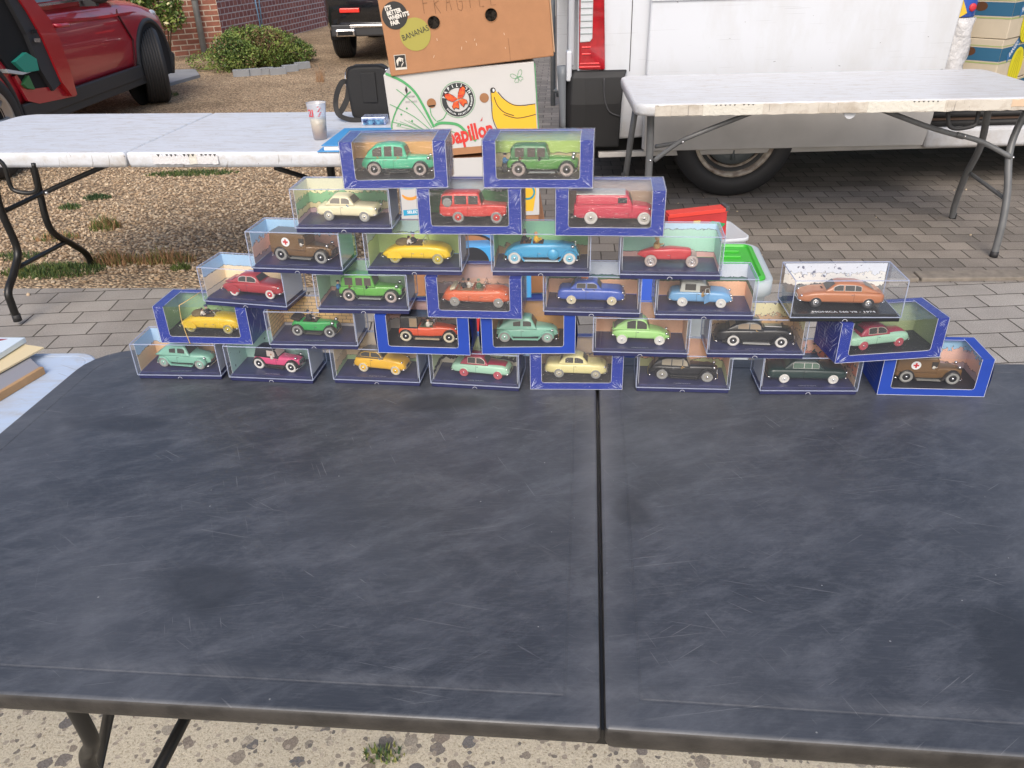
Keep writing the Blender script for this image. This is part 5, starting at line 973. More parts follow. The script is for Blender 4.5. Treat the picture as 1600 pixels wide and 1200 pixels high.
b = MB().tube([(-.096, .03, .21), (-.102, .03, .17), (-.10, .03, .15)], .003, 6).build('buckle', t, CHROME)
# drink cup
p0 = at(501, 217, z=TOP); t = T('drink_cup', 'clear plastic cup with a red number and amber drink inside', 'cup', (p0.x, p0.y, TOP)); t.scale = (.95, .95, .88)
b = MB(); b.lathe([(.027, 0), (.031, .07), (.0385, .150), (.040, .152), (.037, .150), (.030, .07), (.0255, .003), (0, .003)], n=32); b.build('cup_wall', t, glassy('cup_plastic', (.95, .96, .98), 1.4, .08, .30, (.80, .82, .86)))
q = NB('amber_drink'); sp = q.new('ShaderNodeSeparateXYZ'); q.l.new(q.tc.outputs['Object'], sp.inputs[0]); cc = q.ramp(q.math('ADD', q.math('MULTIPLY', sp.outputs[2], 9), q.math('MULTIPLY', q.noise(q.tc.outputs['Object'], 60, 4), .3)), [(.15, '#a4443a'), (.42, '#a27a4c'), (.75, '#b8a57c'), (.95, '#cfc8b0')]); q.out(Base_Color=cc, Roughness=.15)
b = MB(); b.lathe([(.0255, .004), (.029, .05), (.0325, .088), (0, .090)], n=28); b.build('drink', t, q.m)
RED = mat('red_print', '#c0303c', .5); b = MB()
for txt, a0 in (('2', -.62), ('1', -.28)):
    vs, fs = text_geo(txt, .042, .0008, .9); R = .0378; b.mat(RED).add([(R*math.sin(a0+v.x/R), -R*math.cos(a0+v.x/R), .112+v.y) for v in vs], fs)
for k in range(7):
    a = .25+.1*(k % 3); zz = .100+.006*k; b.add([(.0378*math.sin(a), -.0378*math.cos(a), zz), (.0378*math.sin(a+.22), -.0378*math.cos(a+.22), zz+.002), (.0378*math.sin(a+.2), -.0378*math.cos(a+.2), zz+.005), (.0378*math.sin(a+.02), -.0378*math.cos(a+.02), zz+.003)], [(0, 1, 2, 3)])
b.build('printed_number', t)
# blue hardback book
pa, pb, pc = at(500, 231, z=TOP+.01), at(541, 199, z=TOP+.01), at(640, 199, z=TOP+.01)
t = T('hardback_book', 'bright blue hardback book lying flat on the white table', 'book', (pa.x+.01, pa.y-.005, TOP), R_(-6))
BLUEC = mat('book_blue', '#3f93cf', .45)
MB().box((.14, .14, .0205), (.28, .30, .003)).build('cover', t, BLUEC, .001); MB().box((.135, .135, .0015), (.30, .31, .003)).build('back_cover', t, BLUEC, .001); MB().box((.142, .14, .011), (.27, .29, .0155)).build('pages', t, mat('book_pages', '#e4e6ea', .8, bump=.3, bscale=500))
p0 = at(566, 196, z=TOP); t = T('card_pack', 'small shiny blue and silver pack in front of the black bag', 'packet', (p0.x+.05, p0.y+.03, TOP), R_(-3))
MB().box((0, 0, .016), (.10, .07, .032)).build('pack', t, mat('foil_pack', '#7f93c4', .25, .5, col2='#cfd6e6', nscale=60), .003); MB().box((0, -.0365, .013), (.085, .002, .020)).build('pack_window', t, mat('foil_dark', '#2a3566', .2, .4, col2='#6fa9cf', nscale=90))
# comics, board and grey album on the pale blue table
ZC = TOP-.012
def sheet(name, label, cat, pts, z, th, m, edge=None, rise=0):
    c = sum((Vector((p.x, p.y, 0)) for p in pts), Vector())/len(pts); b = MB(); b.mat(m).prism([(p.x-c.x, p.y-c.y) for p in pts], th, 'XY', 0); o = b.build(name, loc=(c.x, c.y, z)); tag(o, label, cat); return o
def G(px, py, z): return at(px, py, z=z)
z = ZC+.012; a_ = [G(63, 574, z), G(-150, 700, z), G(-190, 600, z), G(30, 545, z)]
t = T('album', 'grey album with a brown spine lying lowest in the stack at left', 'album', (0, 0, ZC))
c0 = [Vector((p.x, p.y, 0)) for p in a_]; MB().prism([(p.x, p.y) for p in c0], .012, 'XY', .0005).build('cover', t, mat('album_grey', '#8d8c92', .6)); d = (c0[1]-c0[0]).normalized(); n = Vector((d.y, -d.x, 0)); n = n if n.y < 0 else -n
MB().prism([(v.x, v.y) for v in (c0[0], c0[1], c0[1]+n*.008, c0[0]+n*.008)], .014, 'XY', .0002).build('spine', t, mat('kraft_spine', '#b58f66', .7, noise=.2, nscale=40), .001)
z = ZC+.020; sheet('cream_board', 'cream coloured board lying over the grey album', 'board', [G(68, 541, z), G(-60, 612, z), G(-260, 590, z), G(-120, 532, z), G(35, 536, z)], ZC+.015, .003, mat('cream_board', '#d8c69f', .7))
z = ZC+.034; pts = [G(38, 524, z), G(-40, 573, z), G(-240, 560, z), G(-150, 524, z)]
t = T('comic_album', 'glossy comic album with red and cream cover on top of the stack', 'comic', (0, 0, ZC+.020))
MB().prism([(p.x, p.y) for p in pts], .010, 'XY', 0).build('pages', t, mat('comic_cover', '#cfdbe4', .3), .0006)
cc = pts[0]; e1 = (pts[3]-pts[0]); e2 = (pts[1]-pts[0])
def CP(u, v): q = cc+e1*u+e2*v; return (q.x, q.y)
MB().prism([CP(.12, .06), CP(.9, .1), CP(.7, .4), CP(.28, .34)], .0004, 'XY', .0101).build('cover_print', t, mat('print_red', '#8e2436', .3)); MB().prism([CP(.12, .45), CP(.8, .5), CP(.8, .75), CP(.1, .9)], .0004, 'XY', .0101).build('cover_print', t, mat('print_cream', '#d9c591', .3))

# ------------------------------------------------------------------ stack of fruit boxes
KRAFT = mat('kraft_board', '#aa7a56', .75, noise=.08, nscale=25, bump=.15, bscale=120); KRAFT2 = mat('kraft_shade', '#9c6f4c', .8, noise=.1, nscale=20); BOXW = mat('white_board', '#c4c2c0', .6, noise=.04, nscale=10); HOLE = mat('hole_dark', (.02, .015, .01), .9)
GREENP = mat('green_print', '#4f9d63', .6); YEL = mat('banana_yellow', '#e3b22f', .6); BLK = BLACKP
def rotm(o, roll, yaw): o.rotation_euler = (0, -R_(roll), R_(yaw))
def fbox(label, x, y, z, w_, d, h, m, roll=0, yaw=0, holes=((-.08, .15), (.09, .15)), hm=None, lid=None):
    t = T('fruit_box', label, 'cardboard box', (x, y, z), 0, 'stacked fruit boxes'); rotm(t, roll, yaw)
    b = MB().mat(m); b.box((w_/2, d/2, h/2), (w_, d, h-.002)); b.build('carton', t, bevel=.003)
    for hx, hz in holes: b = MB(); b.mat(hm or HOLE).lathe([(.0, -.0012), (.0175, -.0012)], (w_/2+hx, 0, hz), 'Y', 20); b.mat(KRAFT2); put(b, ringg(.0168, .0185), (w_/2+hx, -.0016, hz), (1, 0, 0), (0, 0, 1)); b.build('hand_hole', t)
    return t
def pr(t, geo, x, z, m, name, rot=0, y=-.0015): b = MB().mat(m); put(b, geo, (x, y, z), (1, 0, 0), (0, 0, 1), rot); return b.build(name, t)
X0, Y0 = -.33, 2.45
lowest = fbox('lowest box of the fruit box stack, pale blue with a dark stripe', X0+.02, Y0+.02, .0, .42, .38, .362, mat('pale_blue_board', '#a9c8df', .6), holes=())
pr(lowest, poly([(0, 0), (.42, 0), (.42, .028), (0, .028)]), 0, .325, mat('stripe_blue', '#4a5fae', .6), 'stripe')
k = fbox('plain kraft brown box in the middle of the fruit box stack', X0+.01, Y0, .362, .44, .38, .238, KRAFT, holes=((-.16, .02), (.18, .15)))
k = fbox('white fruit box with orange banana crest and blue banner lettering', X0, Y0-.005, .60, .43, .39, .212, KRAFT, yaw=1.5, holes=((-.05, .13),))
MB().box((.215, -.001, .119), (.432, .004, .184)).build('white_panel', k, BOXW)
pr(k, text_geo('nature', .020, .0003), .032, .128, mat('nature_blue', '#3b8fb5', .5), 'brand_print', y=-.0035)
arcp = [(.026*math.cos(R_(a)), .020*math.sin(R_(a))) for a in range(200, 341, 14)]; pr(k, stroke(arcp, [.004, .006, .008, .009, .010, .010, .010, .009, .008, .006, .004]), .032, .112, mat('crest_orange', '#e0963a', .5), 'banana_crest', y=-.0035)
pr(k, poly([(-.028, -.011), (.06, -.008), (.06, .010), (-.028, .007)]), .034, .050, mat('banner_blue', '#2f9cc4', .5), 'banner', y=-.0035); pr(k, text_geo('SELECTED', .0125, .0004), .046, .050, WHITEP, 'banner_print', y=-.0042)
pr(k, poly([(0, 0), (.04, 0), (.05, .06), (.045, .13), (.0, .14)]), .372, .04, YEL, 'yellow_print', y=-.0035); pr(k, ringg(.018, .024, 20), .395, .10, mat('teal_print', '#2f8fa0', .5), 'teal_print', y=-.0045)
# papillon box
k = fbox('white fruit box with green butterfly, round emblem and red lettering', X0-.002, Y0-.012, .812, .435, .39, .245, BOXW, 3.0, 1.5, holes=(), hm=KRAFT2)
MB().box((.2175, .195, .0105), (.429, .392, .020)).build('inner_tray', k, KRAFT)
for hx, hz in ((.128, .155), (.283, .157)): b = MB(); b.mat(KRAFT2); put(b, disc(.0135), (hx, -.0012, hz), (1, 0, 0), (0, 0, 1)); b.mat(HOLE); put(b, poly([(-.009, -.010), (.009, -.010), (.010, -.005), (-.010, -.006)]), (hx, -.0016, hz), (1, 0, 0), (0, 0, 1)) if hx < .2 else None; b.build('hand_hole', k)
em = (.206, .158)
b = MB().mat(GREENP); put(b, ringg(.0495, .0508, 48), (em[0], -.0014, em[1]), (1, 0, 0), (0, 0, 1)); b.build('emblem_border', k)
b = MB().mat(mat('emblem_grey', '#34393a', .5)); put(b, ringg(.0335, .0468, 48), (em[0], -.0014, em[1]), (1, 0, 0), (0, 0, 1)); b.build('emblem_ring', k)
b = MB().mat(WHITEP)
for txt, size, a0, a1, Rr, flip in (('PAPILLON', .0125, 165, 30, .040, 1), ('SPECIAL SELECTION BANANAS', .0058, 215, 372, .0405, -1)):
    for i, ch in enumerate(txt):
        if ch == ' ': continue
        a = R_(a0+(a1-a0)*i/(len(txt)-1)); put(b, text_geo(ch, size, .0003, .9), (em[0]+Rr*math.cos(a), -.0022, em[1]+Rr*math.sin(a)), (1, 0, 0), (0, 0, 1), a-math.pi/2 if flip > 0 else a+math.pi/2)
b.build('emblem_print', k)
def butterfly(s_, rot, mats, fill=True):
    wing = [(0, .1), (.25, .55), (.6, .95), (1.0, 1.05), (1.15, .8), (.95, .35), (.55, .02)]; low = [(.0, -.05), (.5, -.05), (.8, -.35), (.75, -.7), (.5, -.6), (.25, -.85), (.08, -.5)]
    out = []
    for sx in (-1, 1):
        for w_ in (wing, low): out.append([(sx*x*s_, y*s_) for x, y in w_])
    return out
for i, w_ in enumerate(butterfly(.030, 0, 0)): pr(k, poly(w_), em[0], em[1], mat('butterfly_dark', '#5a1f14', .5), 'butterfly_outline', R_(18), y=-.0026-.0001*i); pr(k, poly([(x*.9+.0008*(1 if x > 0 else -1), y*.9) for x, y in w_]), em[0], em[1], mat('butterfly_orange', '#dd6a2c', .5, col2='#c23b2a', nscale=120), 'butterfly_wing', R_(18), y=-.0031-.0001*i)
pr(k, text_geo('papillon', .064, .0022, .70), .232, .060, mat('papillon_red', '#cf3a34', .5), 'brand_print', R_(7)); pr(k, poly([(-.003, 0), (.003, .002), (.005, .012)]), .268, .092, RED, 'accent_print')
# large green line butterfly on the left
b = MB().mat(GREENP)
for path, wd in (([(-.055, 0), (-.03, .05), (.0, .085), (.02, .10)], .004), ([(.075, -.005), (.05, .06), (.03, .10), (.0, .13), (-.045, .155)], .007), ([(.078, .0), (.10, .005), (.145, -.004), (.17, -.03), (.195, -.055)], .008), ([(.07, -.02), (.02, .03), (-.045, .07)], .002), ([(.07, -.01), (.03, .06), (-.02, .11)], .002), ([(.08, -.02), (.12, -.02), (.16, -.04)], .002), ([(.08, -.03), (.11, -.035), (.14, -.05)], .0018), ([(.065, -.035), (.01, .0), (-.045, .02)], .002), ([(.06, -.05), (.0, -.03), (-.045, -.02)], .006), ([(.083, .012), (.072, .03), (.070, .05)], .0025), ([(.085, .010), (.105, .017), (.118, .034)], .0025)):
    P = [(max(.003, q.x+.052), q.y+.092) for q in smooth_path([Vector((x, z_, 0)) for x, z_ in path], 5)]; put(b, stroke(P, wd), (0, -.0013, 0), (1, 0, 0), (0, 0, 1))
for i in range(16):
    x, z_ = random.uniform(.012, .12), random.uniform(.05, .20)
    if z_ < .215-x*.95: put(b, disc(random.uniform(.0012, .003), 8), (x, -.0013, z_), (1, 0, 0), (0, 0, 1))
for i in range(7): put(b, stroke([(.118+.004*i, .068-.0035*i), (.016+.013*i, .10+.015*i-.012*i*i*.3)], .0010), (0, -.0013, 0), (1, 0, 0), (0, 0, 1))
b.build('butterfly_print', k)
pr(k, stroke([(.010, .018), (.026, -.012), (.030, -.04)][::-1], [.006, .014, .009]), .108, .065, WHITEP, 'butterfly_body', y=-.002)
for a_, c_ in (((.030, .012), (.0, 0)),): 
    for w_ in butterfly(.016, 0, 0): pr(k, stroke(w_+[w_[0]], .0011), .385, .205, GREENP, 'butterfly_print', R_(20))
pr(k, poly([(0, -.012), (.004, 0), (.001, .013), (-.004, .002)]), .060, .196, BLK, 'leaf_print'); 
for i in range(2): pr(k, text_geo(('SYSTEM', 'ECO PACK')[i], .007, .0001), .070, .178-.014*i, mat('grey_print', '#8d8d8d', .6), 'small_print')
# bananas on the right
ban = [(.0, .085), (-.012, .088), (-.014, .068), (-.010, .045), (-.014, .01), (.0, -.03), (.03, -.06), (.08, -.07), (.115, -.06), (.115, .036), (.085, .032), (.05, .040), (.018, .06)]
pr(k, poly(ban), .316, .092, YEL, 'banana_print')
for pth in ([(.008, .078), (.03, .052), (.06, .036), (.115, .036)], [(-.012, .088), (-.013, .05), (-.013, .005), (.0, -.03), (.04, -.062)], [(-.004, .065), (.004, .04), (.022, .02), (.05, .008)], [(.02, .014), (.06, .0), (.115, .006)], [(.03, -.035), (.07, -.05), (.115, -.05)]): pr(k, stroke([tuple(q)[:2] for q in smooth_path([Vector((x, z_, 0)) for x, z_ in pth])], .0022), .316, .092, BLK, 'banana_line', y=-.0021)
pr(k, ringg(0.001, .008, 14), .310, .176, BLK, 'banana_stem', y=-.002); pr(k, disc(.0045, 12, .7, 1), .312, .176, WHITEP, 'banana_stem', y=-.0026)
MB().box((.4365, .195, .133), (.002, .385, .21)).build('green_side', k, GREENP)
# brown box on top
k = fbox('kraft brown fruit box with black and olive discs, topmost of the stack', X0+.008, Y0-.02, 1.050, .470, .40, .265, KRAFT, 5.0, 1.5, holes=((-.091, .127), (.070, .128)))
pr(k, disc(.0355, 40), .040, .157, mat('disc_black', '#2b2a2a', .6), 'black_disc')
for i, s_ in enumerate(("IT'S", 'BETTER', "WHEN IT'S", 'FAIR')): pr(k, text_geo(s_, .0148, .0008, .82, align='LEFT'), .016+.003*i, .176-.0130*i, mat('disc_white', '#d9d4cc', .6), 'disc_print', R_(8), y=-.0022)
pr(k, disc(.043, 40), .088, .103, mat('disc_olive', '#a09848', .6), 'olive_disc', y=-.0011); pr(k, text_geo('BANANAS', .0215, .0, .82), .089, .106, BLK, 'handwriting', R_(14), y=-.0020)
FR = {'F': [[(0, 0), (0, 1)], [(0, 1), (.6, 1)], [(0, .5), (.5, .5)]], 'R': [[(0, 0), (0, 1)], [(0, 1), (.5, .95), (.5, .6), (0, .5)], [(0, .5), (.6, 0)]], 'A': [[(0, 0), (.3, 1), (.6, 0)], [(.15, .4), (.5, .4)]], 'G': [[(.6, .8), (.3, 1), (0, .6), (.05, .1), (.4, 0), (.6, .15), (.6, .45), (.3, .45)]], 'I': [[(.2, 0), (.2, 1)]], 'L': [[(0, 1), (0, 0), (.5, 0)]], 'E': [[(.55, 0), (0, 0), (0, 1), (.55, 1)], [(0, .5), (.4, .5)]]}
b = MB().mat(mat('pen_grey', '#6b4c34', .7))
for i, ch in enumerate('FRAGILE'):
    for st in FR[ch]: put(b, stroke([(x*.024, z_*.052) for x, z_ in st], .0011), (.122+i*.031, -.0012, .152-(.004 if i in (1, 3) else 0)), (1, 0, 0), (0, 0, 1))
b.build('handwriting', k)
fx, fz = .034, .036; pr(k, poly([(-.0165, -.020), (.0165, -.020), (.0165, .020), (-.0165, .020)]), fx, fz, mat('sticker_white', '#cfc8bd', .6), 'sticker', R_(-2)); pr(k, poly([(-.015, -.0135), (.015, -.0135), (.015, .0185), (-.015, .0185)]), fx, fz, mat('disc_black', '#2b2a2a', .6), 'sticker_ground', R_(-2), y=-.0021)
pr(k, stroke([(-.009, -.008), (-.008, .004), (-.001, .011), (.008, .008), (.006, .0)], [.002, .007, .006, .004, .002]), fx, fz, mat('sticker_white', '#cfc8bd', .6), 'sticker_mark', y=-.0027); pr(k, disc(.0032, 14), fx+.001, fz+.005, mat('sticker_white', '#cfc8bd', .6), 'sticker_mark', y=-.0029); pr(k, stroke([(.010, .0), (.004, -.006), (.001, -.012)], [.001, .003, .001]), fx, fz, mat('sticker_white', '#cfc8bd', .6), 'sticker_mark', y=-.0027)
pr(k, stroke([(0, 0), (.001, .03), (.0, .06)], .0008), .345, .004, mat('pen_grey', '#6b4c34', .7), 'crease_line'); MB().box((.4725, .20, .135), (.004, .39, .25)).build('side_flap', k, mat('kraft_pale', '#c4a589', .8), .002)
for i in range(8): a = random.uniform(.1, .36); MB().box((a, -.0013, random.uniform(.03, .10)), (.0012, .0004, random.uniform(.003, .009)), tilt=('Y', random.uniform(-.6, .6))).build('paper_scuff', k, mat('scuff', '#d8c2ac', .9))
# carton with steering wheel picture in front of the stack
t = T('toy_carton', 'blue and red carton with a dark steering wheel picture behind the cases', 'carton', (-.235, 2.18, .30), R_(2)); MB().box((.15, .03, .16), (.30, .06, .32)).build('carton', t, mat('carton_blue', '#4aa0dc', .4), .002)
MB().box((.15, .06, -.15), (.24, .2, .30)).build('support_crate', t, KRAFT2, .002)
pr(t, ringg(.085, .120, 40), .13, .27, mat('wheel_dark', '#33353c', .4), 'wheel_picture'); pr(t, ringg(.092, .104, 40), .13, .27, mat('wheel_blue', '#4f86c4', .4), 'wheel_highlight', y=-.002); pr(t, poly([(-.12, 0), (.15, 0), (.15, .02), (-.12, .10)]), .15, .055, mat('carton_red', '#c93a3c', .4), 'red_band'); pr(t, disc(.05, 30), .13, .27, mat('wheel_dark', '#33353c', .4), 'wheel_hub')
pr(t, poly([(-.15, -.01), (.15, -.01), (.15, .03), (-.15, .03)]), .15, .02, mat('carton_navy', '#5b6fb5', .4), 'navy_band')
# storage tub with green lid, white bin and red game box on it
cA, cB = at(1206, 440, z=.33), at(1188, 378, z=.33)
t = T('storage_tub', 'clear plastic storage tub with a bright green lid', 'storage box', (cA.x, cA.y, 0), R_(-7)); x1, x0, y0, y1 = 0, -.36, 0, .40
b = MB(); b.rings([[(x, y, z_) for x, y in rr(x0, x1, y0, y1, (.05, .05, .05, .05), d)] for d, z_ in ((.035, 0.001), (.005, .27), (-.012, .275), (-.012, .325), (0, .33), (.012, .325))], cap=False); b.build('tub', t, glassy('tub_plastic', (.9, .93, .96), 1.4, .15, .55, (.68, .76, .82)))
LIDG = mat('lid_green', '#3fae36', .45); b = MB(); b.rings([[(x, y, z_) for x, y in rr(x0, x1, y0, y1, (.05, .05, .05, .05), d)] for d, z_ in ((.014, .31), (.014, .332), (.03, .336), (.034, .326))]); b.build('lid', t, LIDG, .001)
for i in range(5): yy = y0+.07+i*.06; MB().box(((x0+x1)/2, yy, .329), (.22, .018, .012)).build('lid_rib', t, LIDG, .004)
MB().box((x0+.10, y0+.12, .333), (.04, .03, .012)).build('lid_clip', t, mat('clip_yellow', '#e0c52e', .4), .004)
t = T('plastic_bin', 'white plastic bin holding red game box behind the green lid tub', 'bin', (at(1095, 372, y=3.28).x, 3.30, 0), R_(8)); b = MB(); b.rings([[(x, y, z_) for x, y in rr(-.19, .19, -.08, .16, (.03, .03, .03, .03), d)] for d, z_ in ((.03, .001), (.003, .24), (-.006, .245), (-.006, .26), (.004, .26), (.035, .01))]); b.build('bin_wall', t, mat('bin_white', '#c9cdd2', .4))
pA = at(1044, 334, y=3.27); pB = at(1140, 321, y=3.27); t = T('game_box', 'red flat game box standing upright in the white bin', 'game box', (pA.x, 3.25, .20), R_(6)); wB = pB.x-pA.x; hB = pA.z-.20
MB().box((wB/2, .03, hB/2), (wB, .06, hB), tilt=('Y', -.05)).build('box', t, mat('game_red', '#c23a3c', .5, noise=.2, nscale=14), .002); MB().box((wB/2, .028, hB+.001), (wB*1.0, .062, .016), tilt=('Y', -.05)).build('lid_band', t, mat('game_bright_red', '#dc463c', .45), .001)
MB().box((wB-.004, .028, hB+.012), (.018, .064, .022)).build('corner_cap', t, mat('cap_grey', '#4d4c4e', .5), .002); pr(t, poly([(0, 0), (.06, -.02), (.09, .015), (.03, .03)]), wB*.62, .10, mat('game_green', '#2f9a5c', .5), 'green_print', y=-.003); pr(t, poly([(0, 0), (.03, 0), (.03, .03), (0, .03)]), wB*.42, .105, mat('game_yellow', '#d9c65a', .5), 'yellow_print', y=-.003)
# blue tub just seen between cases
t = T('blue_bucket', 'royal blue plastic bucket behind the peach backdrop case', 'bucket', (at(1010, 470, y=2.5).x+.02, 2.55, 0)); MB().lathe([(.09, .0), (.13, .30), (.138, .30), (.138, .315), (.125, .315), (.085, .01), (0, .01)], n=32).build('bucket_wall', t, mat('bucket_blue', '#2f55b5', .35)); MB().tube([(.13*math.cos(a), -.02, .29-.09*math.sin(a)) for a in np.linspace(0, math.pi, 14)], .003, 6).build('handle', t, CHROME)

# ================================================================== VAN

q = NB('van_white'); v_ = q.tc.outputs['Object']; sp = q.new('ShaderNodeSeparateXYZ'); q.l.new(v_, sp.inputs[0])
c_ = q.mix(q.ramp(q.noise(q.map(v_, (4, 4, 1.5)), 1, 6, .7), [(.45, 0.), (.75, .35)]), '#c8ccd3', '#a9a69f'); c_ = q.mix(q.math('MULTIPLY', q.ramp(sp.outputs[2], [(.25, .7), (.75, .0)]), q.ramp(q.noise(v_, 7, 6, .7), [(.4, .2), (.7, 1.)])), c_, '#94897b')
c_ = q.mix(q.math('MULTIPLY', q.math('GREATER_THAN', q.noise(q.map(v_, (30, 30, 55)), 1, 2), .765), .7), c_, '#55585c'); c_ = q.mix(q.math('MULTIPLY', q.math('GREATER_THAN', q.noise(q.map(v_, (3, 3, 260), rot=(0, .12, 0)), 1, 1), .74), .35), c_, '#6d7075')
q.bump(q.noise(v_, 1.6, 2), .25, .02); VW = q.out(Base_Color=c_, Roughness=.3, Coat_Weight=.3)
VD = mat('van_lower_shade', '#bdbab6', .4, noise=.1, nscale=8); VB = mat('bumper_black', (.012, .012, .013), .6, bump=.3, bscale=400); SEAM = mat('seam_dark', (.06, .06, .065), .7)  # lower van greyer: shading of the turned-under panel put into its colour
YV = 4.80
t = T('delivery_van', 'white delivery van with its sliding side door open', 'van', (.40, YV, 0))
def V(x, y=0, z=0): return (x-.40, y, z)
b = MB().mat(VW)                                             # side skin, opening 2.52..3.72
arch = [(1.35+.43*math.cos(a)-.40, .36+.43*math.sin(a)) for a in np.linspace(math.pi, 0, 18)]
b.prism([(.02, .34)]+[p for p in arch if p[1] > .34]+[(2.10, .30), (2.10, 2.25), (.02, 2.25)], .05, 'XZ', 0)
b.prism([(2.10, .46), (3.32, .46), (3.32, .50), (2.10, .50)], .05, 'XZ', 0); b.prism([(2.10, 1.98), (3.32, 1.98), (3.32, 2.25), (2.10, 2.25)], .05, 'XZ', 0); b.prism([(3.32, .30), (5.2, .30), (5.2, 1.15), (4.5, 1.95), (4.2, 2.25), (3.32, 2.25)], .05, 'XZ', 0)
b.prism([(.02, .34), (5.2, .34), (5.2, 1.15), (4.5, 1.95), (4.2, 2.25), (.02, 2.25)], .05, 'XZ', 1.85); b.box((2.1, .95, 2.26), (4.2, 1.9, .04)); b.box((.03, .95, 1.75), (.04, 1.8, 1.0)); b.box((5.2, .95, .72), (.05, 1.9, .85))
b.build('body', t, bevel=.012)
b = MB().mat(mat('van_floor', '#5d5a56', .7)); b.box((2.7, .95, .46), (1.9, 1.75, .04)); b.mat(mat('van_inside', '#6e6d6b', .8)).box((1.5, .95, 1.4), (.04, 1.75, 1.6)); b.box((3.5, .95, 1.35), (.04, 1.75, 1.6)); b.build('cargo_bay', t)
MB().box((2.6, .95, .30), (5.1, 1.7, .16)).build('underbody', t, mat('underbody', (.012, .012, .012), .9))
ds = MB().mat(VW); ds.prism([(.40, .295), (2.045, .285), (2.075, .44), (2.085, .60), (2.105, 1.05), (2.12, 1.9), (.42, 1.9), (.402, .60)], .035, 'XZ', -.055); dr = ds.build('sliding_door', t, bevel=.012, seg=3)
MB().prism([(.41, .29), (2.045, .28), (2.07, .435), (2.07, .53), (.405, .535)], .012, 'XZ', -.066).build('lower_panel', dr, VD, .004); MB().box((1.25, -.060, 1.088), (1.68, .012, .010)).build('body_crease', dr, VW, .003)
MB().box((1.245, -.064, .545), (1.66, .012, .045)).build('rubbing_strip', dr, mat('strip_black', (.03, .03, .032), .5), .004)
MB().box((.315, -.0015, 1.3), (.004, .004, 1.15)).build('panel_seam', t, SEAM)
for r_ in ((.0, .006), ): pass
b = MB(); b.rings([[(x, y, z_) for x, y, z_ in pts] for pts in ([(-.045, .30, .315), (-.045, .05, .315), (-.02, -.03, .315), (.06, -.045, .315), (.265, -.045, .315), (.265, .04, .315), (.0, .06, .315), (0, .30, .315)], [(-.05, .30, .56), (-.05, .04, .56), (-.02, -.045, .56), (.06, -.06, .56), (.27, -.055, .56), (.27, .04, .56), (0, .06, .56), (0, .3, .56)], [(-.04, .30, .70), (-.04, .05, .70), (-.015, -.03, .70), (.06, -.045, .70), (.285, -.04, .70), (.285, .04, .70), (0, .06, .7), (0, .3, .7)], [(-.02, .30, .735), (-.02, .06, .735), (.0, -.01, .735), (.06, -.02, .735), (.30, -.02, .735), (.30, .04, .735), (.0, .06, .735), (0, .3, .735)])], smooth=False); b.build('rear_bumper', t, VB, .008)
b = MB(); b.tube(smooth_path([(.165, -.062, .70), (.17, -.062, .60), (.20, -.062, .52), (.265, -.058, .49)]), .004, 6); b.build('bumper_groove', t, SEAM)
MB().box((1.0, -.0, .21), (.0, .0, .0)) if False else None
LR = mat('lamp_red', '#a80f1e', .12, coat=1, noise=.35, nscale=25); LW = mat('lamp_clear', (.55, .57, .6), .15, coat=1)
b = MB(); b.prism([(.026, .742), (.175, .738), (.158, 1.15), (.14, 1.6), (.02, 1.6)], .03, 'XZ', -.022); tl = b.build('tail_lamp', t, LR, .008)
b = MB(); b.prism([(.030, .885), (.085, .888), (.098, .905), (.098, 1.5), (.03, 1.5)], .012, 'XZ', -.028); b.build('clear_lens', tl, LW, .004)
for i in range(14): MB().box((.063, -.0305, .93+i*.032), (.066, .004, .003)).build('lens_rib', tl, mat('rib_grey', '#8d9a98', .3))
for i, (z_, w_) in enumerate(((.86, .05), (.825, .05), (.775, .11), (.757, .12))): MB().box((.065+.02*(i > 1), -.025, z_), (w_, .008, .006)).build('lens_bar', tl, mat('lamp_bright', '#ff3a3f', .2), .002)
MB().box((-.015, .06, 1.38), (.035, .10, 1.25)).build('rear_door', t, mat('van_grey', '#a9adb3', .35), .01); MB().box((-.028, .02, .76), (.03, .07, .16)).build('hinge', t, VW, .008); b = MB(); b.rings([[(-.075+.02*math.sin(z_*6), .02, z_), (-.045, .0, z_), (-.045, .05, z_), (-.08, .05, z_)] for z_ in np.linspace(.40, .76, 8)]); b.build('step', t, mat('step_grey', '#6f747a', .5))
def bigwheel(parent, x, y, z, R, wd, rimm, axis='Y', capm=None, side=-1, turn=0, spokes=True):
    b = MB().mat(RUB); pr_ = [(R*.62, -wd*.05), (R*.66, -wd*.45), (R*.80, -wd*.5), (R*.93, -wd*.48), (R*.99, -wd*.38)]
    for i in range(7):
        a = -wd*.32+wd*.64*i/6; pr_ += [(R, a-wd*.035), (R, a+wd*.035), (R*.975, a+wd*.038), (R*.975, a+wd*.065)]
    pr_ += [(R*.99, wd*.38), (R*.93, wd*.48), (R*.80, wd*.5), (R*.66, wd*.45), (R*.60, wd*.2)]
    b.lathe(pr_, (0, 0, 0), 'Y', 48); o = b.build('wheel', parent, loc=(x, y, z)); o.rotation_euler = (0, 0, turn+(math.pi if side > 0 else 0))
    b = MB().mat(rimm); b.lathe([(R*.68, -wd*.44), (R*.665, -wd*.50), (R*.62, -wd*.46), (R*.60, -wd*.30), (R*.56, -wd*.26), (R*.52, -wd*.30), (R*.5, -wd*.2)], (0, 0, 0), 'Y', 40, cap=False)
    for k_ in range(10 if spokes else 0):
        a = k_*math.pi/5; b.tube([(0, -wd*.30, 0), (R*.62*math.cos(a), -wd*.34, R*.62*math.sin(a))], R*.045, 6)
    b.build('rim', o); return o
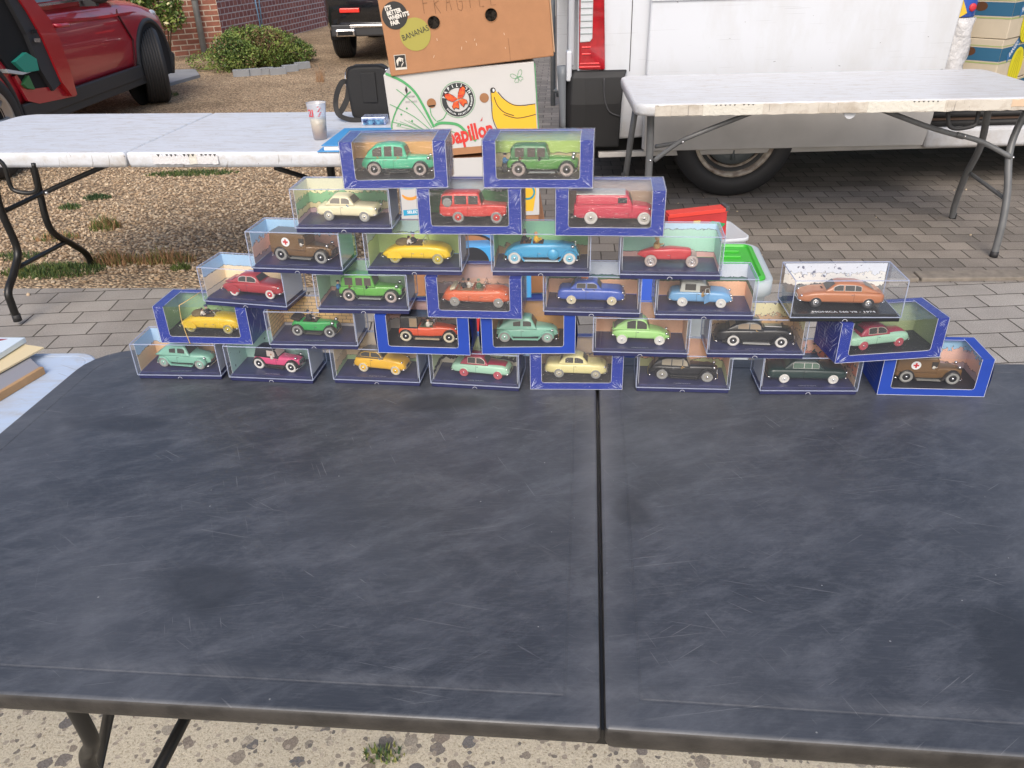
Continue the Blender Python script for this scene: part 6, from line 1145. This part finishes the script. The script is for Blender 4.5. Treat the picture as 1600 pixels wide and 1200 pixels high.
RIMR = mat('rusty_white_rim', '#bdb3a5', .5, col2='#5a4638', nscale=14); HUBG = mat('hub_grey', '#565d60', .5, noise=.2, nscale=10)
wv = bigwheel(t, .95, .06, .362, .362, .23, RIMR, spokes=False); R = .362
b = MB().mat(mat('rim_black', (.02, .02, .02), .5)); b.lathe([(R*.60, -.075), (R*.55, -.07), (R*.5, -.05)], (0, 0, 0), 'Y', 36, cap=False); b.build('rim_ring', wv)
b = MB().mat(HUBG); b.lathe([(R*.50, -.055), (R*.47, -.075), (R*.33, -.085), (R*.30, -.075), (R*.20, -.08), (R*.17, -.105), (0, -.11)], (0, 0, 0), 'Y', 36)
for k_ in range(6):
    a = k_*math.pi/3+.5; b.tube([(R*.24*math.cos(a), -.085, R*.24*math.sin(a)), (R*.40*math.cos(a), -.088, R*.40*math.sin(a))], .012, 6)
b.build('hub_cap', wv); b = MB(); put(b, ringg(.026, .030, 24), (0, -.1125, 0), (1, 0, 0), (0, 0, 1)); 
put(b, text_geo('VW', .026, .0008, .9), (0, -.1125, 0), (1, 0, 0), (0, 0, 1)); b.build('hub_badge', wv, mat('badge_grey', '#8f979b', .4))
bigwheel(t, 4.3, .06, .362, .362, .23, RIMR); bigwheel(t, .95, 1.84, .362, .362, .23, RIMR, side=1); bigwheel(t, 4.3, 1.84, .362, .362, .23, RIMR, side=1)
b = MB(); b.box((3.3, -.03, .32), (2.5, .09, .115)); b.build('side_sill', t, VW, .02, 3); MB().box((2.1, -.01, .268), (3.9, .05, .03)).build('lower_sill', t, VD, .004)
for z_, m_ in ((.395, VB), (.445, VB)): b = MB(); b.tube([(2.06, -.035, z_), (4.4, -.035, z_)], .018, 10); b.build('door_rail', t, m_)
MB().box((3.0, -.02, .42), (1.9, .01, .02)).build('rail_strip', t, mat('rail_brown', '#6b5548', .7))
# cargo boxes in the van: printed sides face the corner
def cargobox(label, x, y, z, yaw, w_, d, h):
    q = T('fruit_box', label, 'cardboard box', (x, y, z), R_(yaw), 'fruit boxes inside the van'); cm = mat('cream_board2', '#c9bda8', .7, noise=.06, nscale=12); MB().box((w_/2, d/2, h/2), (w_, d, h-.003)).build('carton', q, cm, .004)
    SB = mat('stripe_teal', '#2f6384', .6); LG = mat('line_lime', '#9fae72', .6)
    for (o, ax, ln) in (((0, 0, 0), (1, 0, 0), w_), ((0, 0, 0), (0, 1, 0), d)):
        nrm = Vector((0, -.0012, 0)) if ax[0] else Vector((-.0012, 0, 0))
        for z0_, z1_, m_ in ((h*.50, h*.80, SB), (h*.83, h*.85, LG), (h*.44, h*.47, LG)): b = MB(); put(b, poly([(0, z0_), (ln, z0_), (ln, z1_), (0, z1_)]), nrm, ax, (0, 0, 1)); b.build('stripe', q, m_)
    b = MB(); put(b, disc(.028, 18, 1.3, .9), (-.002, d*.45, h*.70), (0, 1, 0), (0, 0, 1)); b.build('hand_hole', q, mat('torn_brown', '#5a3a24', .9))
    b = MB(); put(b, disc(.11, 28, .9, 1), (w_*.55, -.0025, h*.30), (1, 0, 0), (0, 0, 1)); b.build('banana_print', q, mat('banana_lemon', '#d9cf2c', .6))
    for k_ in range(4): b = MB(); put(b, stroke([(-.07+.04*k_, -.10), (-.05+.03*k_, .0), (-.02+.015*k_, .09)], .003), (w_*.55, -.003, h*.30), (1, 0, 0), (0, 0, 1)); b.build('banana_line', q, mat('line_olive', '#6d6a1e', .6))
    b = MB(); put(b, poly([(-.09, -.022), (.09, -.022), (.075, .022), (-.075, .022)]), (w_*.34, -.003, h*.74), (1, 0, 0), (0, 0, 1), R_(38)); b.build('banner', q, mat('banner_navy', '#3f74a8', .6)); b = MB(); put(b, text_geo('BANGO', .038, .001, .85), (w_*.34, -.0038, h*.74), (1, 0, 0), (0, 0, 1), R_(38)); b.build('banner_print', q, WHITEP)
    b = MB(); put(b, poly([(-.04, -.035), (-.03, .035), (.03, .04), (.045, -.03), (.02, -.02), (0, -.01), (-.02, -.03)]), (-.0022, d*.62, h*.24), (0, -1, 0), (0, 0, 1)); b.build('palm_print', q, mat('palm_blue', '#5b7f93', .7)); b = MB(); put(b, poly([(-.02, -.03), (.02, -.03), (0, .02)]), (-.003, d*.62, h*.22), (0, -1, 0), (0, 0, 1)); b.build('palm_print', q, mat('palm_yellow', '#c9b23f', .7))
    return q
c1 = at(1572, 62, y=5.02)
cargobox('cream striped fruit box in the van doorway, second from top', c1.x-.01, 5.02, c1.z-.245, 40, .50, .40, .245); cargobox('cream striped fruit box in the van doorway, topmost of its stack', c1.x, 5.02, c1.z, 40, .50, .40, .245)
cargobox('cream striped fruit box standing on the van floor under two others', c1.x-.005, 5.03, .482, 40, .50, .40, max(.05, c1.z-.245-.484))
p0 = at(1505, 104, y=4.95); t = T('plastic_bag', 'crumpled white plastic bag leaning in the van doorway', 'bag', (2.62, 4.98, .48)); b = MB(); rs = []
for i in range(12):
    z_ = .46*i/11; r_ = []
    for k_ in range(16): a = 2*math.pi*k_/16; rr_ = 1+.10*math.sin(3*a+i*1.3)+random.uniform(-.05, .05); r_.append((.085*rr_*math.cos(a)+.01*z_, .07*rr_*math.sin(a), z_))
    rs.append(r_)
b.rings(rs); b.build('bag', t, mat('white_polythene', '#c9c9cc', .35, noise=.1, nscale=18, bump=.8, bscale=30))
t = T('carrier_bag', 'blue and yellow carrier bag above the white plastic bag', 'bag', (2.63, 5.0, .945)); b = MB(); rs = []
for i in range(6):
    z_ = .22*i/5; rs.append([(.085*(1+.1*math.sin(2*a+i))*math.cos(a)-.02*i*.3, .07*math.sin(a), z_) for a in np.linspace(0, 2*math.pi, 15)[:-1]])
b.rings(rs); b.build('bag', t, mat('bag_blue', '#2f57b0', .4)); MB().box((-.045, -.067, .05), (.06, .012, .10), tilt=('Y', -.5)).build('yellow_print', t, mat('bag_yellow', '#d8b63a', .4), .004); MB().ball((.03, -.068, .05), .022, 10, (1, .3, 1)).build('red_print', t, RED)
MB().box((0, 0, 0), (.3, .02, .3)) if False else None

# galvanised barrier and far wall
GALV = mat('galvanised', '#8f969c', .45, .6, noise=.15, nscale=20); f0 = at(864, 165, z=0); f1 = at(872, 151, z=0)
t = T('crowd_barrier', 'galvanised steel barrier standing behind the van corner', 'barrier', (f0.x, f0.y, 0))
for dx, dy in ((0, 0), (f1.x-f0.x, f1.y-f0.y)):
    MB().tube([(dx, dy, 0), (dx, dy, 1.9)], .024, 10).build('upright', t, GALV); MB().tube([(dx, dy, .14), (dx+1.6, dy, .14)], .024, 10).build('rail', t, GALV); MB().tube([(dx, dy, 1.6), (dx+1.6, dy, 1.6)], .024, 10).build('rail', t, GALV)
wl = MB().box((1.35, 18.6, 1.4), (1.5, .3, 2.8)); o = wl.build('rendered_wall', mat=mat('render_pale', '#c9c5bc', .85, noise=.1, nscale=3)); tag(o, 'pale rendered wall end far behind the barrier', 'wall')
MB().box((2.35, 18.62, 1.5), (.5, .3, 3)).build('gate_post', mat=mat('post_grey', '#8f8c88', .8)); tag(bpy.data.objects['gate_post'], 'grey post at the right end of the far rendered wall', 'post')

# ================================================================== RED CAR
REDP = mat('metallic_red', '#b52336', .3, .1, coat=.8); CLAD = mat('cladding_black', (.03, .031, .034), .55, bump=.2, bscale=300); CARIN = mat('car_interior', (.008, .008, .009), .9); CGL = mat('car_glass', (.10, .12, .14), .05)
XC = -4.47; YC = 7.35
t = T('parked_car', 'dark red parked car with one door open beside the white table', 'car', (XC, YC, 0), R_(90))
k1 = 1000.
b = MB(); body_loft(b, 4600, [(-.5, 900), (-.46, 1010), (-.3, 1060), (.1, 1050), (.3, 1010), (.40, 930), (.46, 830), (.5, 620)], [(-.5, 400), (-.44, 300), (.42, 300), (.47, 290), (.5, 330)], [(-.5, 800), (-.42, 900), (.25, 900), (.40, 880), (.46, 800), (.5, 620)], 50, 5, 32); bo = b.build('body', t, REDP)
b = MB(); gh = [(-.49, 1040), (-.40, 1500), (-.30, 1620), (.0, 1640), (.08, 1600), (.22, 1040)]; rs = []
for i in range(25):
    f = -.49+.71*i/24; z_ = smooth_tab(gh, f)*mm; h_ = max(0, (z_-1.03)/.6); w_ = .86-.17*h_; rs.append([(f*4.6, -.86, 1.0), (f*4.6, -w_, max(1.0, z_-.08)), (f*4.6, -w_*.85, z_), (f*4.6, w_*.85, z_), (f*4.6, w_, max(1.0, z_-.08)), (f*4.6, .86, 1.0)])
b.rings(rs); b.build('roof', t, REDP)
for s_ in (-1, 1):
    for f0, f1 in ((-.36, -.17), (-.15, .12)):
        vs = [(f0*4.6, s_*.862, 1.06), (f1*4.6, s_*.862, 1.06), ((f1-.06 if f1 > 0 else f1)*4.6, s_*.735, 1.50), (f0*4.6, s_*.735, 1.50)]; MB().add(vs, [(0, 1, 2, 3)]).build('window', t, CGL)
    MB().box((-.3, s_*.905, 1.045), (2.3, .02, .018)).build('window_trim', t, CHROME)
    for xw in (1.48, -1.60):
        b = MB(); R = .36
        rs = []
        for a in np.linspace(R_(-14), R_(194), 26):
            ca, sa = math.cos(a), math.sin(a); rs.append([(xw+r_*ca, s_*y_, .37+r_*sa) for r_, y_ in ((.395, .70), (.395, .91), (.405, .92), (.43, .916), (.44, .903), (.435, .86))])
        b.rings(rs); b.build('wheel_arch', t, CLAD)
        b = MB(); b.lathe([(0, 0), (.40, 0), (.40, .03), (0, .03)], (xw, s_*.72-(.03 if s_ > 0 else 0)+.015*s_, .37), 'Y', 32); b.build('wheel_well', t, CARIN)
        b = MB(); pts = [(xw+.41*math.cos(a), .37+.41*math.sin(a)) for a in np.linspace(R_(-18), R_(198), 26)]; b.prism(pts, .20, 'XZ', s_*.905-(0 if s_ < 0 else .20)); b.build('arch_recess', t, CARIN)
    b = MB(); b.box((-.06, s_*.905, .36), (2.20, .045, .12)); b.build('side_cladding', t, CLAD, .01); MB().box((-.06, s_*.885, .275), (2.35, .06, .07)).build('sill', t, CLAD, .01)
for x_, s_, tn in ((1.48, -1, R_(27)), (1.48, 1, R_(27)), (-1.60, -1, 0), (-1.60, 1, 0)): bigwheel(t, x_, s_*(.845 if x_ > 0 else .84), .36, .36, .235, mat('alloy', (.5, .5, .52), .3, .8), turn=tn, side=s_)
# hollow wheel mouths are filled dark; the front mud flap
MB().box((1.93, -.82, .34), (.10, .18, .22), tilt=('Y', .5)).build('arch_liner', t, CLAD, .02)
inv = (Matrix.Translation(Vector((XC, YC, 0))) @ Matrix.Rotation(R_(90), 4, 'Z')).inverted()
def sidepoly(name, pix, xpl, m, th=.012, parent=t):
    P = [inv @ at(px, py, x=xpl) for px, py in pix]; y_ = P[0].y; b = MB(); b.prism([(p.x, p.z) for p in P], th, 'XZ', y_-th/2); return b.build(name, parent, m)
sidepoly('door_opening', [(-30, -40), (18, -8), (60, 60), (88, 132), (60, 142), (40, 140), (20, 118), (0, 92), (-30, 80)], -3.555, CARIN, .02)
sidepoly('door_sill', [(40, 140), (92, 134), (118, 150), (60, 162), (42, 158), (20, 120), (24, 117)], -3.548, REDP, .02)
d1 = sidepoly('door_edge', [(20, -8), (42, -8), (73, 30), (88, 60), (104, 105), (116, 148), (108, 150), (92, 128), (62, 60), (38, 18)], -3.525, mat('door_red', '#b8202a', .3, coat=.6), .05); sidepoly('door_trim', [(4, -8), (20, -8), (38, 18), (62, 60), (92, 130), (80, 142), (60, 110), (38, 55)], -3.535, mat('trim_dark', (.035, .035, .04), .7), .04)
b = MB(); 
sidepoly('latch', [(50, 46), (57, 46), (58, 52), (51, 52)], -3.497, CARIN, .006); sidepoly('latch', [(53, 60), (62, 60), (63, 66), (54, 66)], -3.497, CHROME, .006)
sidepoly('front_door_seam', [(78, 33), (79, 33), (100, 88), (116, 140), (115, 141), (99, 89)], -3.557, mat('seam_red', '#4a0f18', .6), .014); sidepoly('fender_seam', [(182, 14), (183, 20), (208.2, 62), (213, 108), (212, 108), (207, 62), (182, 21)], -3.562, mat('seam_red', '#4a0f18', .6), .012)
hp = inv @ at(99, 40, x=-3.50); MB().tube(smooth_path([(hp.x-.10, hp.y+.03, hp.z+.01), (hp.x-.08, hp.y-.012, hp.z+.005), (hp.x+.06, hp.y-.012, hp.z), (hp.x+.10, hp.y+.03, hp.z)]), .017, 8).build('door_handle', t, REDP)
mp = inv @ at(157, 4, x=-3.42); b = MB(); b.ball((mp.x, mp.y, mp.z+.07), .10, 14, (.75, .9, .8)); b.box((mp.x, mp.y+.10, mp.z), (.06, .14, .05)); b.build('mirror', t, CLAD)
hl = inv @ at(241, 22, x=-3.60); MB().ball((hl.x, hl.y+.03, hl.z), .075, 12, (1.4, .4, .6)).build('headlight', t, mat('lamp_glass', (.6, .6, .62), .08, coat=1))
sidepoly('body_crease', [(75, 31), (140, 27), (205, 18), (212, 19), (170, 27), (120, 33), (78, 36)], -3.557, REDP, .03)
for lab, col, pix in (('teal shopping bag lying in the open red car', '#2f9a86', [(18, 97), (36, 82), (52, 92), (56, 110), (36, 114)]), ('white folded leaflet in the red car footwell', '#c9cdd0', [(4, 108), (34, 113), (52, 110), (30, 117), (8, 114)]), ('green and white carton low in the red car doorway', '#3f7a4a', [(32, 132), (40, 118), (50, 140), (38, 138)])):
    o = sidepoly(lab.split()[1]+'_bag' if 'bag' in lab else ('leaflet' if 'leaflet' in lab else 'carton'), pix, -3.54, mat('stuff_'+col, col, .6), .05, None); o.matrix_world = Matrix.Translation(Vector((XC, YC, 0))) @ Matrix.Rotation(R_(90), 4, 'Z'); tag(o, lab, lab.split()[2] if 'bag' in lab else ('leaflet' if 'leaflet' in lab else 'carton'))

# ================================================================== DARK CAR
DGP = mat('dark_grey_paint', '#1d2126', .25, .3, coat=1); YD = 11.45
pl = at(507, 40, y=YD); W2 = .95; XD = pl.x+W2-.02
t = T('parked_car', 'dark grey parked car seen from behind, half hidden by the boxes', 'car', (XD, YD+2.3, 0), R_(90))
b = MB(); body_loft(b, 4600, [(-.5, 960), (-.47, 1050), (-.3, 1080), (.2, 1050), (.4, 950), (.5, 700)], [(-.5, 420), (-.46, 330), (.46, 300), (.5, 350)], [(-.5, 860), (-.46, 935), (-.3, 950), (.4, 930), (.5, 750)], 40, 6, 32); b.build('body', t, DGP)
b = MB(); rs = []; gh = [(-.48, 1060), (-.42, 1450), (-.34, 1620), (.0, 1640), (.08, 1600), (.22, 1060)]
for i in range(21):
    f = -.48+.70*i/20; z_ = smooth_tab(gh, f)*mm; w_ = .88-.17*max(0, (z_-1.03)/.6); rs.append([(f*4.6, -.88, 1.0), (f*4.6, -w_, max(1.0, z_-.08)), (f*4.6, -w_*.85, z_), (f*4.6, w_*.85, z_), (f*4.6, w_, max(1.0, z_-.08)), (f*4.6, .88, 1.0)])
b.rings(rs); b.build('roof', t, DGP)
for s_ in (-1, 1):
    MB().box((-2.31, s_*.58, .66), (.03, .26, .055), tilt=('X', 0)).build('reflector', t, mat('reflector_red', '#e0382f', .25), .01); MB().box((-2.33, s_*.66, .395), (.05, .26, .09)).build('exhaust_tip', t, CHROME, .02); MB().box((-2.357, s_*.66, .395), (.01, .20, .055)).build('exhaust_hole', t, CARIN, .01)
    MB().box((-2.24, s_*.75, .92), (.14, .34, .22)).build('tail_lamp', t, LR, .03)
    for x_ in (-1.45, 1.42): bigwheel(t, x_, s_*.84, .36, .36, .25, mat('alloy', (.5, .5, .52), .3, .8), side=s_); b = MB(); pts = [(x_+.40*math.cos(a), .37+.40*math.sin(a)) for a in np.linspace(R_(-15), R_(195), 24)]; b.prism(pts, .2, 'XZ', s_*.955-(0 if s_ < 0 else .2)); b.build('arch_recess', t, CARIN)
MB().box((-2.30, 0, .47), (.05, 1.2, .035)).build('chrome_strip', t, CHROME, .008); MB().box((-2.27, 0, .42), (.08, 1.7, .15)).build('lower_bumper', t, CLAD, .02); MB().box((-2.305, 0, .80), (.012, 1.5, .012)).build('tailgate_seam', t, SEAM)

# ================================================================== HOUSE, SHRUBS, EDGING
def brickmat(name, c1, c2, mort, bw, bh, ang):
    q = NB(name); v = q.tc.outputs['Object']; sp = q.new('ShaderNodeSeparateXYZ'); q.l.new(v, sp.inputs[0]); cb = q.new('ShaderNodeCombineXYZ'); q.l.new(sp.outputs[0], cb.inputs[0]); q.l.new(sp.outputs[2], cb.inputs[1])
    t_ = q.new('ShaderNodeTexBrick'); q.l.new(cb.outputs[0], t_.inputs[0]); q.set(t_, Scale=1, Mortar_Size=.008, Brick_Width=bw, Row_Height=bh, Mortar_Smooth=.1); t_.inputs['Color1'].default_value = (*srgb(c1), 1); t_.inputs['Color2'].default_value = (*srgb(c2), 1); t_.inputs['Mortar'].default_value = (*srgb(mort), 1)
    c = q.mix(.5, t_.outputs[0], q.ramp(q.noise(v, 14, 5, .7), [(.3, .6), (.7, 1.3)]), 'MULTIPLY'); q.bump(q.math('MULTIPLY', t_.outputs['Fac'], -1), .6, .008); return q.out(Base_Color=c, Roughness=.9)
CR = Vector((-4.29, 13.35, 0)); A1 = Vector((-5.23, 12.77, 0)); B1 = Vector((-3.50, 17.9, 0))
th_ = T('brick_house', 'red brick house corner behind the bush with a grey downpipe', 'house', tuple(CR))
def wallp(name, d, L_, m, hgt=3.2):
    b = MB(); b.box((L_/2, .15, hgt/2-.05), (L_, .3, hgt)); o = b.build(name, th_, m); o.rotation_euler = (0, 0, math.atan2(d.y, d.x)); return o
d = (A1-CR).normalized(); o = wallp('wall', d, 6, brickmat('brick_orange', '#a66f5c', '#8d5848', '#c9b8a4', .215, .075, 0)); 
o.data.transform(Matrix.Scale(-1, 4, (0, 1, 0))) if False else None
d2 = (B1-CR).normalized(); o2 = wallp('wall', d2, 9, brickmat('brick_purple', '#7d4f50', '#93615c', '#b7b0b4', .135, .088, 0))
o2.location = (0, 0, 0); dd = Vector((-d2.y, d2.x, 0)); 
o.data.transform(Matrix.Translation((0, -.30, 0)))
b = MB(); ft = at(316, 76, z=0)-CR; nrm = Vector((d.y, -d.x, 0)); nrm = nrm if nrm.y < 0 else -nrm
pipe = d*0.33+nrm*.07; b.tube([(pipe.x, pipe.y, 0), (pipe.x, pipe.y, 3)], .045, 16); o3 = b.build('downpipe', th_, mat('zinc_pipe', '#a4abaf', .5, .1, noise=.2, nscale=8)); MB().lathe([(.05, 0), (.055, .02), (.05, .05)], (pipe.x, pipe.y, .75), 'Z', 16).build('pipe_bracket', o3, GALV)
hp0 = at(432, 0, z=1.3); b = MB(); n2 = Vector((d2.y, -d2.x, 0)); base = CR+d2*1.3+n2*.03
b.tube([base+Vector((0, 0, .22)), base+Vector((-.02, 0, .7)), base+Vector((-.06, 0, 1.6))], .012, 6); b.tube([base+Vector((0, .1, .25)), base+d2*.12+Vector((0, 0, .8)), base+d2*-.1+Vector((0, 0, 1.6))], .010, 6); o = b.build('hanging_cord', mat=mat('cord_blue', '#7fa9cf', .6)); tag(o, 'pale blue cord hanging down the purple brick wall', 'cord')
MB().box((-1.5, -.8, 3.4), (9, 3, .5)) if False else None
def leafcloud(name, parent, blobs, n, size, mats, seed, up=.3, density_shell=.6):
    rnd = np.random.RandomState(seed); vs = []; fs = []; mi = []; tot = sum(b_[3]*b_[4]*b_[5] for b_ in blobs)
    for cx, cy, cz, rx, ry, rz in blobs:
        k_ = int(n*rx*ry*rz/tot); d_ = rnd.normal(size=(k_, 3)); d_ /= np.linalg.norm(d_, axis=1)[:, None]; r = rnd.uniform(0, 1, k_)**(1/3)*(1-density_shell)+density_shell*rnd.uniform(.75, 1.08, k_)
        P = np.array([cx, cy, cz])+d_*r[:, None]*np.array([rx, ry, rz]); P = P[P[:, 2] > .0]
        for p in P:
            a = rnd.normal(size=3); a[2] = abs(a[2])*(.5+up); a /= np.linalg.norm(a); c_ = np.cross(a, rnd.normal(size=3)); c_ /= np.linalg.norm(c_)+1e-9; s_ = size*rnd.uniform(.6, 1.5); i0 = len(vs)
            vs += [p-c_*s_*.28, p+a*s_*.5, p+c_*s_*.28, p-a*s_*.5]; fs.append((i0, i0+1, i0+2, i0+3)); mi.append(rnd.randint(len(mats)) if rnd.rand() < .35 else int((math.sin(p[0]*7)+math.sin(p[1]*9+p[2]*8)+2)/4*len(mats)) % len(mats))
    me = bpy.data.meshes.new(name); me.from_pydata([tuple(v) for v in vs], [], fs); 
    for m_ in mats: me.materials.append(m_)
    me.polygons.foreach_set('material_index', mi); o = bpy.data.objects.new(name, me); COL.objects.link(o)
    if parent: o.parent = parent
    return o
LF = [mat('leaf_dark', '#3f5526', .6), mat('leaf_mid', '#5f7635', .6), mat('leaf_light', '#84934a', .6), mat('leaf_brown', '#6d5a3c', .7)]
bc = Vector((-3.33, 11.55, 0)); t = T('bush', 'low spreading green bush at the foot of the brick house', 'bush', tuple(bc)); rnd = random.Random(3); bl = []
for i in range(26):
    u = rnd.uniform(-1, 1); v_ = rnd.uniform(-1, 1)*.8; x_ = u*.50-v_*.2; y_ = u*.44+v_*.32; hh = .34*(1-.55*u*u)*(1-.3*v_*v_); bl.append((x_, y_, hh*.75, .24, .24, hh*.85))
leafcloud('foliage', t, bl, 30000, .028, LF, 5)
b = MB()
for i in range(14): a = rnd.uniform(0, 6.28); b.tube([(0, 0, 0), (.3*math.cos(a), .3*math.sin(a), .15), (.6*math.cos(a), .55*math.sin(a), .34)], [.012, .008, .004], 5)
b.build('stems', t, mat('stem_brown', '#4d3b2a', .9))
sc_ = at(246, 8, y=12.3); t = T('flowering_shrub', 'leafy shrub with pale flowers between the red car and the wall', 'shrub', (sc_.x, sc_.y, 0)); leafcloud('foliage', t, [(0, 0, sc_.z+.05, .34, .3, .30), (.15, 0, sc_.z-.15, .2, .2, .2), (-.2, 0, sc_.z+.3, .4, .3, .3)], 3200, .055, LF[:3], 8); tag(leafcloud('flowers', t, [(0, -.1, sc_.z+.0, .33, .25, .28)], 60, .07, [mat('petal', '#cfc79a', .6)], 9), kind='stuff')
b = MB()
for i in range(5): a = i*1.3; b.tube([(0, 0, 0), (.1*math.cos(a), .1*math.sin(a), sc_.z*.5), (.25*math.cos(a), .2*math.sin(a), sc_.z)], [.015, .010, .005], 5)
b.build('stems', t, mat('stem_brown', '#4d3b2a', .9))
b = MB(); sl_ = [at(x_, y_, z=.03) for x_, y_ in ((170, 138), (262, 131), (312, 117), (305, 108), (255, 110), (190, 118))]; b.prism([(p.x, p.y) for p in sl_], .045, 'XY', -.01); tag(b.build('stone_slab', mat=mat('bluestone', '#8d9094', .8, noise=.15, nscale=5), bevel=.004), kind='structure')
for i in range(6):
    p0 = at(378+i*19, 119-i*1.5 if i < 3 else 116-(i-3)*4.5, z=0); o = MB().box((0, 0, .03), (.20, .07, .10), R_(12+i*4)).build('edging_stone', mat=mat('bluestone', '#8d9094', .8, noise=.15, nscale=5), bevel=.006, loc=(p0.x, p0.y, 0)); tag(o, 'grey edging stone in the row along the front of the low bush', 'edging stone', 'edging stones in front of the bush')
